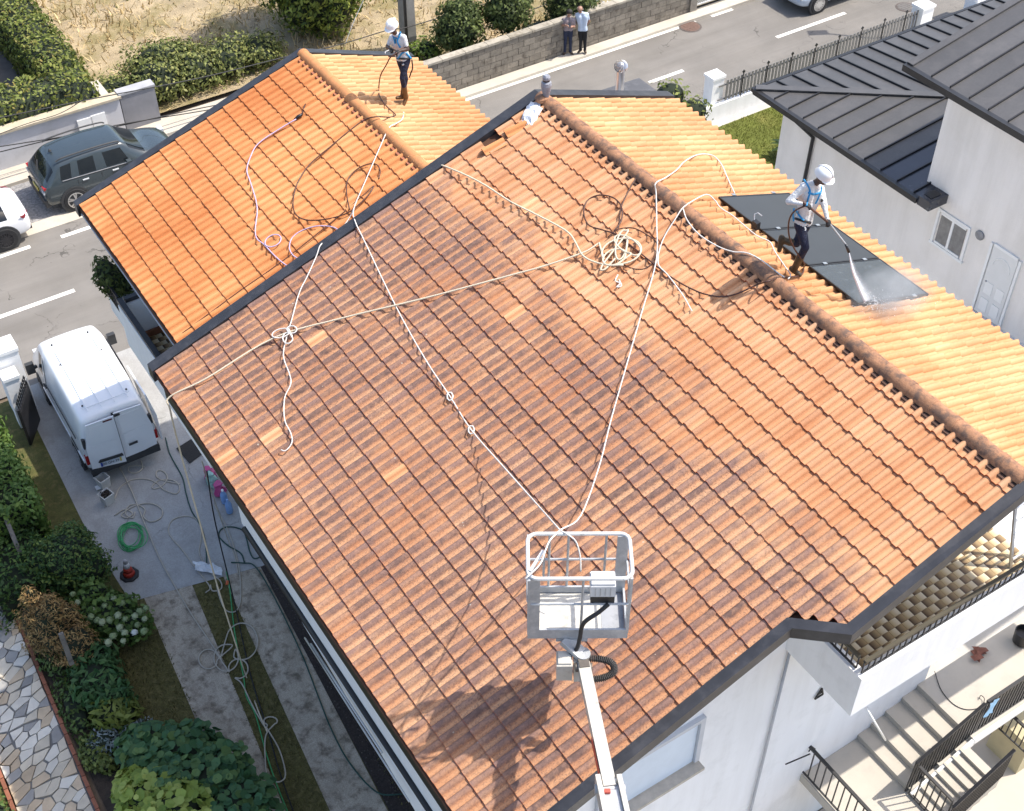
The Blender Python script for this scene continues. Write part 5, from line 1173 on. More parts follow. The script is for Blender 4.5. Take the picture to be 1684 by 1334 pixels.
lp('control_box', mat('control_cover', (.60, .60, .60), .5, .05, 6), lambda mb: (mb.box((.24, .10, .80), (.26, .20, .16)), mb.box((.24, .10, .895), (.24, .17, .03))))
lp('control_base', DARKP, lambda mb: mb.box((.24, .09, .66), (.25, .17, .11)))
for k in range(4): lp('cover_rib', GAL, lambda mb: mb.box((.16+.052*k, -.003, .80), (.008, .006, .13)))
lp('control_cable', mat('black_rubber', (.02, .02, .022), .5, .2, 8), lambda mb: mb.tube(spline([(.30, -.02, .62), (.20, -.05, .52), (.05, -.07, .36), (.02, -.08, .12), (-.01, -.10, -.05), (-.09, -.10, -.16)]), .024, 8), True)
# mount, rotator, boom
M0 = lc(CAM_P(957, 1083, 14.25)); E0 = lc(CAM_P(1003, 1298, 13.0))
lp('mount_plate', GAL, lambda mb: (mb.box((-.06, .18, -.03), (.34, .36, .05)), mb.bar((-.14, .02, -.03), M0+Vector((0, 0, .06)), .14, .07)))
lp('rotator', GAL, lambda mb: mb.lathe(M0+Vector((.01, 0, -.10)), [(.075, 0), (.075, .08), (.06, .085), (.055, .16), (.08, .17), (.08, .20)], 16), True)
lp('motor_cover', BEIGE, lambda mb: (mb.box(M0+Vector((-.19, -.03, -.09)), (.17, .20, .26)), mb.box(M0+Vector((-.19, -.03, .05)), (.14, .16, .03))))
lp('pivot_arm', BEIGE, lambda mb: mb.bar(M0+Vector((-.06, -.02, .02)), M0+Vector((-.05, -.06, -.28)), .07, .10))
d = (E0-M0).normalized()
lp('fly_boom', BEIGE, lambda mb: mb.bar(M0+d*.10, E0, .128, .14))
lp('boom_head', mat('worn_steel', (.16, .14, .12), .55, .2, 9, metal=.4), lambda mb: (mb.bar(M0-d*.02, M0+d*.18, .11, .17), mb.cyl(M0+d*.12+Vector((-.09, 0, 0)), M0+d*.12+Vector((.09, 0, 0)), .05, 12)))
lp('energy_chain', mat('corrugated_hose', (.045, .042, .04), .6, .3, 40), lambda mb: [mb.lathe(p, [(.030, -.010), (.042, -.003), (.042, .003), (.030, .010)], 8, q) for p, q in (lambda P: [(P[i], P[i+1]-P[i]) for i in range(len(P)-1)])(spline([M0+Vector((.05, -.02, .03)), M0+Vector((.20, -.03, .03)), M0+Vector((.32, -.06, 0)), M0+Vector((.34, -.12, -.07)), M0+Vector((.24, -.16, -.12)), M0+Vector((.10, -.16, -.16))], 7))], True)
lp('boom_decal', mat('red_decal', (.45, .05, .03), .5, .1, 6), lambda mb: mb.bar(M0+d*1.05+Vector((-.078, 0, 0)), M0+d*1.55+Vector((-.078, 0, 0)), .004, .09))
lp('knuckle', BEIGE, lambda mb: [mb.bar(E0-d*.10+Vector((s*.105, 0, 0)), E0+d*.75+Vector((s*.105, 0, 0)), .05, .22) for s in (-1, 1)])
lp('knuckle_pin', GAL, lambda mb: (mb.cyl(E0+Vector((-.15, 0, 0)), E0+Vector((.15, 0, 0)), .05, 14), mb.bar(E0+d*.05, E0+d*.75, .15, .12)), True)
lp('safety_tag', mat('red_tag', (.6, .08, .05), .5, .1, 6), lambda mb: mb.box(E0-d*.02+Vector((-.03, -.09, .09)), (.06, .04, .03)))
J = E0+d*.7; g = lc((2.3, -13.6, .9))
lp('main_boom', BEIGE, lambda mb: mb.bar(J, g+Vector((0, 0, .9)), .2, .24))
lp('chassis', BEIGE, lambda mb: (mb.box(g+Vector((0, 0, .55)), (1.3, 2.2, .5)), mb.box(g+Vector((0, 0, .95)), (1.0, 1.0, .4))))
for sx in (-1, 1):
    for sy in (-1, 1): lp('wheel', TYRE, lambda mb: mb.cyl(g+Vector((sx*.50, sy*.75, .32)), g+Vector((sx*.75, sy*.75, .32)), .32, 18))

# ------------------------------------------------------------------ people
SK_D = mat('dark_skin', (.075, .042, .030), .55, .1, 9); SK_T = mat('tan_skin', (.36, .20, .14), .55, .08, 9)
def capsule(mb, a, b, ra, rb, n=12):
    a, b = Vector(a), Vector(b); d = b-a
    if d.length < 1e-5: mb.ball(a, ra, n); return
    u = d.normalized(); P, R = [], []
    for k in range(5): t = math.pi/2*(1-k/4); P.append(a-u*ra*math.sin(t)); R.append(max(.001, ra*math.cos(t)))
    for k in range(5): t = math.pi/2*k/4; P.append(b+u*rb*math.sin(t)); R.append(max(.001, rb*math.cos(t)))
    mb.tube(P, R, n)
def make_person(label, J, s, look, mats, cuts, group=None, voxel=.0115, hands=None, loc=None):
    """J: joints (world). look: direction the face points. mats: name -> material. cuts: part -> material name per body region"""
    J = {k: Vector(v) for k, v in J.items()}
    base = Vector(loc); t = thing('person', label, 'person', base, 0, group)
    C = []                                                    # (a, b, ra, rb, tag)
    def cap(a, b, ra, rb, tg): C.append((Vector(a), Vector(b), ra*s, rb*s, tg))
    look = Vector(look).normalized()
    up = (J['head']-J['neck']).normalized(); side = look.cross(up).normalized(); up2 = side.cross(look)
    H = J['head']
    cap(H+up2*.02*s, H-look*.015*s+up2*.02*s, .092, .088, 'head'); cap(H+look*.035*s-up2*.045*s, H+look*.03*s+up2*.03*s, .062, .07, 'head'); cap(H+look*.045*s-up2*.085*s, H+look*.06*s-up2*.08*s, .036, .03, 'head')
    cap(H+look*.095*s+up2*.0*s, H+look*.112*s-up2*.03*s, .011, .016, 'head')
    for q in (-1, 1): cap(H+side*q*.088*s-look*.01*s+up2*.01*s, H+side*q*.09*s-look*.012*s-up2*.025*s, .018, .014, 'head')
    cap(J['neck']+(J['head']-J['neck'])*.1, H-up2*.05*s, .052, .05, 'head')
    ch = (J['shL']+J['shR'])/2; pv = (J['hipL']+J['hipR'])/2
    for q in ('L', 'R'):
        sh, hp = J['sh'+q], J['hip'+q]
        c1 = ch.lerp(sh, .58)+(pv-ch)*.12; w1 = pv.lerp(hp, .62)+(ch-pv)*.34
        cap(c1, w1, .118, .100, 'torso'); cap(w1, pv.lerp(hp, .75)+(ch-pv)*.10, .100, .108, 'torso'); cap(pv.lerp(hp, .75)+(ch-pv)*.03, hp.lerp(pv, .2), .106, .10, 'hips')
        cap(ch.lerp(sh, .35)+(ch-pv)*.03, sh, .07, .066, 'torso'); cap(J['neck'], ch.lerp(sh, .6)+(ch-pv)*.05, .06, .05, 'torso')
        el, ha = J['el'+q], J['ha'+q]
        m_ = sh.lerp(el, cuts.get('sleeve_len', 1.0)) if cuts.get('sleeve_len', 1.0) < 1 else el
        cap(sh, m_, .062, .050, 'sleeve')
        if cuts.get('sleeve_len', 1) < 1: cap(m_, el, .044, .040, 'arm')
        wr = el.lerp(ha, .80); cap(el, wr, .043, .031, 'forearm')
        f = (ha-el).normalized(); pal = J.get('palm'+q, Vector((0, 0, -1))); pal = (Vector(pal)-f*Vector(pal).dot(f)).normalized(); br = f.cross(pal)
        cap(wr, ha, .030, .026, 'hand')
        for k in range(4):
            o = br*(.024-.016*k)*s; L = (.062, .072, .068, .052)[k]*s; a0 = ha+o+f*.012*s; a1 = a0+f*L*.5+pal*.014*s; a2 = a1+f*L*.15+pal*.034*s; a3 = a2-f*L*.25+pal*.02*s
            for u, v in ((a0, a1), (a1, a2), (a2, a3)): cap(u, v, .0115, .0105, 'hand')
            cap(wr.lerp(ha, .5)+o*.8, a0, .017, .013, 'hand')
        th = wr.lerp(ha, .4)+br*.03*s; th1 = th+f*.03*s+br*.018*s+pal*.018*s; cap(th, th1, .014, .012, 'hand'); cap(th1, th1+f*.028*s+pal*.015*s-br*.004*s, .012, .010, 'hand')
        kn, an, toe = J['kn'+q], J['an'+q], J['toe'+q]
        cap(hp, kn, .092, .060, 'thigh'); bt = cuts.get('boot_from', 1.0); b0 = kn.lerp(an, bt)
        cap(kn, b0, .060, .060-.014*bt, 'shin')
        if bt < 1: cap(b0, an, .064, .050, 'boot')
        d = (toe-an); d.normalize(); cap(an-d*.035*s, an+d*.06*s, .048, .044, 'boot'); cap(an+d*.05*s+(toe-an)*.2, toe, .044, .036, 'boot')
    mb = MB()
    for a, b, ra, rb, tg in C: capsule(mb, a-base, b-base, ra, rb)
    tmp = mb.build('tmp_body', mats['skin']); m1 = tmp.modifiers.new('r', 'REMESH'); m1.mode = 'VOXEL'; m1.voxel_size = voxel; m1.use_smooth_shade = True
    m2 = tmp.modifiers.new('s', 'SMOOTH'); m2.factor = .5; m2.iterations = 3
    dg = bpy.context.evaluated_depsgraph_get(); me = bpy.data.meshes.new_from_object(tmp.evaluated_get(dg)); bpy.data.objects.remove(tmp)
    n = len(me.polygons); cen = np.zeros(n*3); me.polygons.foreach_get('center', cen); cen = cen.reshape(-1, 3)+np.array(base)
    best = np.full(n, 9.); idx = np.zeros(n, int); names = list(mats); me.materials.clear()
    for k in names: me.materials.append(mats[k])
    for a, b, ra, rb, tg in C:
        a_, b_ = np.array(a), np.array(b); ab = b_-a_; L2 = max(ab@ab, 1e-9); tt = np.clip((cen-a_)@ab/L2, 0, 1); dd = np.linalg.norm(cen-a_-tt[:, None]*ab, axis=1)-(ra+(rb-ra)*tt)
        k = names.index(cuts[tg]); u = dd < best; best[u] = dd[u]; idx[u] = k
    me.polygons.foreach_set('material_index', idx); me.polygons.foreach_set('use_smooth', [True]*n)
    me.name = 'body'; o = bpy.data.objects.new('body', me); COL.objects.link(o); o.parent = t
    for q in (-1, 1):
        e = MB(); e.ball(H+look*.094*s+side*q*.034*s+up2*.018*s, .012*s, 8); e.build('eye', mat('dark_eye', (.02, .015, .012), .3, .1, 5), t, world=True)
    return t, dict(H=H, look=look, up=up2, side=side, ch=ch, pv=pv, J=J)
def hard_hat(t, I, s, m):
    H, u, l, sd = I['H'], I['up'], I['look'], I['side']; mb = MB(); c = H+u*.052*s-l*.012*s; prof_ = [(.122, -.005), (.126, .0), (.118, .03), (.112, .07), (.088, .112), (.05, .132), (.012, .138)]
    R = Matrix((l, u.cross(l), u)).transposed(); rings = []
    for r, z in prof_: rings.append([c+R @ (Vector((r*1.12*math.cos(a), r*math.sin(a), z))*s) for a in [2*math.pi*k/22 for k in range(22)]])
    mb.grid(rings, close=True, caps=True); hat = mb.build('hard_hat', m, t, smooth=True, world=True, autosmooth=50)
    mb = MB(); mb.grid([[c+R @ (Vector((.12*1.12*math.cos(a), .12*math.sin(a), .004))*s) for a in [math.radians(-75+150*k/12) for k in range(13)]], [c+R @ (Vector((.12*1.12*math.cos(a)+.055*math.cos(a)**.5 if math.cos(a) > 0 else .12*1.12*math.cos(a), .122*math.sin(a), -.012))*s) for a in [math.radians(-75+150*k/12) for k in range(13)]]]); mb.build('brim', m, hat, smooth=True, world=True)
    mb = MB(); mb.tube([c+R @ (Vector((.128*1.12*math.cos(a), .0, .128*math.sin(a)+.02))*s) for a in [math.radians(20+140*k/10) for k in range(11)]], .010*s, 6); mb.build('hat_ridge', m, hat, smooth=True, world=True)
def strap(t, pts, r, m, name='harness_strap', surf=None):
    mb = MB(); mb.tube(spline(pts, 5), r, 6); return mb.build(name, m, t, smooth=True, world=True)
HATW = mat('hat_white', (.80, .80, .80), .3, .03, 6); SHIRT = mat('white_cotton', (.72, .72, .72), .9, .08, 14, (.58, .57, .55), 9, .55, .75, bmp=.9, bscale=16, bdist=.06); NAVY = mat('navy_trousers', (.012, .016, .040), .85, .25, 12, bmp=.8, bscale=16, bdist=.06); BOOT = mat('mud_boot', (.055, .036, .018), .5, .3, 9, (.11, .065, .025), 8, .5, .7)
BLUE = mat('blue_webbing', (.03, .27, .55), .7, .1, 12); GLOVE = mat('black_glove', (.018, .018, .02), .7, .2, 12)
WCUT = dict(head='skin', torso='shirt', hips='trousers', sleeve='shirt', arm='skin', forearm='shirt', hand='glove', thigh='trousers', shin='trousers', boot='boot')
WM = dict(skin=SK_D, shirt=SHIRT, trousers=NAVY, boot=BOOT, glove=GLOVE)
def S_(ox, oy, k):
    return lambda x, y: (ox+x/k, oy+y/k)
# worker hosing the panels
f0 = Rp(1303, 452, .05); A = S_(1240, 250, 4.94)
def a_(x, y, off=0): return vp(*A(x, y), f0, off)
Jw = dict(head=a_(558, 205, -.10), neck=a_(492, 258, -.02), shR=a_(405, 282, -.10), shL=a_(538, 300, .12), elR=a_(282, 402, -.16), haR=a_(428, 432, -.34), elL=a_(572, 445, -.02), haL=a_(600, 570, -.18),
          hipR=a_(375, 590, -.06), hipL=a_(415, 592, .10), knR=a_(418, 775, -.18), anR=a_(322, 960, -.02), toeR=a_(372, 1000, -.06), knL=a_(345, 745, .16), anL=a_(222, 712, .10), toeL=a_(205, 800, .08), palmR=(.2, -.2, -.6), palmL=(.1, .1, -1))
wk, I = make_person('worker in white shirt, hard hat and blue harness spraying the solar panels, one boot raised', Jw, .90, (RH*.75-FH*.55+Vector((0, 0, -.40))), WM, dict(WCUT, boot_from=.42), 'roof workers in hard hats', loc=f0)
hard_hat(wk, I, .90, HATW)
def on_body(px, py, off): return vp(*A(px, py), f0, off)
# harness: two shoulder straps, chest strap, leg straps hug the front of the body
BVHS = {}
def hug(t, pts, r, m, name='harness_strap', lift=.004):
    """strap laid on the body: each point is dropped onto the nearest skin / cloth"""
    b = next(c for c in t.children if c.name.startswith('body')); key = t.name
    if key not in BVHS:
        me = b.data; BVHS[key] = BVHTree.FromPolygons([v.co+t.location for v in me.vertices], [list(p.vertices) for p in me.polygons])
    bv = BVHS[key]; out = []
    for p in spline(pts, 6):
        d = (p-Vector(CAM.tolist())).normalized(); h = bv.ray_cast(Vector(CAM.tolist()), d)
        out.append(h[0]-d*lift if h[0] is not None and (h[0]-p).length < .6 else p)
    mb = MB(); mb.tube(out, r, 6); return mb.build(name, m, t, smooth=True, world=True)
def hp_(pts, off=-.1): return [on_body(x, y, off) for x, y in pts]
hug(wk, hp_([(405, 225), (435, 270), (455, 320), (440, 380), (425, 440)]), .013, BLUE)
hug(wk, hp_([(548, 280), (545, 320), (520, 380), (500, 420)]), .012, BLUE)
hug(wk, hp_([(440, 330), (490, 345), (540, 330)]), .014, BLUE, 'chest_strap')
hug(wk, hp_([(340, 470), (370, 520), (420, 575)]), .014, BLUE); hug(wk, hp_([(460, 575), (400, 560), (335, 540)]), .018, GLOVE, 'belt')
hug(wk, hp_([(325, 460), (318, 510), (322, 560)]), .012, BLUE); hug(wk, hp_([(545, 385), (556, 392), (552, 402), (544, 398)]), .010, GLOVE, 'shirt_badge')
hug(wk, hp_([(408, 610), (418, 625), (414, 640)]), .010, mat('pocket_mark', (.6, .6, .6), .7, .05, 5), 'pocket_mark')
# lance held in both hands
haR, haL = Jw['haR'], Jw['haL']; tipp = Rp(1398, 428, .42); bend = a_(752, 758, -.35)
LN = thing('pressure_lance', 'long grey pressure washer lance in the hands of the panel worker', 'lance', haR)
d0 = (haL-haR).normalized(); g0 = haR-d0*.08; tip = a_(772, 815, -.36)
mb = MB(); mb.tube([g0, haR, haL], .016, 8); mb.build('grip', mat('lance_grip', (.10, .05, .04), .5, .2, 8), LN, smooth=True, world=True)
mb = MB(); mb.tube([haL-d0*.02, haL+d0*.05, bend, tip], .0095, 8); mb.build('pipe', GAL, LN, smooth=True, world=True)
mb = MB(); mb.tube([bend-(bend-haL).normalized()*.02, tip], [.016, .020], 10); mb.build('nozzle', DARKP, LN, smooth=True, world=True)
# water: fan from the nozzle, splash and spray
hit = Rp(1432, 497, .13)
WT = bpy.data.materials.new('water_spray'); WT.use_nodes = True; t_ = WT.node_tree; b_ = t_.nodes['Principled BSDF']; b_.inputs['Base Color'].default_value = (.85, .87, .9, 1); b_.inputs['Roughness'].default_value = .5
tr = t_.nodes.new('ShaderNodeBsdfTransparent'); ms = t_.nodes.new('ShaderNodeMixShader'); t_.links.new(tr.outputs[0], ms.inputs[1]); t_.links.new(b_.outputs[0], ms.inputs[2]); t_.links.new(ms.outputs[0], t_.nodes['Material Output'].inputs[0])
uvn = t_.nodes.new('ShaderNodeUVMap'); uvn.uv_map = 'UVMap'; se = t_.nodes.new('ShaderNodeSeparateXYZ'); t_.links.new(uvn.outputs[0], se.inputs[0])
edge = ramp(t_, se.outputs[0], [(0, 0), (.06, .95), (.16, .8), (.45, .30), (1, 0)]); t_.links.new(mth(t_, 'MULTIPLY', edge, mth(t_, 'MULTIPLY', ramp(t_, noise(t_, pos(t_), 16, 4), [(.3, .45), (.7, 1)]), ramp(t_, se.outputs[1], [(0, .95), (.6, .75), (1, .55)]))), ms.inputs[0])
SP_ = thing('water_jet', 'white jet of water fanning from the lance onto the nearest solar panel', 'water', tip)
mb = MB(); n = 12
lft = [tip, a_(800, 960, -.40), a_(850, 1090, -.38), Rp(1423, 496, .14)]; rgt = [tip+RH*.01, a_(835, 945, -.36), a_(915, 1060, -.36), Rp(1452, 496, .14)]
Lp_, Rg_ = spline(lft, 6), spline(rgt, 6)
for layer in (0, .03):
    for i in range(len(Lp_)-1):
        for k in range(8):
            u0, u1 = k/8, (k+1)/8; v0, v1 = i/(len(Lp_)-1), (i+1)/(len(Lp_)-1)
            bow = lambda u: FH*(layer*v0+.03*math.sin(math.pi*u))
            mb.face([Lp_[i].lerp(Rg_[i], u0)+bow(u0), Lp_[i].lerp(Rg_[i], u1)+bow(u1), Lp_[i+1].lerp(Rg_[i+1], u1)+bow(u1), Lp_[i+1].lerp(Rg_[i+1], u0)+bow(u0)], [(u0, v0), (u1, v0), (u1, v1), (u0, v1)])
mb.build('spray_fan', WT, SP_, world=True)
core = mat('water_core', (.85, .86, .88), .3, .03, 20)
mb = MB(); mb.tube(Lp_, [.006+.016*min(1, i/14) for i in range(len(Lp_))], 7); mb.build('jet_core', core, SP_, smooth=True, world=True)
mb = MB(); r2 = random.Random(9)
for k in range(260):
    f = abs(r2.gauss(0, 1)); q = hit+Vector((r2.gauss(.0, .13), r2.gauss(-.10, .12), abs(r2.gauss(0, .05))))
    if r2.random() < .35: q = hit+Vector((r2.uniform(-.1, 1.2), r2.gauss(-.08, .08), abs(r2.gauss(0, .03))-.30*0)); q.z = zr(q.x)+.12+abs(r2.gauss(0, .03))
    mb.ball(q, r2.uniform(.002, .007), 5)
mb.build('droplets', core, SP_, kind='stuff', world=True)
MIST = bpy.data.materials.new('spray_mist'); MIST.use_nodes = True; t_ = MIST.node_tree; t_.nodes.remove(t_.nodes['Principled BSDF']); pv_ = t_.nodes.new('ShaderNodeVolumePrincipled'); pv_.inputs['Color'].default_value = (1, 1, 1, 1)
tc = t_.nodes.new('ShaderNodeTexCoord'); ln = t_.nodes.new('ShaderNodeVectorMath'); ln.operation = 'LENGTH'; t_.links.new(tc.outputs['Object'], ln.inputs[0]); fall = ramp(t_, ln.outputs['Value'], [(.1, 1), (.55, .35), (.98, 0)])
t_.links.new(mth(t_, 'MULTIPLY', mth(t_, 'MULTIPLY', fall, ramp(t_, noise(t_, pos(t_), 3.2, 3), [(.35, .2), (.7, 1)])), 5.0), pv_.inputs['Density']); t_.links.new(pv_.outputs[0], t_.nodes['Material Output'].inputs['Volume'])
def mist(c, sz, lab):
    mb = MB(); mb.ball((0, 0, 0), 1.0, 16); o = mb.build('spray_mist', MIST, smooth=True); o.location = c; o.scale = sz; tag(o, lab, 'mist'); o['kind'] = 'stuff'
mist(hit+Vector((.25, -.12, .12)), (.78, .50, .36), 'thin white mist where the jet hits the edge of the panels')
# worker at the far ridge
f1 = BRp(667, 172, .05); Bk = S_(590, 10, 6.67)
def b_(x, y, off=0): return vp(*Bk(x, y), f1, off)
Jb = dict(head=b_(366, 238, -.14), neck=b_(402, 305, -.06), shR=b_(365, 345, .10), shL=b_(492, 345, -.10), elR=b_(312, 450, .06), haR=b_(352, 478, -.16), elL=b_(535, 475, -.16), haL=b_(425, 497, -.26),
          hipR=b_(458, 590, .08), hipL=b_(522, 592, -.06), knL=b_(478, 790, -.16), anL=b_(518, 1010, -.02), toeL=b_(492, 1090, -.10), knR=b_(512, 800, .08), anR=b_(478, 1000, .06), toeR=b_(418, 1008, .0), palmR=(0, 0, -1), palmL=(0, 0, -1))
wk2, I2 = make_person('worker in white polo shirt and hard hat standing by the far ridge holding a hose', Jb, .84, (-RH*.50-FH*.65+Vector((0, 0, -.28))), dict(WM, boot=mat('sunny_boot', (.16, .075, .022), .5, .25, 9, (.07, .04, .02), 9, .5, .65)), dict(WCUT, boot_from=.45, sleeve_len=.62, forearm='skin', arm='skin', hand='glove'), 'roof workers in hard hats', loc=f1)
hard_hat(wk2, I2, .84, HATW)
def hb(pts): return [b_(x, y, -.1) for x, y in pts]
hug(wk2, hb([(455, 290), (440, 340), (425, 385), (440, 430), (455, 455)]), .017, BLUE); hug(wk2, hb([(380, 330), (395, 380), (400, 410)]), .020, BLUE); hug(wk2, hb([(388, 355), (420, 350)]), .022, BLUE, 'chest_strap')
hug(wk2, hb([(430, 580), (470, 525), (500, 505)]), .018, BLUE); hug(wk2, hb([(520, 515), (545, 545), (575, 575)]), .018, BLUE); hug(wk2, hb([(420, 575), (500, 578), (575, 572)]), .018, GLOVE, 'belt')
hug(wk2, hb([(478, 645), (495, 640)]), .014, mat('pocket_mark', (.6, .6, .6), .7, .05, 5), 'pocket_mark')
strap(wk2, [b_(582, 590, -.06), b_(590, 680, -.05), b_(570, 740, -.04), b_(555, 785, -.03)], .012, DARKP, 'lanyard')
gun = thing('spray_gun', 'black spray gun with hose held by the worker at the far ridge', 'spray gun', Jb['haL'])
mb = MB(); mb.tube([Jb['haR']+Vector((0, 0, .02)), Jb['haL'], Jb['haL']-RH*.02-Vector((0, 0, .10))], .014, 7); mb.build('grip', DARKP, gun, smooth=True, world=True)
mb = MB(); mb.tube([Jb['haR'], Jb['haR']-RH*.10+Vector((0, 0, -.04)), b_(290, 520, -.3)], .010, 7); mb.build('barrel', GAL, gun, smooth=True, world=True)
# two men watching from the pavement
Mn = S_(860, 0, 5.26)
fA, fB = gz(932, 88.5, .10), gz(957, 87, .10)
def man(label, F, P, s, look, ms, cuts):
    J = {k: vp(*Mn(*v[:2]), F, v[2] if len(v) > 2 else 0) for k, v in P.items()}
    return make_person(label, J, s, look, ms, cuts, 'men standing by the block wall', voxel=.014, loc=F)
CK = mat('checked_shirt', (.33, .27, .27), .9, .2, 30, (.20, .17, .19), 40, .5, .55); JEAN = mat('dark_jeans', (.018, .026, .058), .85, .2, 12); LB = mat('light_blue_shirt', (.50, .58, .70), .9, .06, 12, bmp=.2); BLKT = mat('black_trousers', (.010, .010, .013), .85, .2, 12); SHOE = mat('brown_shoe', (.06, .035, .02), .5, .2, 9)
MC = dict(WCUT, sleeve_len=.6, forearm='skin', arm='skin', hand='skin')
pA = dict(head=(402, 112, -.10), neck=(394, 145), shR=(352, 168), shL=(440, 168), elR=(336, 218, -.04), haR=(386, 222, -.22), elL=(448, 232, -.04), haL=(420, 228, -.22), hipR=(370, 262), hipL=(412, 262), knR=(366, 360), knL=(410, 358), anR=(362, 452), anL=(412, 452), toeR=(350, 474, -.06), toeL=(432, 468, -.04))
mA, IA = man('man in checked shirt and dark jeans looking down at a phone by the wall', fA, pA, .90, -FH+Vector((0, 0, -.9)), dict(skin=SK_T, shirt=CK, trousers=JEAN, boot=SHOE), dict(MC))
HAIR = mat('dark_hair', (.015, .012, .010), .7, .2, 14); GHAIR = mat('grey_hair', (.35, .34, .33), .8, .2, 14)
def hair(t, I, s, m, k=1.0):
    mb = MB(); H, u, l, sd = I['H'], I['up'], I['look'], I['side']; R = Matrix((l, u.cross(l), u)).transposed()
    mb.grid([[H+R @ (Vector((-.014+r*math.cos(a)*(.85 if math.cos(a) > 0 else 1), r*math.sin(a), z))*s) for a in [2*math.pi*k_/18 for k_ in range(18)]] for r, z in ((.103, -.01), (.107, .03), (.103, .07), (.082, .105), (.045, .122), (.01, .126))], close=True, caps=True)
    mb.build('hair', m, t, smooth=True, world=True)
hair(mA, IA, .90, HAIR)
ph = thing('mobile_phone', 'small dark phone in the hands of the man in the checked shirt', 'phone', (IA['J']['haL']+IA['J']['haR'])/2+Vector((0, 0, .03)))
mb = MB(); mb.box((0, 0, 0), (.075, .14, .010), Euler((.7, 0, -YAW)).to_matrix()); mb.build('case', DARKP, ph); mb = MB(); mb.box(Euler((.7, 0, -YAW)).to_matrix() @ Vector((0, 0, .0062)), (.066, .125, .002), Euler((.7, 0, -YAW)).to_matrix()); mb.build('screen', glass('phone_glass'), ph)
pB = dict(head=(494, 82, -.06), neck=(497, 112), shR=(466, 128), shL=(554, 126), elR=(470, 192, .06), haR=(520, 226, .16), elL=(574, 186, .08), haL=(540, 230, .18), hipR=(496, 268), hipL=(538, 268), knR=(500, 352), knL=(538, 352), anR=(496, 436), anL=(536, 440), toeR=(476, 456, -.06), toeL=(544, 458, -.08))
mB, IB = man('grey haired man in a light blue shirt and black trousers, hands behind his back', fB, pB, .92, -FH-RH*.35+Vector((0, 0, -.6)), dict(skin=SK_T, shirt=LB, trousers=BLKT, boot=SHOE), dict(MC))
mb = MB(); H_, u_, l_ = IB['H'], IB['up'], IB['look']; R_3 = Matrix((l_, u_.cross(l_), u_)).transposed()
mb.grid([[H_+R_3 @ (Vector((-.01+.105*math.cos(a), .105*math.sin(a), z))*.92) for a in [math.radians(80+200*k/12) for k in range(13)]] for z in (-.03, .0, .03, .05)]); mb.build('hair', GHAIR, mB, smooth=True, world=True)

# ------------------------------------------------------------------ ropes and hoses
ROPE = mat('cream_rope', (.66, .57, .42), .85, .08, 20, bmp=.5, bscale=90); ROPEW = mat('white_rope', (.70, .67, .62), .85, .08, 20, bmp=.5, bscale=90); HOSEB = mat('brown_hose', (.075, .030, .020), .5, .15, 9); LILAC = mat('lilac_hose', (.50, .40, .56), .5, .08, 9)
GHOSE = mat('green_hose', (.05, .34, .11), .4, .15, 9); DGH = mat('dark_green_hose', (.012, .055, .04), .5, .2, 9); BEIGH = mat('beige_hose', (.42, .38, .31), .55, .08, 9); BCAB = mat('black_cable', (.010, .010, .011), .5, .2, 9)
def onp(fn, pts, lift=.055): return [fn(x, y, lift+.045) for x, y in pts]
def rope(name, label, cat, pts, r, m, n=5, group=None, sm=True):
    mb = MB(); mb.tube(spline(pts, n) if sm else pts, r, 7); return tag(mb.build(name, m, smooth=True), label, cat, group)
def G(pts, z=.02): return [gz(x, y, z) for x, y in pts]
# cream rope straight across the near roof and down over its eave to the drive
eav = Lp(279, 653, .06)
p1 = onp(Lp, [(985, 400), (960, 415), (900, 436), (850, 450), (700, 490), (560, 524), (450, 556), (340, 622)], .06)+[eav]
dn = [Vector((-.10, eav.y-.03, 7.45))]; g_ = gz(470, 1285, .03)
for q, z in (((297, 745), 6.3), ((326, 850), 4.7), ((352, 945), 3.1), ((388, 1060), 1.4)): dn.append(gz(*q, z))
dn += G([(404, 1110), (425, 1170), (440, 1205)], .03)
rope('rope', 'thick cream rope straight across the weathered roof, hanging over its left eave', 'rope', p1+dn, .0135, ROPE, 6)
rope('rope', 'cream rope coming over the black edge trim from the back ridge to the coil', 'rope',
     [BRp(706, 280, .12), Vector(tuple(gy(720, 271, .12))), ]+onp(Lp, [(745, 279), (770, 290), (800, 306), (840, 332), (880, 352), (920, 373), (938, 386), (948, 402), (958, 420), (975, 430), (1000, 436), (1025, 436)], .07), .0135, ROPE)
c_ = onp(Lp, [(985, 400)]+loop((1022, 414), 33, 20, 160, 470, 16, -12)+loop((1032, 404), 24, 12, 60, 400, 14, 30)+loop((1010, 424), 20, 12, 0, 380, 14, -25)+loop((1022, 404), 9, 24, -40, 300, 14, 12)+[(990, 438), (995, 443), (1012, 425)], .06)
for i, p in enumerate(c_): p.z += .010*math.sin(i*.35)+.008
rope('rope_coil', 'tangled coil of cream rope lying high on the weathered roof', 'rope', c_, .0135, ROPE)
rope('rope', 'short loose end of white rope below the cream coil', 'rope', onp(Lp, [(1016, 452), (1012, 462), (1020, 466), (1014, 472), (1022, 470), (1018, 460)], .03), .010, ROPEW)
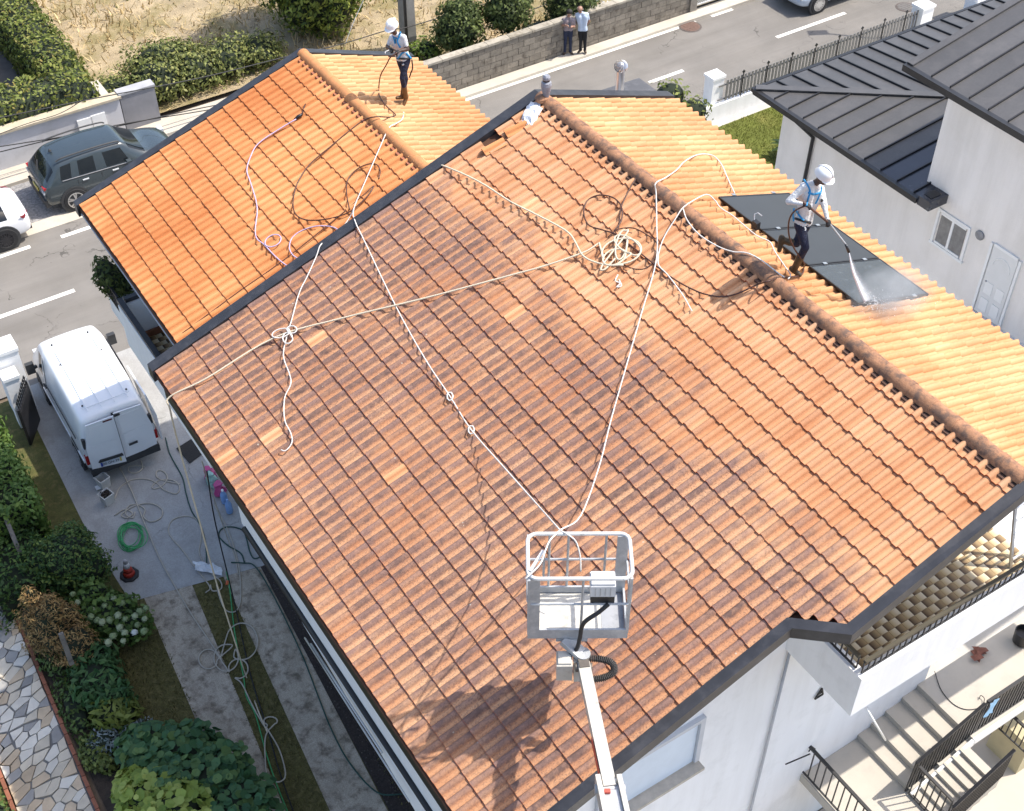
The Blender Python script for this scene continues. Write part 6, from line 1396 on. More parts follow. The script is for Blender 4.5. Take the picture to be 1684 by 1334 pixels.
# white lifelines
tb = CAM_P(921, 872, 13.95)
w1 = [b_(495, 1120, -.06)]+onp(BRp, [(662, 195), (652, 203), (640, 210)], .05)+onp(BLp, [(628, 235), (600, 300), (582, 343)], .06)+[gy(584, 366, .1)+Vector((0, 0, .03))]+onp(Lp, [(600, 398), (640, 482), (670, 540), (705, 600), (740, 652), (775, 707)], .04)+[Lp(830, 770, .45), Lp(880, 826, .9), tb]
rope('lifeline', 'white lifeline from the far worker to the work basket', 'rope', w1, .0095, ROPEW)
kn = MB()
for q in ((740, 652), (775, 707)): kn.tube(onp(Lp, loop(q, 5, 7, 0, 400, 8), .05), .011, 6)
tag(kn.build('rope_knot', ROPEW, smooth=True), 'pair of small loop knots on the white lifeline in the middle of the roof', 'knot')
w2 = [tb, Lp(955, 848, .55), Lp(985, 768, .2)]+onp(Lp, [(1005, 690), (1030, 602), (1055, 515), (1079, 430), (1080, 370), (1079, 318)], .07)+onp(Lp, [(1078, 302)], .16)+onp(Rp, [(1095, 292), (1112, 280), (1128, 264), (1150, 254), (1172, 256), (1186, 270), (1196, 292), (1208, 318)], .06)
rope('lifeline', 'white lifeline from the work basket over the ridge to the solar panels', 'rope', w2, .0095, ROPEW)
w3 = onp(Lp, [(1138, 512), (1122, 484), (1098, 452), (1082, 432), (1090, 395)], .06)+onp(Lp, [(1112, 358), (1123, 342)], .14)+onp(Rp, [(1140, 330), (1162, 320), (1176, 330)], .09)+onp(Rp, [(1185, 342), (1205, 355), (1225, 372), (1245, 388), (1266, 398)], .07)+onp(Rp, [(1275, 415), (1290, 437), (1300, 452), (1296, 459)], .05)
rope('lifeline', 'second white rope looping over the near ridge beside the solar panels', 'rope', w3, .009, ROPEW)
rope('strap', 'thin white strap sagging below the near ridge beside the panel worker', 'strap', onp(Lp, [(1123, 342), (1130, 362), (1150, 386), (1180, 405), (1205, 414)], .10)+onp(Rp, [(1228, 416), (1252, 428), (1278, 448), (1290, 456)], .10), .009, ROPEW)
w4 = onp(BLp, [(582, 343), (575, 358), (560, 378), (545, 390)], .06)+[gy(528, 405, .1)+Vector((0, 0, .03))]+onp(Lp, [(520, 422), (505, 455), (492, 482), (480, 525), (472, 552), (466, 585), (476, 615), (478, 632), (468, 655), (468, 690), (478, 712), (480, 728), (470, 741), (462, 740)], .05)
rope('rope', 'thin white rope over the edge trim trailing down the left part of the roof', 'rope', w4, .009, ROPEW)
rope('rope_knot', 'bow of white rope tied round the cream rope near the left eave', 'knot', onp(Lp, loop((462, 548), 15, 7, 0, 380, 10, -15)+loop((480, 542), 8, 6, 180, 540, 8)+loop((473, 556), 8, 9, 0, 360, 8), .08), .010, ROPEW)
# basket end: rope tied down inside the basket
rope('rope', 'white rope tied over the back rail and hanging inside the work basket', 'rope', [tb, CAM_P(938, 882, 13.85), CAM_P(948, 893, 13.9), CAM_P(954, 915, 13.95), CAM_P(955, 940, 14.0)], .009, ROPEW)
rope('rope', 'white rope from the knot to the front corner of the work basket', 'rope', [tb, CAM_P(905, 888, 13.75), CAM_P(897, 905, 13.6), CAM_P(888, 928, 13.45), CAM_P(864, 952, 13.35)], .009, ROPEW)
# brown and lilac hoses on the far roof
h1 = [b_(420, 510, -.3), b_(350, 560, -.35), b_(300, 650, -.3), b_(240, 760, -.15)]+onp(BRp, [(623, 145), (625, 160), (636, 175), (648, 186), (650, 190), (640, 193)], .05)+[BRp(620, 192, .16)]+onp(BLp, [(600, 197), (575, 215), (545, 240), (510, 270), (490, 300), (482, 330), (486, 352), (505, 362), (540, 360), (572, 350), (592, 335), (608, 318), (615, 306)], .04)
rope('hose', 'thin brown hose from the far worker looping down the bright orange roof', 'hose', h1, .011, HOSEB)
rope('hose', 'arched end of brown hose in the lower middle of the bright orange roof', 'hose', onp(BLp, [(575, 345), (570, 318), (572, 296), (585, 280), (602, 271), (618, 270), (625, 280), (623, 294)], .04), .010, HOSEB)
rope('hose', 'straight brown hose lying beside the edge trim on the bright orange roof', 'hose', onp(BLp, [(614, 306), (570, 345), (500, 402), (450, 440), (395, 478), (345, 515), (300, 548)], .03), .009, HOSEB)
rope('hose', 'lilac hose snaking down the bright orange roof from a black gun', 'hose', onp(BLp, [(487, 196), (460, 212), (425, 236), (412, 258), (406, 280), (412, 300), (421, 330), (423, 350), (420, 375), (422, 392), (434, 402), (448, 417), (462, 430), (476, 440)]+[], .04), .0105, LILAC)
rope('hose', 'small loop of lilac hose on the bright orange roof', 'hose', onp(BLp, loop((449, 396), 14, 9, 20, 390, 12, -25), .05), .010, LILAC)
rope('hose', 'short curved lilac hose by the edge trim of the bright orange roof', 'hose', onp(BLp, [(494, 427), (482, 420), (476, 408), (480, 392), (495, 380), (520, 372), (545, 373), (558, 379)], .04), .010, LILAC)
p = BLp(492, 192, .05); t = thing('wash_gun', 'black wash gun lying on the bright orange roof at the end of the lilac hose', 'spray gun', p)
mb = MB(); mb.tube([BLp(484, 197, .05), BLp(490, 192, .07), BLp(497, 188, .07)], [.018, .03, .024], 8); mb.build('body', DARKP, t, smooth=True, world=True)
mb = MB(); mb.tube([BLp(497, 188, .07), BLp(500, 177, .06), BLp(504, 167, .05)], .013, 7); mb.build('nozzle', HOSEB, t, smooth=True, world=True)
# brown hose on the near roof, to the panel worker
h2 = [Jw['haR'], a_(330, 480, -.35), a_(285, 560, -.3), a_(285, 680, -.28), a_(330, 790, -.22), a_(405, 900, -.10)]+onp(Rp, [(1322, 440), (1318, 452), (1300, 456), (1282, 457)], .05)+[Rp(1262, 463, .13)]+onp(Lp, [(1245, 468), (1215, 482), (1188, 488), (1160, 484), (1135, 474), (1110, 460), (1085, 442), (1060, 422), (1035, 402), (1012, 385), (990, 378), (968, 370), (960, 350), (966, 330), (985, 321), (1008, 325), (1022, 340), (1022, 362), (1010, 380)], .04)
rope('hose', 'dark brown hose from the panel worker over the ridge to a loop', 'hose', h2, .011, HOSEB)
rope('hose', 'second dark brown hose loop tangled with the cream rope coil', 'hose', onp(Lp, [(1000, 390), (1015, 378), (1040, 375), (1062, 385), (1080, 400), (1078, 425), (1060, 442), (1035, 440), (1016, 425), (1013, 400), (1018, 370), (1022, 340), (1035, 312), (1048, 290)], .035), .009, HOSEB)
# ------------------------------------------------------------------ roof top oddments
p = Lp(884, 206, .06); m = mat('thin_plastic', (.70, .72, .76), .25, .1, 25, bmp=.5, bscale=22, bdist=.04); t = thing('plastic_bag', 'crumpled white plastic bag lying just under the far end of the near ridge', 'bag', p)
mb = MB(); r2 = np.random.default_rng(4); ax = (Lp(864, 205, .0)-Lp(880, 172, .0)).normalized(); nrm = Vector((-math.sin(SL), 0, math.cos(SL))); bx_ = ax.cross(nrm)
a0, a1 = Lp(882, 170, .05), Lp(868, 207, .05); rings = []
for i in range(9):
    f = i/8; w = .03+.105*math.sin(math.pi*min(1, .12+f*.80))**.7; rings.append([a0.lerp(a1, f)+bx_*(w*math.cos(a)*(1+.12*r2.normal()))+nrm*(.02+.07*math.sin(math.pi*f)**.5*max(0, math.sin(a))+.012*r2.normal()) for a in [2*math.pi*k/14 for k in range(14)]])
mb.grid(rings, close=True, caps=True); mb.build('bag', m, t, smooth=False, world=True)
fb_, ft_ = gy(898, 163, -.16), gy(899, 122, -.16); hgt = ft_.z-fb_.z; p = Vector((fb_.x, -.16, ZR+.12))
t = thing('wrapped_finial', 'grey plastic wrapped finial tied at its neck on the near ridge end', 'finial', p)
mb = MB(); hh = hgt-.05; mb.lathe(p, [(.045, 0), (.055, hh*.15), (.075, hh*.35), (.088, hh*.55), (.080, hh*.68), (.052, hh*.74), (.055, hh*.78), (.066, hh*.85), (.062, hh*.93), (.04, hh)], 14); mb.build('wrap', mat('grey_film', (.26, .27, .31), .4, .2, 30, bmp=.6, bscale=40, bdist=.03), t, smooth=False, world=True)
mb = MB(); mb.lathe(p+Vector((0, 0, hh*.725)), [(.056, 0), (.058, .01), (.058, .03), (.054, .04)], 14); mb.build('tape', DARKP, t, world=True)
mb = MB(); mb.ball(p+Vector((-.06, .02, -.02)), .10, 8, (1.3, 1, .7)); mb.build('mortar_lump', CAPN, t, world=True)
for q0, q1, lb in (((796, 252), (838, 226), 'loose clay tile with a chipped pale end lying near the top of the left verge'), ((832, 222), (868, 202), 'loose clay tile lying by the plastic bag near the near ridge')):
    a, b = Lp(*q0, .075), Lp(*q1, .075); d = (b-a).normalized(); o_ = bpy.data.objects.new('loose_tile', single_mesh(TM_R1 if False else TM_F1)); COL.objects.link(o_)
    n_ = nrm; y_ = n_.cross(d); R = Matrix((d, y_, n_)).transposed().to_4x4(); R.translation = a+y_*TW*.5-n_*.02; o_.matrix_world = R; tag(o_, lb, 'roof tile', 'loose clay tiles on the near roof')
# overhead wires and pole
P0 = Vector((14.5, 18.5, 0)); t = thing('utility_pole', 'grey concrete utility pole rising beyond the far worker', 'pole', P0)
mb = MB(); mb.grid([[P0+Vector((sx*w, sy*w, z)) for sx, sy in ((-1, -1), (1, -1), (1, 1), (-1, 1))] for w, z in ((.20, -.05), (.17, 4), (.11, 9))], close=True, caps=True); mb.build('pole', mat('pole_concrete', (.26, .25, .23), .9, .15, 4), t, world=True)
mb = MB(); mb.cyl(P0+Vector((-.16, -.2, 0)), P0+Vector((-.10, -.14, 8.6)), .05, 8); mb.build('conduit', mat('dark_conduit', (.06, .06, .065), .6, .2, 5), t, smooth=True, world=True)
def wire(lb, pts, Y=18.2, r=.016):
    P = [gy(x, y, Y) for x, y in pts]; rope('overhead_wire', lb, 'wire', P, r, BCAB, 8, 'overhead wires along the street')
wire('overhead wire crossing above the hedge and behind both roof peaks, highest on the left', [(-30, 200), (150, 163), (330, 128), (480, 91), (560, 73), (640, 49), (666, 46), (740, 24), (830, -3)])
wire('overhead wire passing in front of the grey garden wall, middle one', [(-30, 246), (153, 216), (330, 178), (480, 150), (600, 116), (677, 84), (789, 49), (930, -5)])
wire('overhead wire passing low over the teal car roof, lowest on the left', [(-30, 257), (166, 211), (330, 183), (480, 158), (600, 128), (697, 93), (790, 62), (908, 28), (1010, -8)])
wire('thin stay wire sloping over the hedge', [(-30, 232), (40, 205), (100, 186), (146, 158)], r=.010)
rope('stay_wire', 'thin guy wire in front of the big conifer tree', 'wire', [gy(567, 75, 18.2), gy(580, 40, 18.4), gy(597, 2, 18.7), gy(602, -12, 18.8)], .008, GREYC)
# street lamp whose shadow lies on the road (the lamp stands behind the upper metal roof)
hd = gz(1345, 54); el = gz(1440, 75); S0 = SUN_V/SUN_V.z
zl_ = 7.0; head = hd+Vector((S0.x*zl_, S0.y*zl_, zl_)); elb = Vector((head.x+1.1, head.y-1.2, zl_-.25))
t = thing('street_lamp', 'street lamp by the fence beyond the metal roofs, seen by its shadow on the road', 'street lamp', (elb.x, elb.y, 0))
mb = MB(); mb.tube([(elb.x, elb.y, 0), (elb.x, elb.y, 6.2), elb, head], [.07, .05, .045, .035], 10); mb.build('pole', GREYC, t, smooth=True, world=True); mb = MB(); mb.box(head, (.62, .3, .1), Matrix.Rotation(-.5, 3, 'Z')); mb.build('lamp_head', GREYC, t, world=True)

# ------------------------------------------------------------------ hoses and things on the drive
rope('hose', 'long beige hose from under the van straight down the drive to the moss strip', 'hose', G([(196, 768), (215, 805), (238, 862), (262, 918), (292, 972), (318, 1015), (345, 1055), (365, 1085)], .03), .014, BEIGH)
rope('hose', 'beige hose curled in two loops on the drive behind the van', 'hose', G([(172, 834), (188, 820), (196, 803), (215, 790), (240, 788), (258, 795), (270, 806), (290, 812), (295, 800), (284, 790), (262, 790), (250, 800), (254, 804), (268, 798), (275, 785), (268, 775), (258, 775), (258, 785), (274, 792), (296, 796)], .02), .014, BEIGH)
rope('hose', 'small beige hose loop just behind the van bumper', 'hose', G([(232, 758), (234, 770), (224, 778), (212, 776), (212, 768), (225, 766), (238, 768)], .02), .014, BEIGH)
rope('hose', 'beige hose in wide flat loops beside the green coil', 'hose', G([(188, 848), (205, 838), (218, 845), (208, 852), (200, 846), (222, 832), (248, 828), (266, 838), (264, 852), (248, 858), (236, 850), (238, 838), (225, 830), (212, 832), (206, 845), (218, 852), (222, 842)], .025), .014, BEIGH)
gc = []
rg_ = random.Random(14)
for k in range(9): gc += G(loop((217+rg_.uniform(-4, 4), 882+rg_.uniform(-4, 4)), 16+rg_.uniform(-3, 6), 19+rg_.uniform(-3, 6), 90, 440, 14, 20), .015+.010*k)
rope('hose_coil', 'bright green garden hose coil on the drive beside the dark shrub', 'hose', gc, .0095, GHOSE)
rope('hose', 'dark green hose running along the house wall from the van', 'hose', G([(272, 720), (280, 748), (300, 785), (306, 812), (315, 840), (330, 865), (338, 895), (340, 930)], .02), .014, DGH)
rope('hose', 'dark green hose bent in an arch by the gravel bed', 'hose', G([(402, 925), (396, 910), (376, 898), (362, 885), (360, 876), (368, 868), (385, 867), (400, 873), (406, 888), (410, 905), (417, 918), (427, 916), (428, 908)], .02), .015, DGH)
rope('hose', 'dark green hose following the edge of the gravel bed', 'hose', G([(380, 925), (400, 926), (418, 930), (440, 962), (470, 1020), (500, 1085), (525, 1150), (545, 1200), (575, 1255), (620, 1303), (665, 1306)], .03), .014, DGH)
rope('hose', 'green hose trailing along the moss strip', 'hose', G([(372, 940), (378, 970), (386, 1040), (400, 1110), (405, 1145), (420, 1175), (438, 1240), (455, 1290), (475, 1340)], .02), .012, GHOSE)
rope('hose', 'tall beige hose loop standing on the slab near the gravel bed', 'hose', G([(338, 975), (345, 965), (322, 935), (300, 905), (280, 882), (277, 868), (284, 855), (302, 849), (320, 852), (330, 866), (330, 890), (328, 912), (345, 940), (362, 955), (364, 968), (350, 972), (346, 962)], .02), .013, BEIGH)
rope('hose', 'beige hose in a long narrow loop along the gravel edge', 'hose', G([(352, 830), (372, 866), (386, 905), (394, 940), (396, 985), (388, 1005), (372, 1004), (362, 985), (356, 962)], .02), .013, BEIGH)
rope('hose_coil', 'tangle of beige hose loops on the moss strip', 'hose', G([(362, 1085)]+loop((398, 1055), 26, 30, 200, 480, 12)+loop((372, 1082), 20, 22, -40, 300, 12)+loop((343, 1084), 16, 16, 0, 330, 10)+[(372, 1098)]+loop((392, 1100), 16, 16, 160, 470, 10)+[(398, 1125), (415, 1160), (432, 1190), (438, 1196)]+loop((445, 1186), 11, 7, 120, 420, 9)+[(437, 1210), (436, 1245), (440, 1275), (455, 1286), (468, 1280), (468, 1262), (458, 1230), (438, 1196)], .03), .014, BEIGH)
rope('cable', 'black cable hanging from the house to the lower edge of the drive', 'cable', [Vector((.72, gx(338, 765, .72).y, 3.9)), gz(352, 850, 2.2), gz(372, 935, .9), gz(384, 985, .25)]+G([(392, 1020), (412, 1110), (440, 1200), (460, 1270), (486, 1345)], .02), .013, BCAB)
rope('cable', 'grey hose pipe hanging from the eave beside the black cable', 'cable', [Vector((.72, gx(330, 750, .72).y, 4.0)), gz(345, 800, 2.3), gz(362, 850, 1.0), gz(376, 890, .1)]+G([(386, 915), (392, 945)], .02), .012, BEIGH)
# clear plastic sheet scraps, orange connector
p = gz(373, 962, .02); mb = MB(); mb.tube([p, p+Vector((.05, .06, .04))], .03, 8); tag(mb.build('hose_connector', mat('orange_plastic', (.65, .14, .05), .45, .1, 8), smooth=True), 'orange hose connector at the edge of the slab', 'connector')
mb = MB(); r2 = np.random.default_rng(12); c0 = gz(340, 940, .03); gr = []
for i in range(8): gr.append([c0+Vector((-.2+.06*i+.02*r2.normal()+.015*j, .22-.06*i+.06*j-.1, .03+.035*abs(r2.normal()))) for j in range(5)])
mb.grid(gr); fm = mat('clear_film', (.62, .64, .66), .15, .1, 20); tag(mb.build('plastic_film', fm), 'crumpled strip of clear plastic film on the slab under the ropes', 'plastic')
# buckets
def bucket(label, px, h, tilt, full):
    p = gz(*px, .01); t = thing('bucket', label, 'bucket', p, .3, 'white buckets behind the van'); R = Euler((tilt, tilt*.6, 0)).to_matrix().to_4x4()
    mb = MB(); rings = []; 
    for w, z in ((.115, 0), (.14, h), (.15, h), (.15, h+.015), (.128, h+.015), (.11, .03)):
        rings.append([R @ Vector((w*max(-.86, min(.86, 1.25*math.cos(a))), w*max(-.86, min(.86, 1.25*math.sin(a))), z)) for a in [2*math.pi*k/24 for k in range(24)]])
    mb.grid(rings, close=True, caps=True); mb.build('tub', mat('bucket_plastic', (.62, .61, .57), .5, .08, 9), t, smooth=True, autosmooth=45)
    mb = MB(); mb.tube([R @ Vector((.15*math.cos(a), .02+.02*math.sin(a), h-.02+.10*math.sin(a))) for a in [math.pi*k/10 for k in range(11)]], .006, 5); mb.build('handle', GREYC, t)
    if full:
        r2 = random.Random(6); mb = MB()
        for k in range(16): mb.bar(Vector((r2.uniform(-.08, .08), r2.uniform(-.08, .08), h-.05)), Vector((r2.uniform(-.10, .10), r2.uniform(-.10, .10), h+.03)), r2.uniform(.02, .04))
        mb.build('rags', mat('dark_rags', (.035, .025, .02), .9, .4, 20), t)
bucket('white square bucket filled with dark rags on the drive', (178, 826), .26, 0, True)
bucket('empty white square bucket standing just behind the van', (172, 800), .28, .0, False)
p = gz(163, 802, .03); mb = MB(); mb.box((0, 0, .012), (.15, .13, .02)); o = mb.build('white_cover', mat('lid_white', (.7, .7, .69), .5, .05, 5)); o.location = p; tag(o, 'small white lid lying beside the two buckets', 'lid')
p = gz(138, 752, .02); mb = MB(); mb.box((0, 0, .012), (.22, .12, .02), Matrix.Rotation(.3, 3, 'Z')); o = mb.build('offcut', PAVE); o.location = p; tag(o, 'pale board offcut by the rear wheel of the van', 'board')
# traffic cone
p = gz(213, 946, .01); t = thing('traffic_cone', 'worn red traffic cone with black base on the drive by the dark shrub', 'traffic cone', p)
mb = MB(); mb.lathe((0, 0, 0), [(.20, 0), (.20, .03), (.17, .045), (.10, .05)], 8); mb.build('base', mat('cone_base', (.02, .02, .022), .7, .2, 8), t)
mb = MB(); mb.lathe((0, 0, .045), [(.125, 0), (.10, .10)], 20); mb.build('cone_body', mat('cone_red', (.42, .035, .018), .5, .2, 9), t, smooth=True)
mb = MB(); mb.lathe((0, 0, .147), [(.10, 0), (.075, .12)], 20); mb.build('cone_body', mat('cone_red', (.42, .035, .018), .5, .2, 9), t, smooth=True); mb = MB(); mb.lathe((0, 0, .269), [(.074, 0), (.050, .12)], 20); mb.build('cone_band', mat('cone_white', (.62, .60, .58), .5, .1, 8), t, smooth=True)
mb = MB(); mb.lathe((0, 0, .391), [(.050, 0), (.028, .09), (.02, .095)], 20); mb.build('cone_tip', mat('cone_grey', (.45, .42, .41), .5, .1, 8), t, smooth=True)
# mat, bottles and bags under the house overhang
pc = [gz(x, y, .022) for x, y in ((290, 738), (325, 716), (334, 746), (312, 762))]; mb = MB(); mb.extrude([tuple(p) for p in pc], (0, 0, .012)); tag(mb.build('door_mat', mat('dark_mat', (.03, .028, .026), .95, .2, 30)), 'dark grey mat on the drive under the house edge', 'mat')
def bottle(label, px, m, capm, z=0.0, tilt=0.0):
    p = gz(*px, .02); t = thing('bottle', label, 'bottle', p, 0, 'plastic bottles under the house overhang'); t.rotation_euler = (tilt, tilt*.5, 0)
    mb = MB(); mb.lathe((0, 0, 0), [(.07, 0), (.075, .02), (.075, .22), (.055, .29), (.024, .32), (.022, .36)], 14); mb.build('body', m, t, smooth=True); mb = MB(); mb.lathe((0, 0, .36), [(.028, 0), (.028, .03), (.02, .032)], 10); mb.build('cap', capm, t)
PINK = mat('pink_plastic', (.50, .06, .20), .4, .1, 8); BLUEP = mat('blue_bottle', (.22, .36, .62), .2, .1, 8); MINT = mat('mint_label', (.35, .55, .47), .5, .1, 20)
bottle('clear blue water bottle under the house overhang, nearest of the cluster', (378, 842), BLUEP, BLUEP); bottle('second clear blue bottle under the house overhang', (370, 826), BLUEP, WHITEP)
for (q, m, lb) in (((362, 812), PINK, 'bright pink bag among the bottles under the house overhang'), ((350, 796), MINT, 'mint and pink patterned bag under the house overhang'), ((346, 786), PINK, 'pink net bag at the far end of the bottles under the house overhang')):
    p = gz(*q, .02); mb = MB(); r2 = np.random.default_rng(int(q[0])); rings = [[p+Vector((r*(math.cos(a)+.2*r2.normal()), r*1.2*(math.sin(a)+.2*r2.normal()), z)) for a in [2*math.pi*k/10 for k in range(10)]] for r, z in ((.10, 0), (.13, .08), (.11, .2), (.05, .26), (.08, .33))]
    mb.grid(rings, close=True, caps=True); tag(mb.build('bag', m), lb, 'bag')
# metal tubes leaning beside the wall above the gravel
for q0, q1, lb in (((487, 1015), (580, 1172), 'longest silver tube lying above the gravel along the house wall'), ((500, 1022), (574, 1147), 'shorter white tube lying above the gravel along the house wall')):
    a, b = gx(*q0, .66), gx(*q1, .66); a, b = gz(q0[0], q0[1], 2.9), gz(q1[0], q1[1], 2.9)
    mb = MB(); mb.cyl((.64, a.y-1.0, 3.64), (.64, b.y-1.6, 3.63), .018, 8) if 'white' in lb else mb.cyl((.61, a.y-1.0, 3.60+.05), (.60, b.y-2.2, 3.55), .016, 8)
    tag(mb.build('metal_tube', ALU, smooth=True), lb, 'tube', 'tubes beside the house wall')

# ------------------------------------------------------------------ crazy paving path with brick edging
PATH = bpy.data.objects.new('path', None); COL.objects.link(PATH); PATH['kind'] = 'structure'; PATH.location = (-3.7, 0, 0)
pj = MB(); pj.face([(-4.45, -6, .0), (-3.2, -6, .0), (-3.2, 5, .0), (-4.45, 5, .0)]); pj.build('joint_bed', mat('path_joint', (.17, .17, .165), .95, .2, 9, bmp=.4), PATH, world=True)
STN = [mat('path_stone_pale', (.66, .58, .45), .8, .1, 4, bmp=.25, rnd=.22), mat('path_stone_white', (.74, .69, .59), .8, .08, 4, bmp=.25, rnd=.18), mat('path_stone_grey', (.36, .345, .32), .8, .12, 4, bmp=.25, rnd=.25), mat('path_stone_sand', (.60, .47, .32), .8, .12, 4, bmp=.25, rnd=.2)]
def clip(poly, p, q):                                  # keep the side nearer to p
    mx, my = (p[0]+q[0])/2, (p[1]+q[1])/2; nx, ny = q[0]-p[0], q[1]-p[1]; out = []
    for i in range(len(poly)):
        a, b = poly[i], poly[(i+1) % len(poly)]; da, db = (a[0]-mx)*nx+(a[1]-my)*ny, (b[0]-mx)*nx+(b[1]-my)*ny
        if da <= 0: out.append(a)
        if da*db < 0: t = da/(da-db); out.append((a[0]+(b[0]-a[0])*t, a[1]+(b[1]-a[1])*t))
    return out
def path_x(y): return (-4.40+.02*y, -3.24+.03*y)
r2 = random.Random(21); pts = []; tries = 0; ca, sa, ST_ = math.cos(.6), math.sin(.6), 1.75      # stones lie longer one way than the other
def wp(p): return (p[0]*ca+p[1]*sa, (-p[0]*sa+p[1]*ca)*ST_)
def uw(p): y = p[1]/ST_; return (p[0]*ca-y*sa, p[0]*sa+y*ca)
while len(pts) < 170 and tries < 9000:
    tries += 1; y = r2.uniform(-2.6, 4.3); x0, x1 = path_x(y); p = wp((r2.uniform(x0, x1), y)); d = r2.uniform(.17, .30)
    if all((p[0]-q[0])**2+(p[1]-q[1])**2 > d*d for q in pts): pts.append(p)
for p in pts:
    py = uw(p)[1]; poly = [wp(q) for q in ((path_x(py-.5)[0], py-.5), (path_x(py-.5)[1], py-.5), (path_x(py+.5)[1], py+.5), (path_x(py+.5)[0], py+.5))]
    for q in pts:
        if q is not p and abs(q[0]-p[0]) < 1.3 and abs(q[1]-p[1]) < 1.3: poly = clip(poly, p, q)
        if len(poly) < 3: break
    if len(poly) < 3: continue
    poly = [uw(q) for q in poly]; n_ = len(poly)
    poly = [v for i, v in enumerate(poly) if (v[0]-poly[i-1][0])**2+(v[1]-poly[i-1][1])**2 > .05**2]      # drop the tiny corners
    if len(poly) < 3: continue
    cx, cy = sum(v[0] for v in poly)/len(poly), sum(v[1] for v in poly)/len(poly)
    poly = [(cx+(v[0]-cx)*.91+r2.uniform(-.012, .012), cy+(v[1]-cy)*.91+r2.uniform(-.012, .012)) for v in poly]
    mb = MB(); h = .022+r2.uniform(0, .008); mb.prism(poly, .001, h); mb.build('paving_stone', r2.choice([STN[0], STN[0], STN[1], STN[1], STN[2], STN[3]]), PATH, world=True)
BRK = mat('edging_brick', (.30, .115, .065), .9, .18, 6, bmp=.3, rnd=.3)
EDG = bpy.data.objects.new('path_edging', None); COL.objects.link(EDG); EDG['kind'] = 'structure'; EDG.location = (-3.2, 0, 0)
for k in range(30):
    y = -2.9+k*.25; x0, x1 = path_x(y)
    for x in (x1+.05, x0-.05):
        mb = MB(); mb.box((x, y, .03), (.07, .235, .10)); mb.build('brick', BRK, EDG, world=True)
# dark edging boards between bed and turf
KB = mat('stone_edging', (.20, .20, .205), .9, .2, 6, (.09, .09, .095), 5, bmp=.3)
for k in range(7):
    y0 = 2.2-k*.8; mb = MB(); mb.box((-1.95, y0-.4, .05), (.06, .78, .20)); o = mb.build('kerb_stone', KB, EDG, world=True)
# wooden posts in the bed
WD = mat('grey_wood', (.17, .155, .135), .9, .2, 5, (.09, .08, .07), 9, bmp=.5)
def post(label, pa, za, pb, zb, w=.085):
    a, b = gz(*pa, za), gz(*pb, zb); t = thing('wooden_post', label, 'post', (b.x, b.y, 0), 0, 'grey wooden posts in the planting bed')
    mb = MB(); mb.bar(a, b, w, w*.8); mb.build('post', WD, t, world=True); return t
post('grey wooden post leaning between the brown conifer and the leafy plants', (100, 1042), 1.9, (118, 1092), 1.15); post('upper grey wooden rail piece at the left edge beyond the dark shrub', (-6, 818), 1.3, (10, 852), 1.15); post('grey wooden post at the left edge beside the dark shrub', (10, 854), 1.4, (34, 912), .85)
# ------------------------------------------------------------------ plants in the bed
LA = lambda n, a, b, **k: leafmat(n, a, b, **k)
DG = [LA('dark_leaf_a', (0.0157, 0.0431, 0.0137), (0.0686, 0.137, 0.0352)), LA('dark_leaf_b', (0.0235, 0.0587, 0.0157), (0.117, 0.196, 0.0431)), LA('dark_leaf_c', (0.0391, 0.0783, 0.0196), (0.216, 0.274, 0.0587))]
bush('shrub', 'big dense dark green shrub beside the drive and the green hose coil', 'shrub', (-1.80, 3.45, 0), [((0, 0, .95), (.62, .66, .55)), ((-.4, .25, .8), (.5, .5, .5)), ((.25, -.3, .75), (.5, .45, .5)), ((.2, .38, .8), (.45, .45, .5)), ((-.1, .1, .5), (.6, .6, .5))], 9000, .085, DG, 31, trunk=(.05, .5, .35))
bush('shrub', 'lime green young shrub at the edge of the turf beyond the dark shrub', 'shrub', (-1.95, 4.3, 0), [((0, 0, .55), (.18, .2, .22)), ((-.15, .1, .3), (.2, .2, .25)), ((.1, -.15, .75), (.10, .12, .10))], 320, .13, [LA('lime_a', (0.135, 0.243, 0.027), (0.405, 0.567, 0.081)), LA('lime_b', (0.081, 0.162, 0.0203), (0.27, 0.405, 0.054))], 32, aspect=.4, core=0)
hedge('hedge', 'low dark green hedge on the left edge behind the dark shrub', -3.4, 3.2, -2.1, 4.6, 1.0, 1800, 33, .11, ms=DG[:2])
bush('brown_conifer', 'dead brown conifer bush with a sunlit top beside the crazy paving', 'shrub', (-2.62, 1.75, 0), [((0, .2, .95), (.42, .45, .9)), ((.25, -.2, .65), (.42, .42, .6)), ((-.25, .5, .8), (.32, .35, .75)), ((.1, .05, 1.55), (.2, .22, .42)), ((-.12, .45, 1.62), (.14, .16, .38)), ((.3, .3, .8), (.3, .3, .5))], 7500, .095,
     [LA('dry_a', (0.0945, 0.054, 0.0216), (0.351, 0.209, 0.081)), LA('dry_b', (0.135, 0.0743, 0.027), (0.486, 0.311, 0.121)), LA('dry_c', (0.189, 0.121, 0.0405), (0.567, 0.392, 0.162))], 34, aspect=.22, shell=.5, lump=.35, up=.7, trunk=(.05, .8, .25))
HB = [LA('hydrangea_leaf_a', (0.027, 0.0607, 0.0135), (0.121, 0.203, 0.0405)), LA('hydrangea_leaf_b', (0.0405, 0.081, 0.0162), (0.189, 0.27, 0.0607))]
HY = bush('hydrangea', 'hydrangea bush with pale green white flower heads at the corner of the drive', 'shrub', (-1.55, 2.0, 0), [((0, 0, .5), (.55, .52, .42)), ((.25, -.35, .42), (.42, .4, .36)), ((-.3, .15, .5), (.35, .35, .38)), ((-.15, .45, .6), (.4, .35, .42))], 2200, .13, HB, 35, aspect=.62, trunk=(.02, .3, .3))
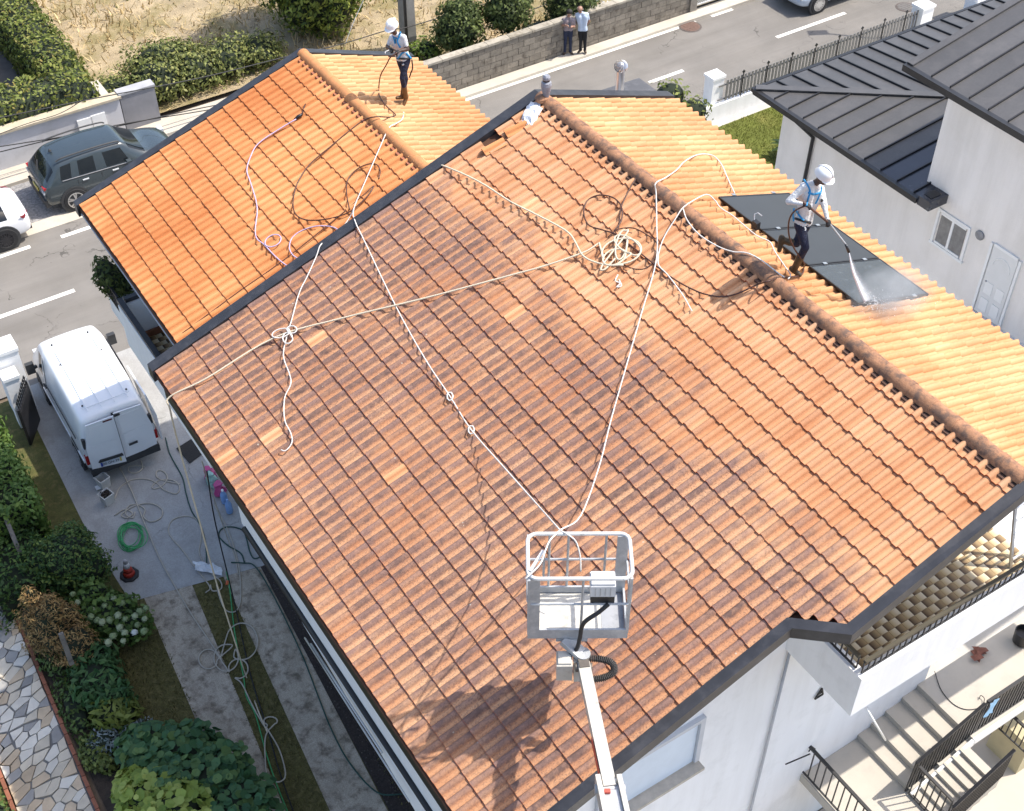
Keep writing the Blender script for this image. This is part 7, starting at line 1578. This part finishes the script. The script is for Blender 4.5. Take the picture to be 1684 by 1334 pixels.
FLW = [mat('flower_green', (.24, .30, .14), .8, .15, 30, bmp=.6, bscale=60, bdist=.03), mat('flower_cream', (.37, .41, .24), .8, .12, 30, bmp=.6, bscale=60, bdist=.03), mat('flower_white', (.66, .68, .64), .8, .1, 30, bmp=.6, bscale=60, bdist=.03)]
r3 = np.random.default_rng(36)
for i, q in enumerate([(120, 977), (128, 990), (148, 972), (152, 1003), (172, 996), (187, 984), (200, 992), (194, 1012), (206, 1018), (222, 1013), (230, 1005), (238, 1018), (240, 1000), (205, 1040), (186, 1046), (178, 1056), (237, 1038), (203, 1054), (160, 1020), (168, 1023), (180, 1020), (221, 1040), (150, 1014), (197, 1032), (226, 1028)]):
    c = gz(*q, .80+.1*r3.random()); rad = .060+.026*r3.random(); mb = MB()
    for k in range(26):
        d = Vector(r3.normal(size=3).tolist()).normalized(); d.z = abs(d.z)*1.1-.25; p = c+d*rad*Vector((1, 1, .75)).length/1.6; s = d.orthogonal().normalized()*.020; u = d.cross(s).normalized()*.020
        mb.face([p-s, p-u, p+s, p+u])
    mb.ball(c, rad*.85, 8, (1, 1, .75)); m = FLW[2] if q == (221, 1040) else FLW[i % 2]
    mb.build('flower_head', m, HY, world=True)
bush('leafy_plant', 'dark glossy leafy plants growing round the leaning wooden post', 'plant', (-2.3, .75, 0), [((0, 0, .45), (.5, .7, .35)), ((.2, .5, .45), (.35, .4, .3)), ((.1, -.5, .4), (.4, .4, .3))], 1300, .21, [LA('glossy_a', (0.0162, 0.054, 0.0189), (0.0675, 0.162, 0.0473)), LA('glossy_b', (0.027, 0.0743, 0.027), (0.121, 0.216, 0.0675))], 37, aspect=.34, core=.7)
bush('leafy_plant', 'olive green drooping leaf plant in front of the leaning wooden post', 'plant', (-2.35, -.05, 0), [((0, 0, .42), (.35, .35, .28)), ((.2, -.1, .35), (.35, .3, .25))], 520, .20, [LA('olive_a', (0.054, 0.081, 0.0135), (0.203, 0.243, 0.0405)), LA('olive_b', (0.0675, 0.101, 0.0162), (0.27, 0.297, 0.0675))], 38, aspect=.36, droop=.5, core=.7)
bush('silver_plant', 'silvery grey leaved plants along the bed above the ivy', 'plant', (-2.3, -.65, 0), [((0, 0, .25), (.55, .3, .2)), ((-.35, .2, .3), (.3, .25, .2)), ((.3, .05, .25), (.3, .25, .2))], 900, .10, [LA('silver_a', (0.121, 0.149, 0.149), (0.365, 0.419, 0.432)), LA('silver_b', (0.081, 0.121, 0.108), (0.27, 0.338, 0.324))], 39, aspect=.3, core=.7)
bush('succulent', 'pale green rosette plants beside the crazy paving path', 'plant', (-2.88, -.55, 0), [((0, 0, .22), (.28, .4, .2)), ((.1, -.3, .2), (.2, .2, .16))], 620, .10, [LA('rosette_a', (0.0675, 0.0945, 0.0203), (0.257, 0.297, 0.081)), LA('rosette_b', (0.054, 0.081, 0.0189), (0.189, 0.243, 0.0675))], 40, aspect=.6, core=.7)
IV = [LA('ivy_a', (0.0216, 0.0675, 0.027), (0.0743, 0.176, 0.0675)), LA('ivy_b', (0.027, 0.081, 0.0297), (0.115, 0.216, 0.081)), LA('ivy_c', (0.0405, 0.0945, 0.027), (0.162, 0.257, 0.081))]
bush('round_leaf_bush', 'dark green round leaved bush spreading over the end of the bed', 'shrub', (-1.75, -2.0, 0), [((-.3, .9, .5), (.55, .5, .3)), ((.2, .3, .6), (.7, .6, .35)), ((.35, -.5, .7), (.75, .6, .38)), ((-.2, -.3, .75), (.6, .6, .36)), ((.5, -1.2, .7), (.7, .7, .38)), ((-.4, .4, .55), (.5, .5, .3))], 2600, .17, IV, 51, aspect=.92, shell=.3, up=.9, core=.8)
bush('round_leaf_bush', 'yellow green round leaved bush at the bottom left corner by the path', 'shrub', (-2.45, -2.35, 0), [((0, 0, .85), (.55, .6, .32)), ((.3, -.5, .95), (.6, .5, .32)), ((-.35, -.4, .8), (.45, .5, .3)), ((-.1, .45, .7), (.35, .35, .28)), ((.1, -1.1, .85), (.7, .6, .32))], 1900, .17, [LA('yl_a', (0.108, 0.176, 0.0243), (0.324, 0.405, 0.081)), LA('yl_b', (0.149, 0.216, 0.0338), (0.459, 0.513, 0.135))], 52, aspect=.9, shell=.3, up=.9, core=.8)
bush('hedge_shrub', 'dark green shrub in the far garden corner left of the path', 'shrub', (-4.85, -1.2, 0), [((0, 0, .35), (.38, 1.4, .35)), ((-.3, 1.0, .4), (.4, .8, .4))], 1500, .11, DG[:2]+[HB[0]], 53, core=.85)
# ------------------------------------------------------------------ trees and bushes across the street
CF = [LA('conifer_a', (0.0235, 0.0509, 0.0117), (0.146, 0.196, 0.0352)), LA('conifer_b', (0.0391, 0.0705, 0.0137), (0.255, 0.303, 0.0548)), LA('conifer_c', (0.0587, 0.0979, 0.0196), (0.373, 0.412, 0.0783))]
ct = gz(530, 60, .1); bl = []
for z, r in ((1.2, 1.45), (2.2, 1.75), (3.3, 1.7), (4.4, 1.35), (5.5, .9), (6.3, .45)):
    for k in range(5 if z < 5 else 2):
        a = k*1.257+z*2; d = r*.45; bl.append(((d*math.cos(a), d*math.sin(a), z), (r*.66, r*.66, r*.75)))
bush('conifer_tree', 'big dense green cypress tree beyond the back roof', 'tree', (12.75, 21.2, .1), bl, 26000, .22, CF, 61, aspect=.42, shell=.4, lump=.3, up=-.1, droop=1.3, core=.82, trunk=(.16, 1.2, .6), part='crown')
RB = [LA('camellia_a', (0.0196, 0.0352, 0.0117), (0.0979, 0.127, 0.0352)), LA('camellia_b', (0.0294, 0.0548, 0.0157), (0.196, 0.235, 0.0686))]
def round_tree(lb, px, z, r, tr, seed, n=5500, zb=.1, cat='tree', name='round_tree', ms=None):
    p = gz(px[0], px[1], z); bush(name, lb, cat, (p.x, p.y, zb), [((0, 0, z-zb), (r*.92, r*.92, r)), ((.15*r, 0, z-zb+.35*r), (r*.7, r*.7, r*.65)), ((-.2*r, .1*r, z-zb-.3*r), (r*.75, r*.75, r*.6))], n, .13, ms or RB, seed, trunk=(tr, max(.3, z-zb-r*.8), r*.5), core=.82, part='crown')
round_tree('round clipped dark green shrub left of the two bushes behind the block wall', (756, 42), 1.35, .85, .06, 62); round_tree('dark green standard tree with a bare trunk behind the block wall', (836, 8), 1.75, .85, .07, 63)
round_tree('dark green bush with white blossom behind the two watching men', (940, 4), 1.3, .9, .06, 64, 5200)
fl = thing('white_blossom', 'clusters of white blossom on the bush behind the two watching men', 'flowers', gy(985, 2, 16.7)); fq, fr_ = leaves([(tuple(gy(972, -4, 16.7)), (.5, .4, .22)), (tuple(gy(1000, 0, 16.7)), (.5, .4, .25)), (tuple(gy(925, 2, 16.7)), (.2, .3, .16))], 130, .13, 65, .8, .2); leaf_object('petals', [(fq, fr_, 0)], [mat('petal_white', (.7, .7, .68), .7, .05, 9)], fl)
bush('bramble', 'wide mixed green bramble between the dry field and the parked cars', 'shrub', (7.0, 19.9, 0), [((-1.5, .2, .5), (1.1, .8, .7)), ((-.3, .1, .7), (1.1, .8, .8)), ((.9, .2, .65), (1.0, .8, .75)), ((2.0, .3, .6), (1.0, .8, .7)), ((3.1, .3, .5), (.9, .7, .6)), ((.2, .7, .9), (1.3, .7, .7))], 12000, .13, [LA('bramble_a', (0.0352, 0.0509, 0.0157), (0.146, 0.167, 0.0431)), LA('bramble_b', (0.0587, 0.0822, 0.0235), (0.255, 0.284, 0.0783)), LA('bramble_c', (0.117, 0.127, 0.0391), (0.373, 0.373, 0.117))], 66, lump=.4)
bush('weeds', 'bright green weeds at the foot of the utility pole', 'plant', (14.6, 17.5, .1), [((0, 0, .4), (.6, .5, .4)), ((-.5, .3, .3), (.4, .4, .3))], 700, .14, [LA('weed_a', (0.081, 0.135, 0.0203), (0.297, 0.378, 0.0675)), LA('weed_b', (0.054, 0.0945, 0.0162), (0.203, 0.27, 0.054))], 67, core=.6)
bush('ivy_mound', 'dark tangled growth behind the block wall right of the utility pole', 'plant', (16.6, 16.5, .1), [((0, 0, .3), (1.4, .5, .35)), ((1.6, .1, .35), (1.2, .5, .35)), ((3.2, .1, .35), (1.2, .5, .35))], 1500, .12, [LA('mound_a', (0.027, 0.0405, 0.0135), (0.108, 0.121, 0.0405)), LA('mound_b', (0.0675, 0.0607, 0.027), (0.216, 0.189, 0.081))], 68, core=.8)
# dry weeds over the field
r4 = np.random.default_rng(70); n = 26000
X = r4.uniform(2, 27, n); Y = 16+r4.random(n)**1.3*20; keep = ~((Y < 19.3) & (X < 12.2))&~((X < 5.2) & (Y < 31)); X, Y = X[keep], Y[keep]; n = len(X)
dens = .5+.5*np.sin(X*1.3+1.7*np.sin(Y*.7))*np.cos(Y*.9+X*.3); k2 = r4.random(n) < .25+.75*dens; X, Y, dens = X[k2], Y[k2], dens[k2]; n = len(X)
P = np.stack([X, Y, np.full(n, .10)], 1); a = r4.uniform(0, 6.28, n); L = r4.uniform(.06, .26, n)*(.6+.7*dens); w = np.stack([np.cos(a), np.sin(a), 0*a], 1)*(.010+.02*r4.random(n))[:, None]; tip = np.stack([r4.normal(0, .10, n), r4.normal(0, .10, n), L], 1)
q = np.stack([P-w, P+w, P+tip+w*.5, P+tip-w*.5], 1); kk = (r4.random(n) < np.where(np.sin(X*.55+Y*.8) > .4, .35, .06)).astype(int)
leaf_object('dry_weeds', [(q[kk == i], r4.random((kk == i).sum()), i) for i in range(2)], [LA('straw', (0.23, 0.155, 0.0607), (0.743, 0.581, 0.311)), LA('weed_green', (0.081, 0.0945, 0.0203), (0.27, 0.27, 0.0675))])
clods = MB(); r5 = random.Random(71)
for k in range(900):
    x, y = r5.uniform(3, 24), 16+r5.random()**1.2*16
    if (y < 19.3 and x < 12.2) or x < 5.1: continue
    clods.ball((x, y, .10), r5.uniform(.015, .06), 5, (1, r5.uniform(.7, 1.2), .6))
clods.build('clods', mat('pale_clod', (.38, .30, .19), .95, .25, 9, rnd=.2), kind='stuff')
# turf blades on the moss strips
n = 16000; X = r4.uniform(-2.0, 1.4, n); Y = r4.uniform(-4.6, 2.5, n); t0 = (2.2-Y)/5.5
a1, b1 = -.80-.44*t0, .14-.62*t0; a2, b2 = .78-.60*t0, 1.52-.48*t0
ok = ~((X > a1+.02) & (X < b1-.02)) & ~((X > a2+.02) & (X < b2+.3)) & (X > -1.9) & ((Y < 1.95) | (X < -.9)); X, Y = X[ok], Y[ok]; n = len(X)
P = np.stack([X, Y, np.zeros(n)], 1); a = r4.uniform(0, 6.28, n); w = np.stack([np.cos(a), np.sin(a), 0*a], 1)*.010; tip = np.stack([r4.normal(0, .02, n), r4.normal(0, .02, n), r4.uniform(.01, .045, n)], 1)
leaf_object('turf_blades', [(np.stack([P-w, P+w, P+tip+w*.3, P+tip-w*.3], 1), r4.random(n), 0)], [LA('turf_blade', (0.0607, 0.0607, 0.0162), (0.203, 0.182, 0.0607))])

bush('bed_plants', 'low mixed green plants along the brick edge of the bed', 'plant', (-2.85, .6, 0), [((0, 0, .12), (.3, .9, .2)), ((.1, 1.3, .15), (.35, .5, .25)), ((.0, -1.0, .12), (.25, .4, .18)), ((.5, 2.3, .2), (.5, .5, .3))], 1500, .11, [LA('bed_a', (.03, .06, .015), (.12, .19, .05)), LA('bed_b', (.04, .075, .02), (.17, .24, .06))], 57, core=.6)
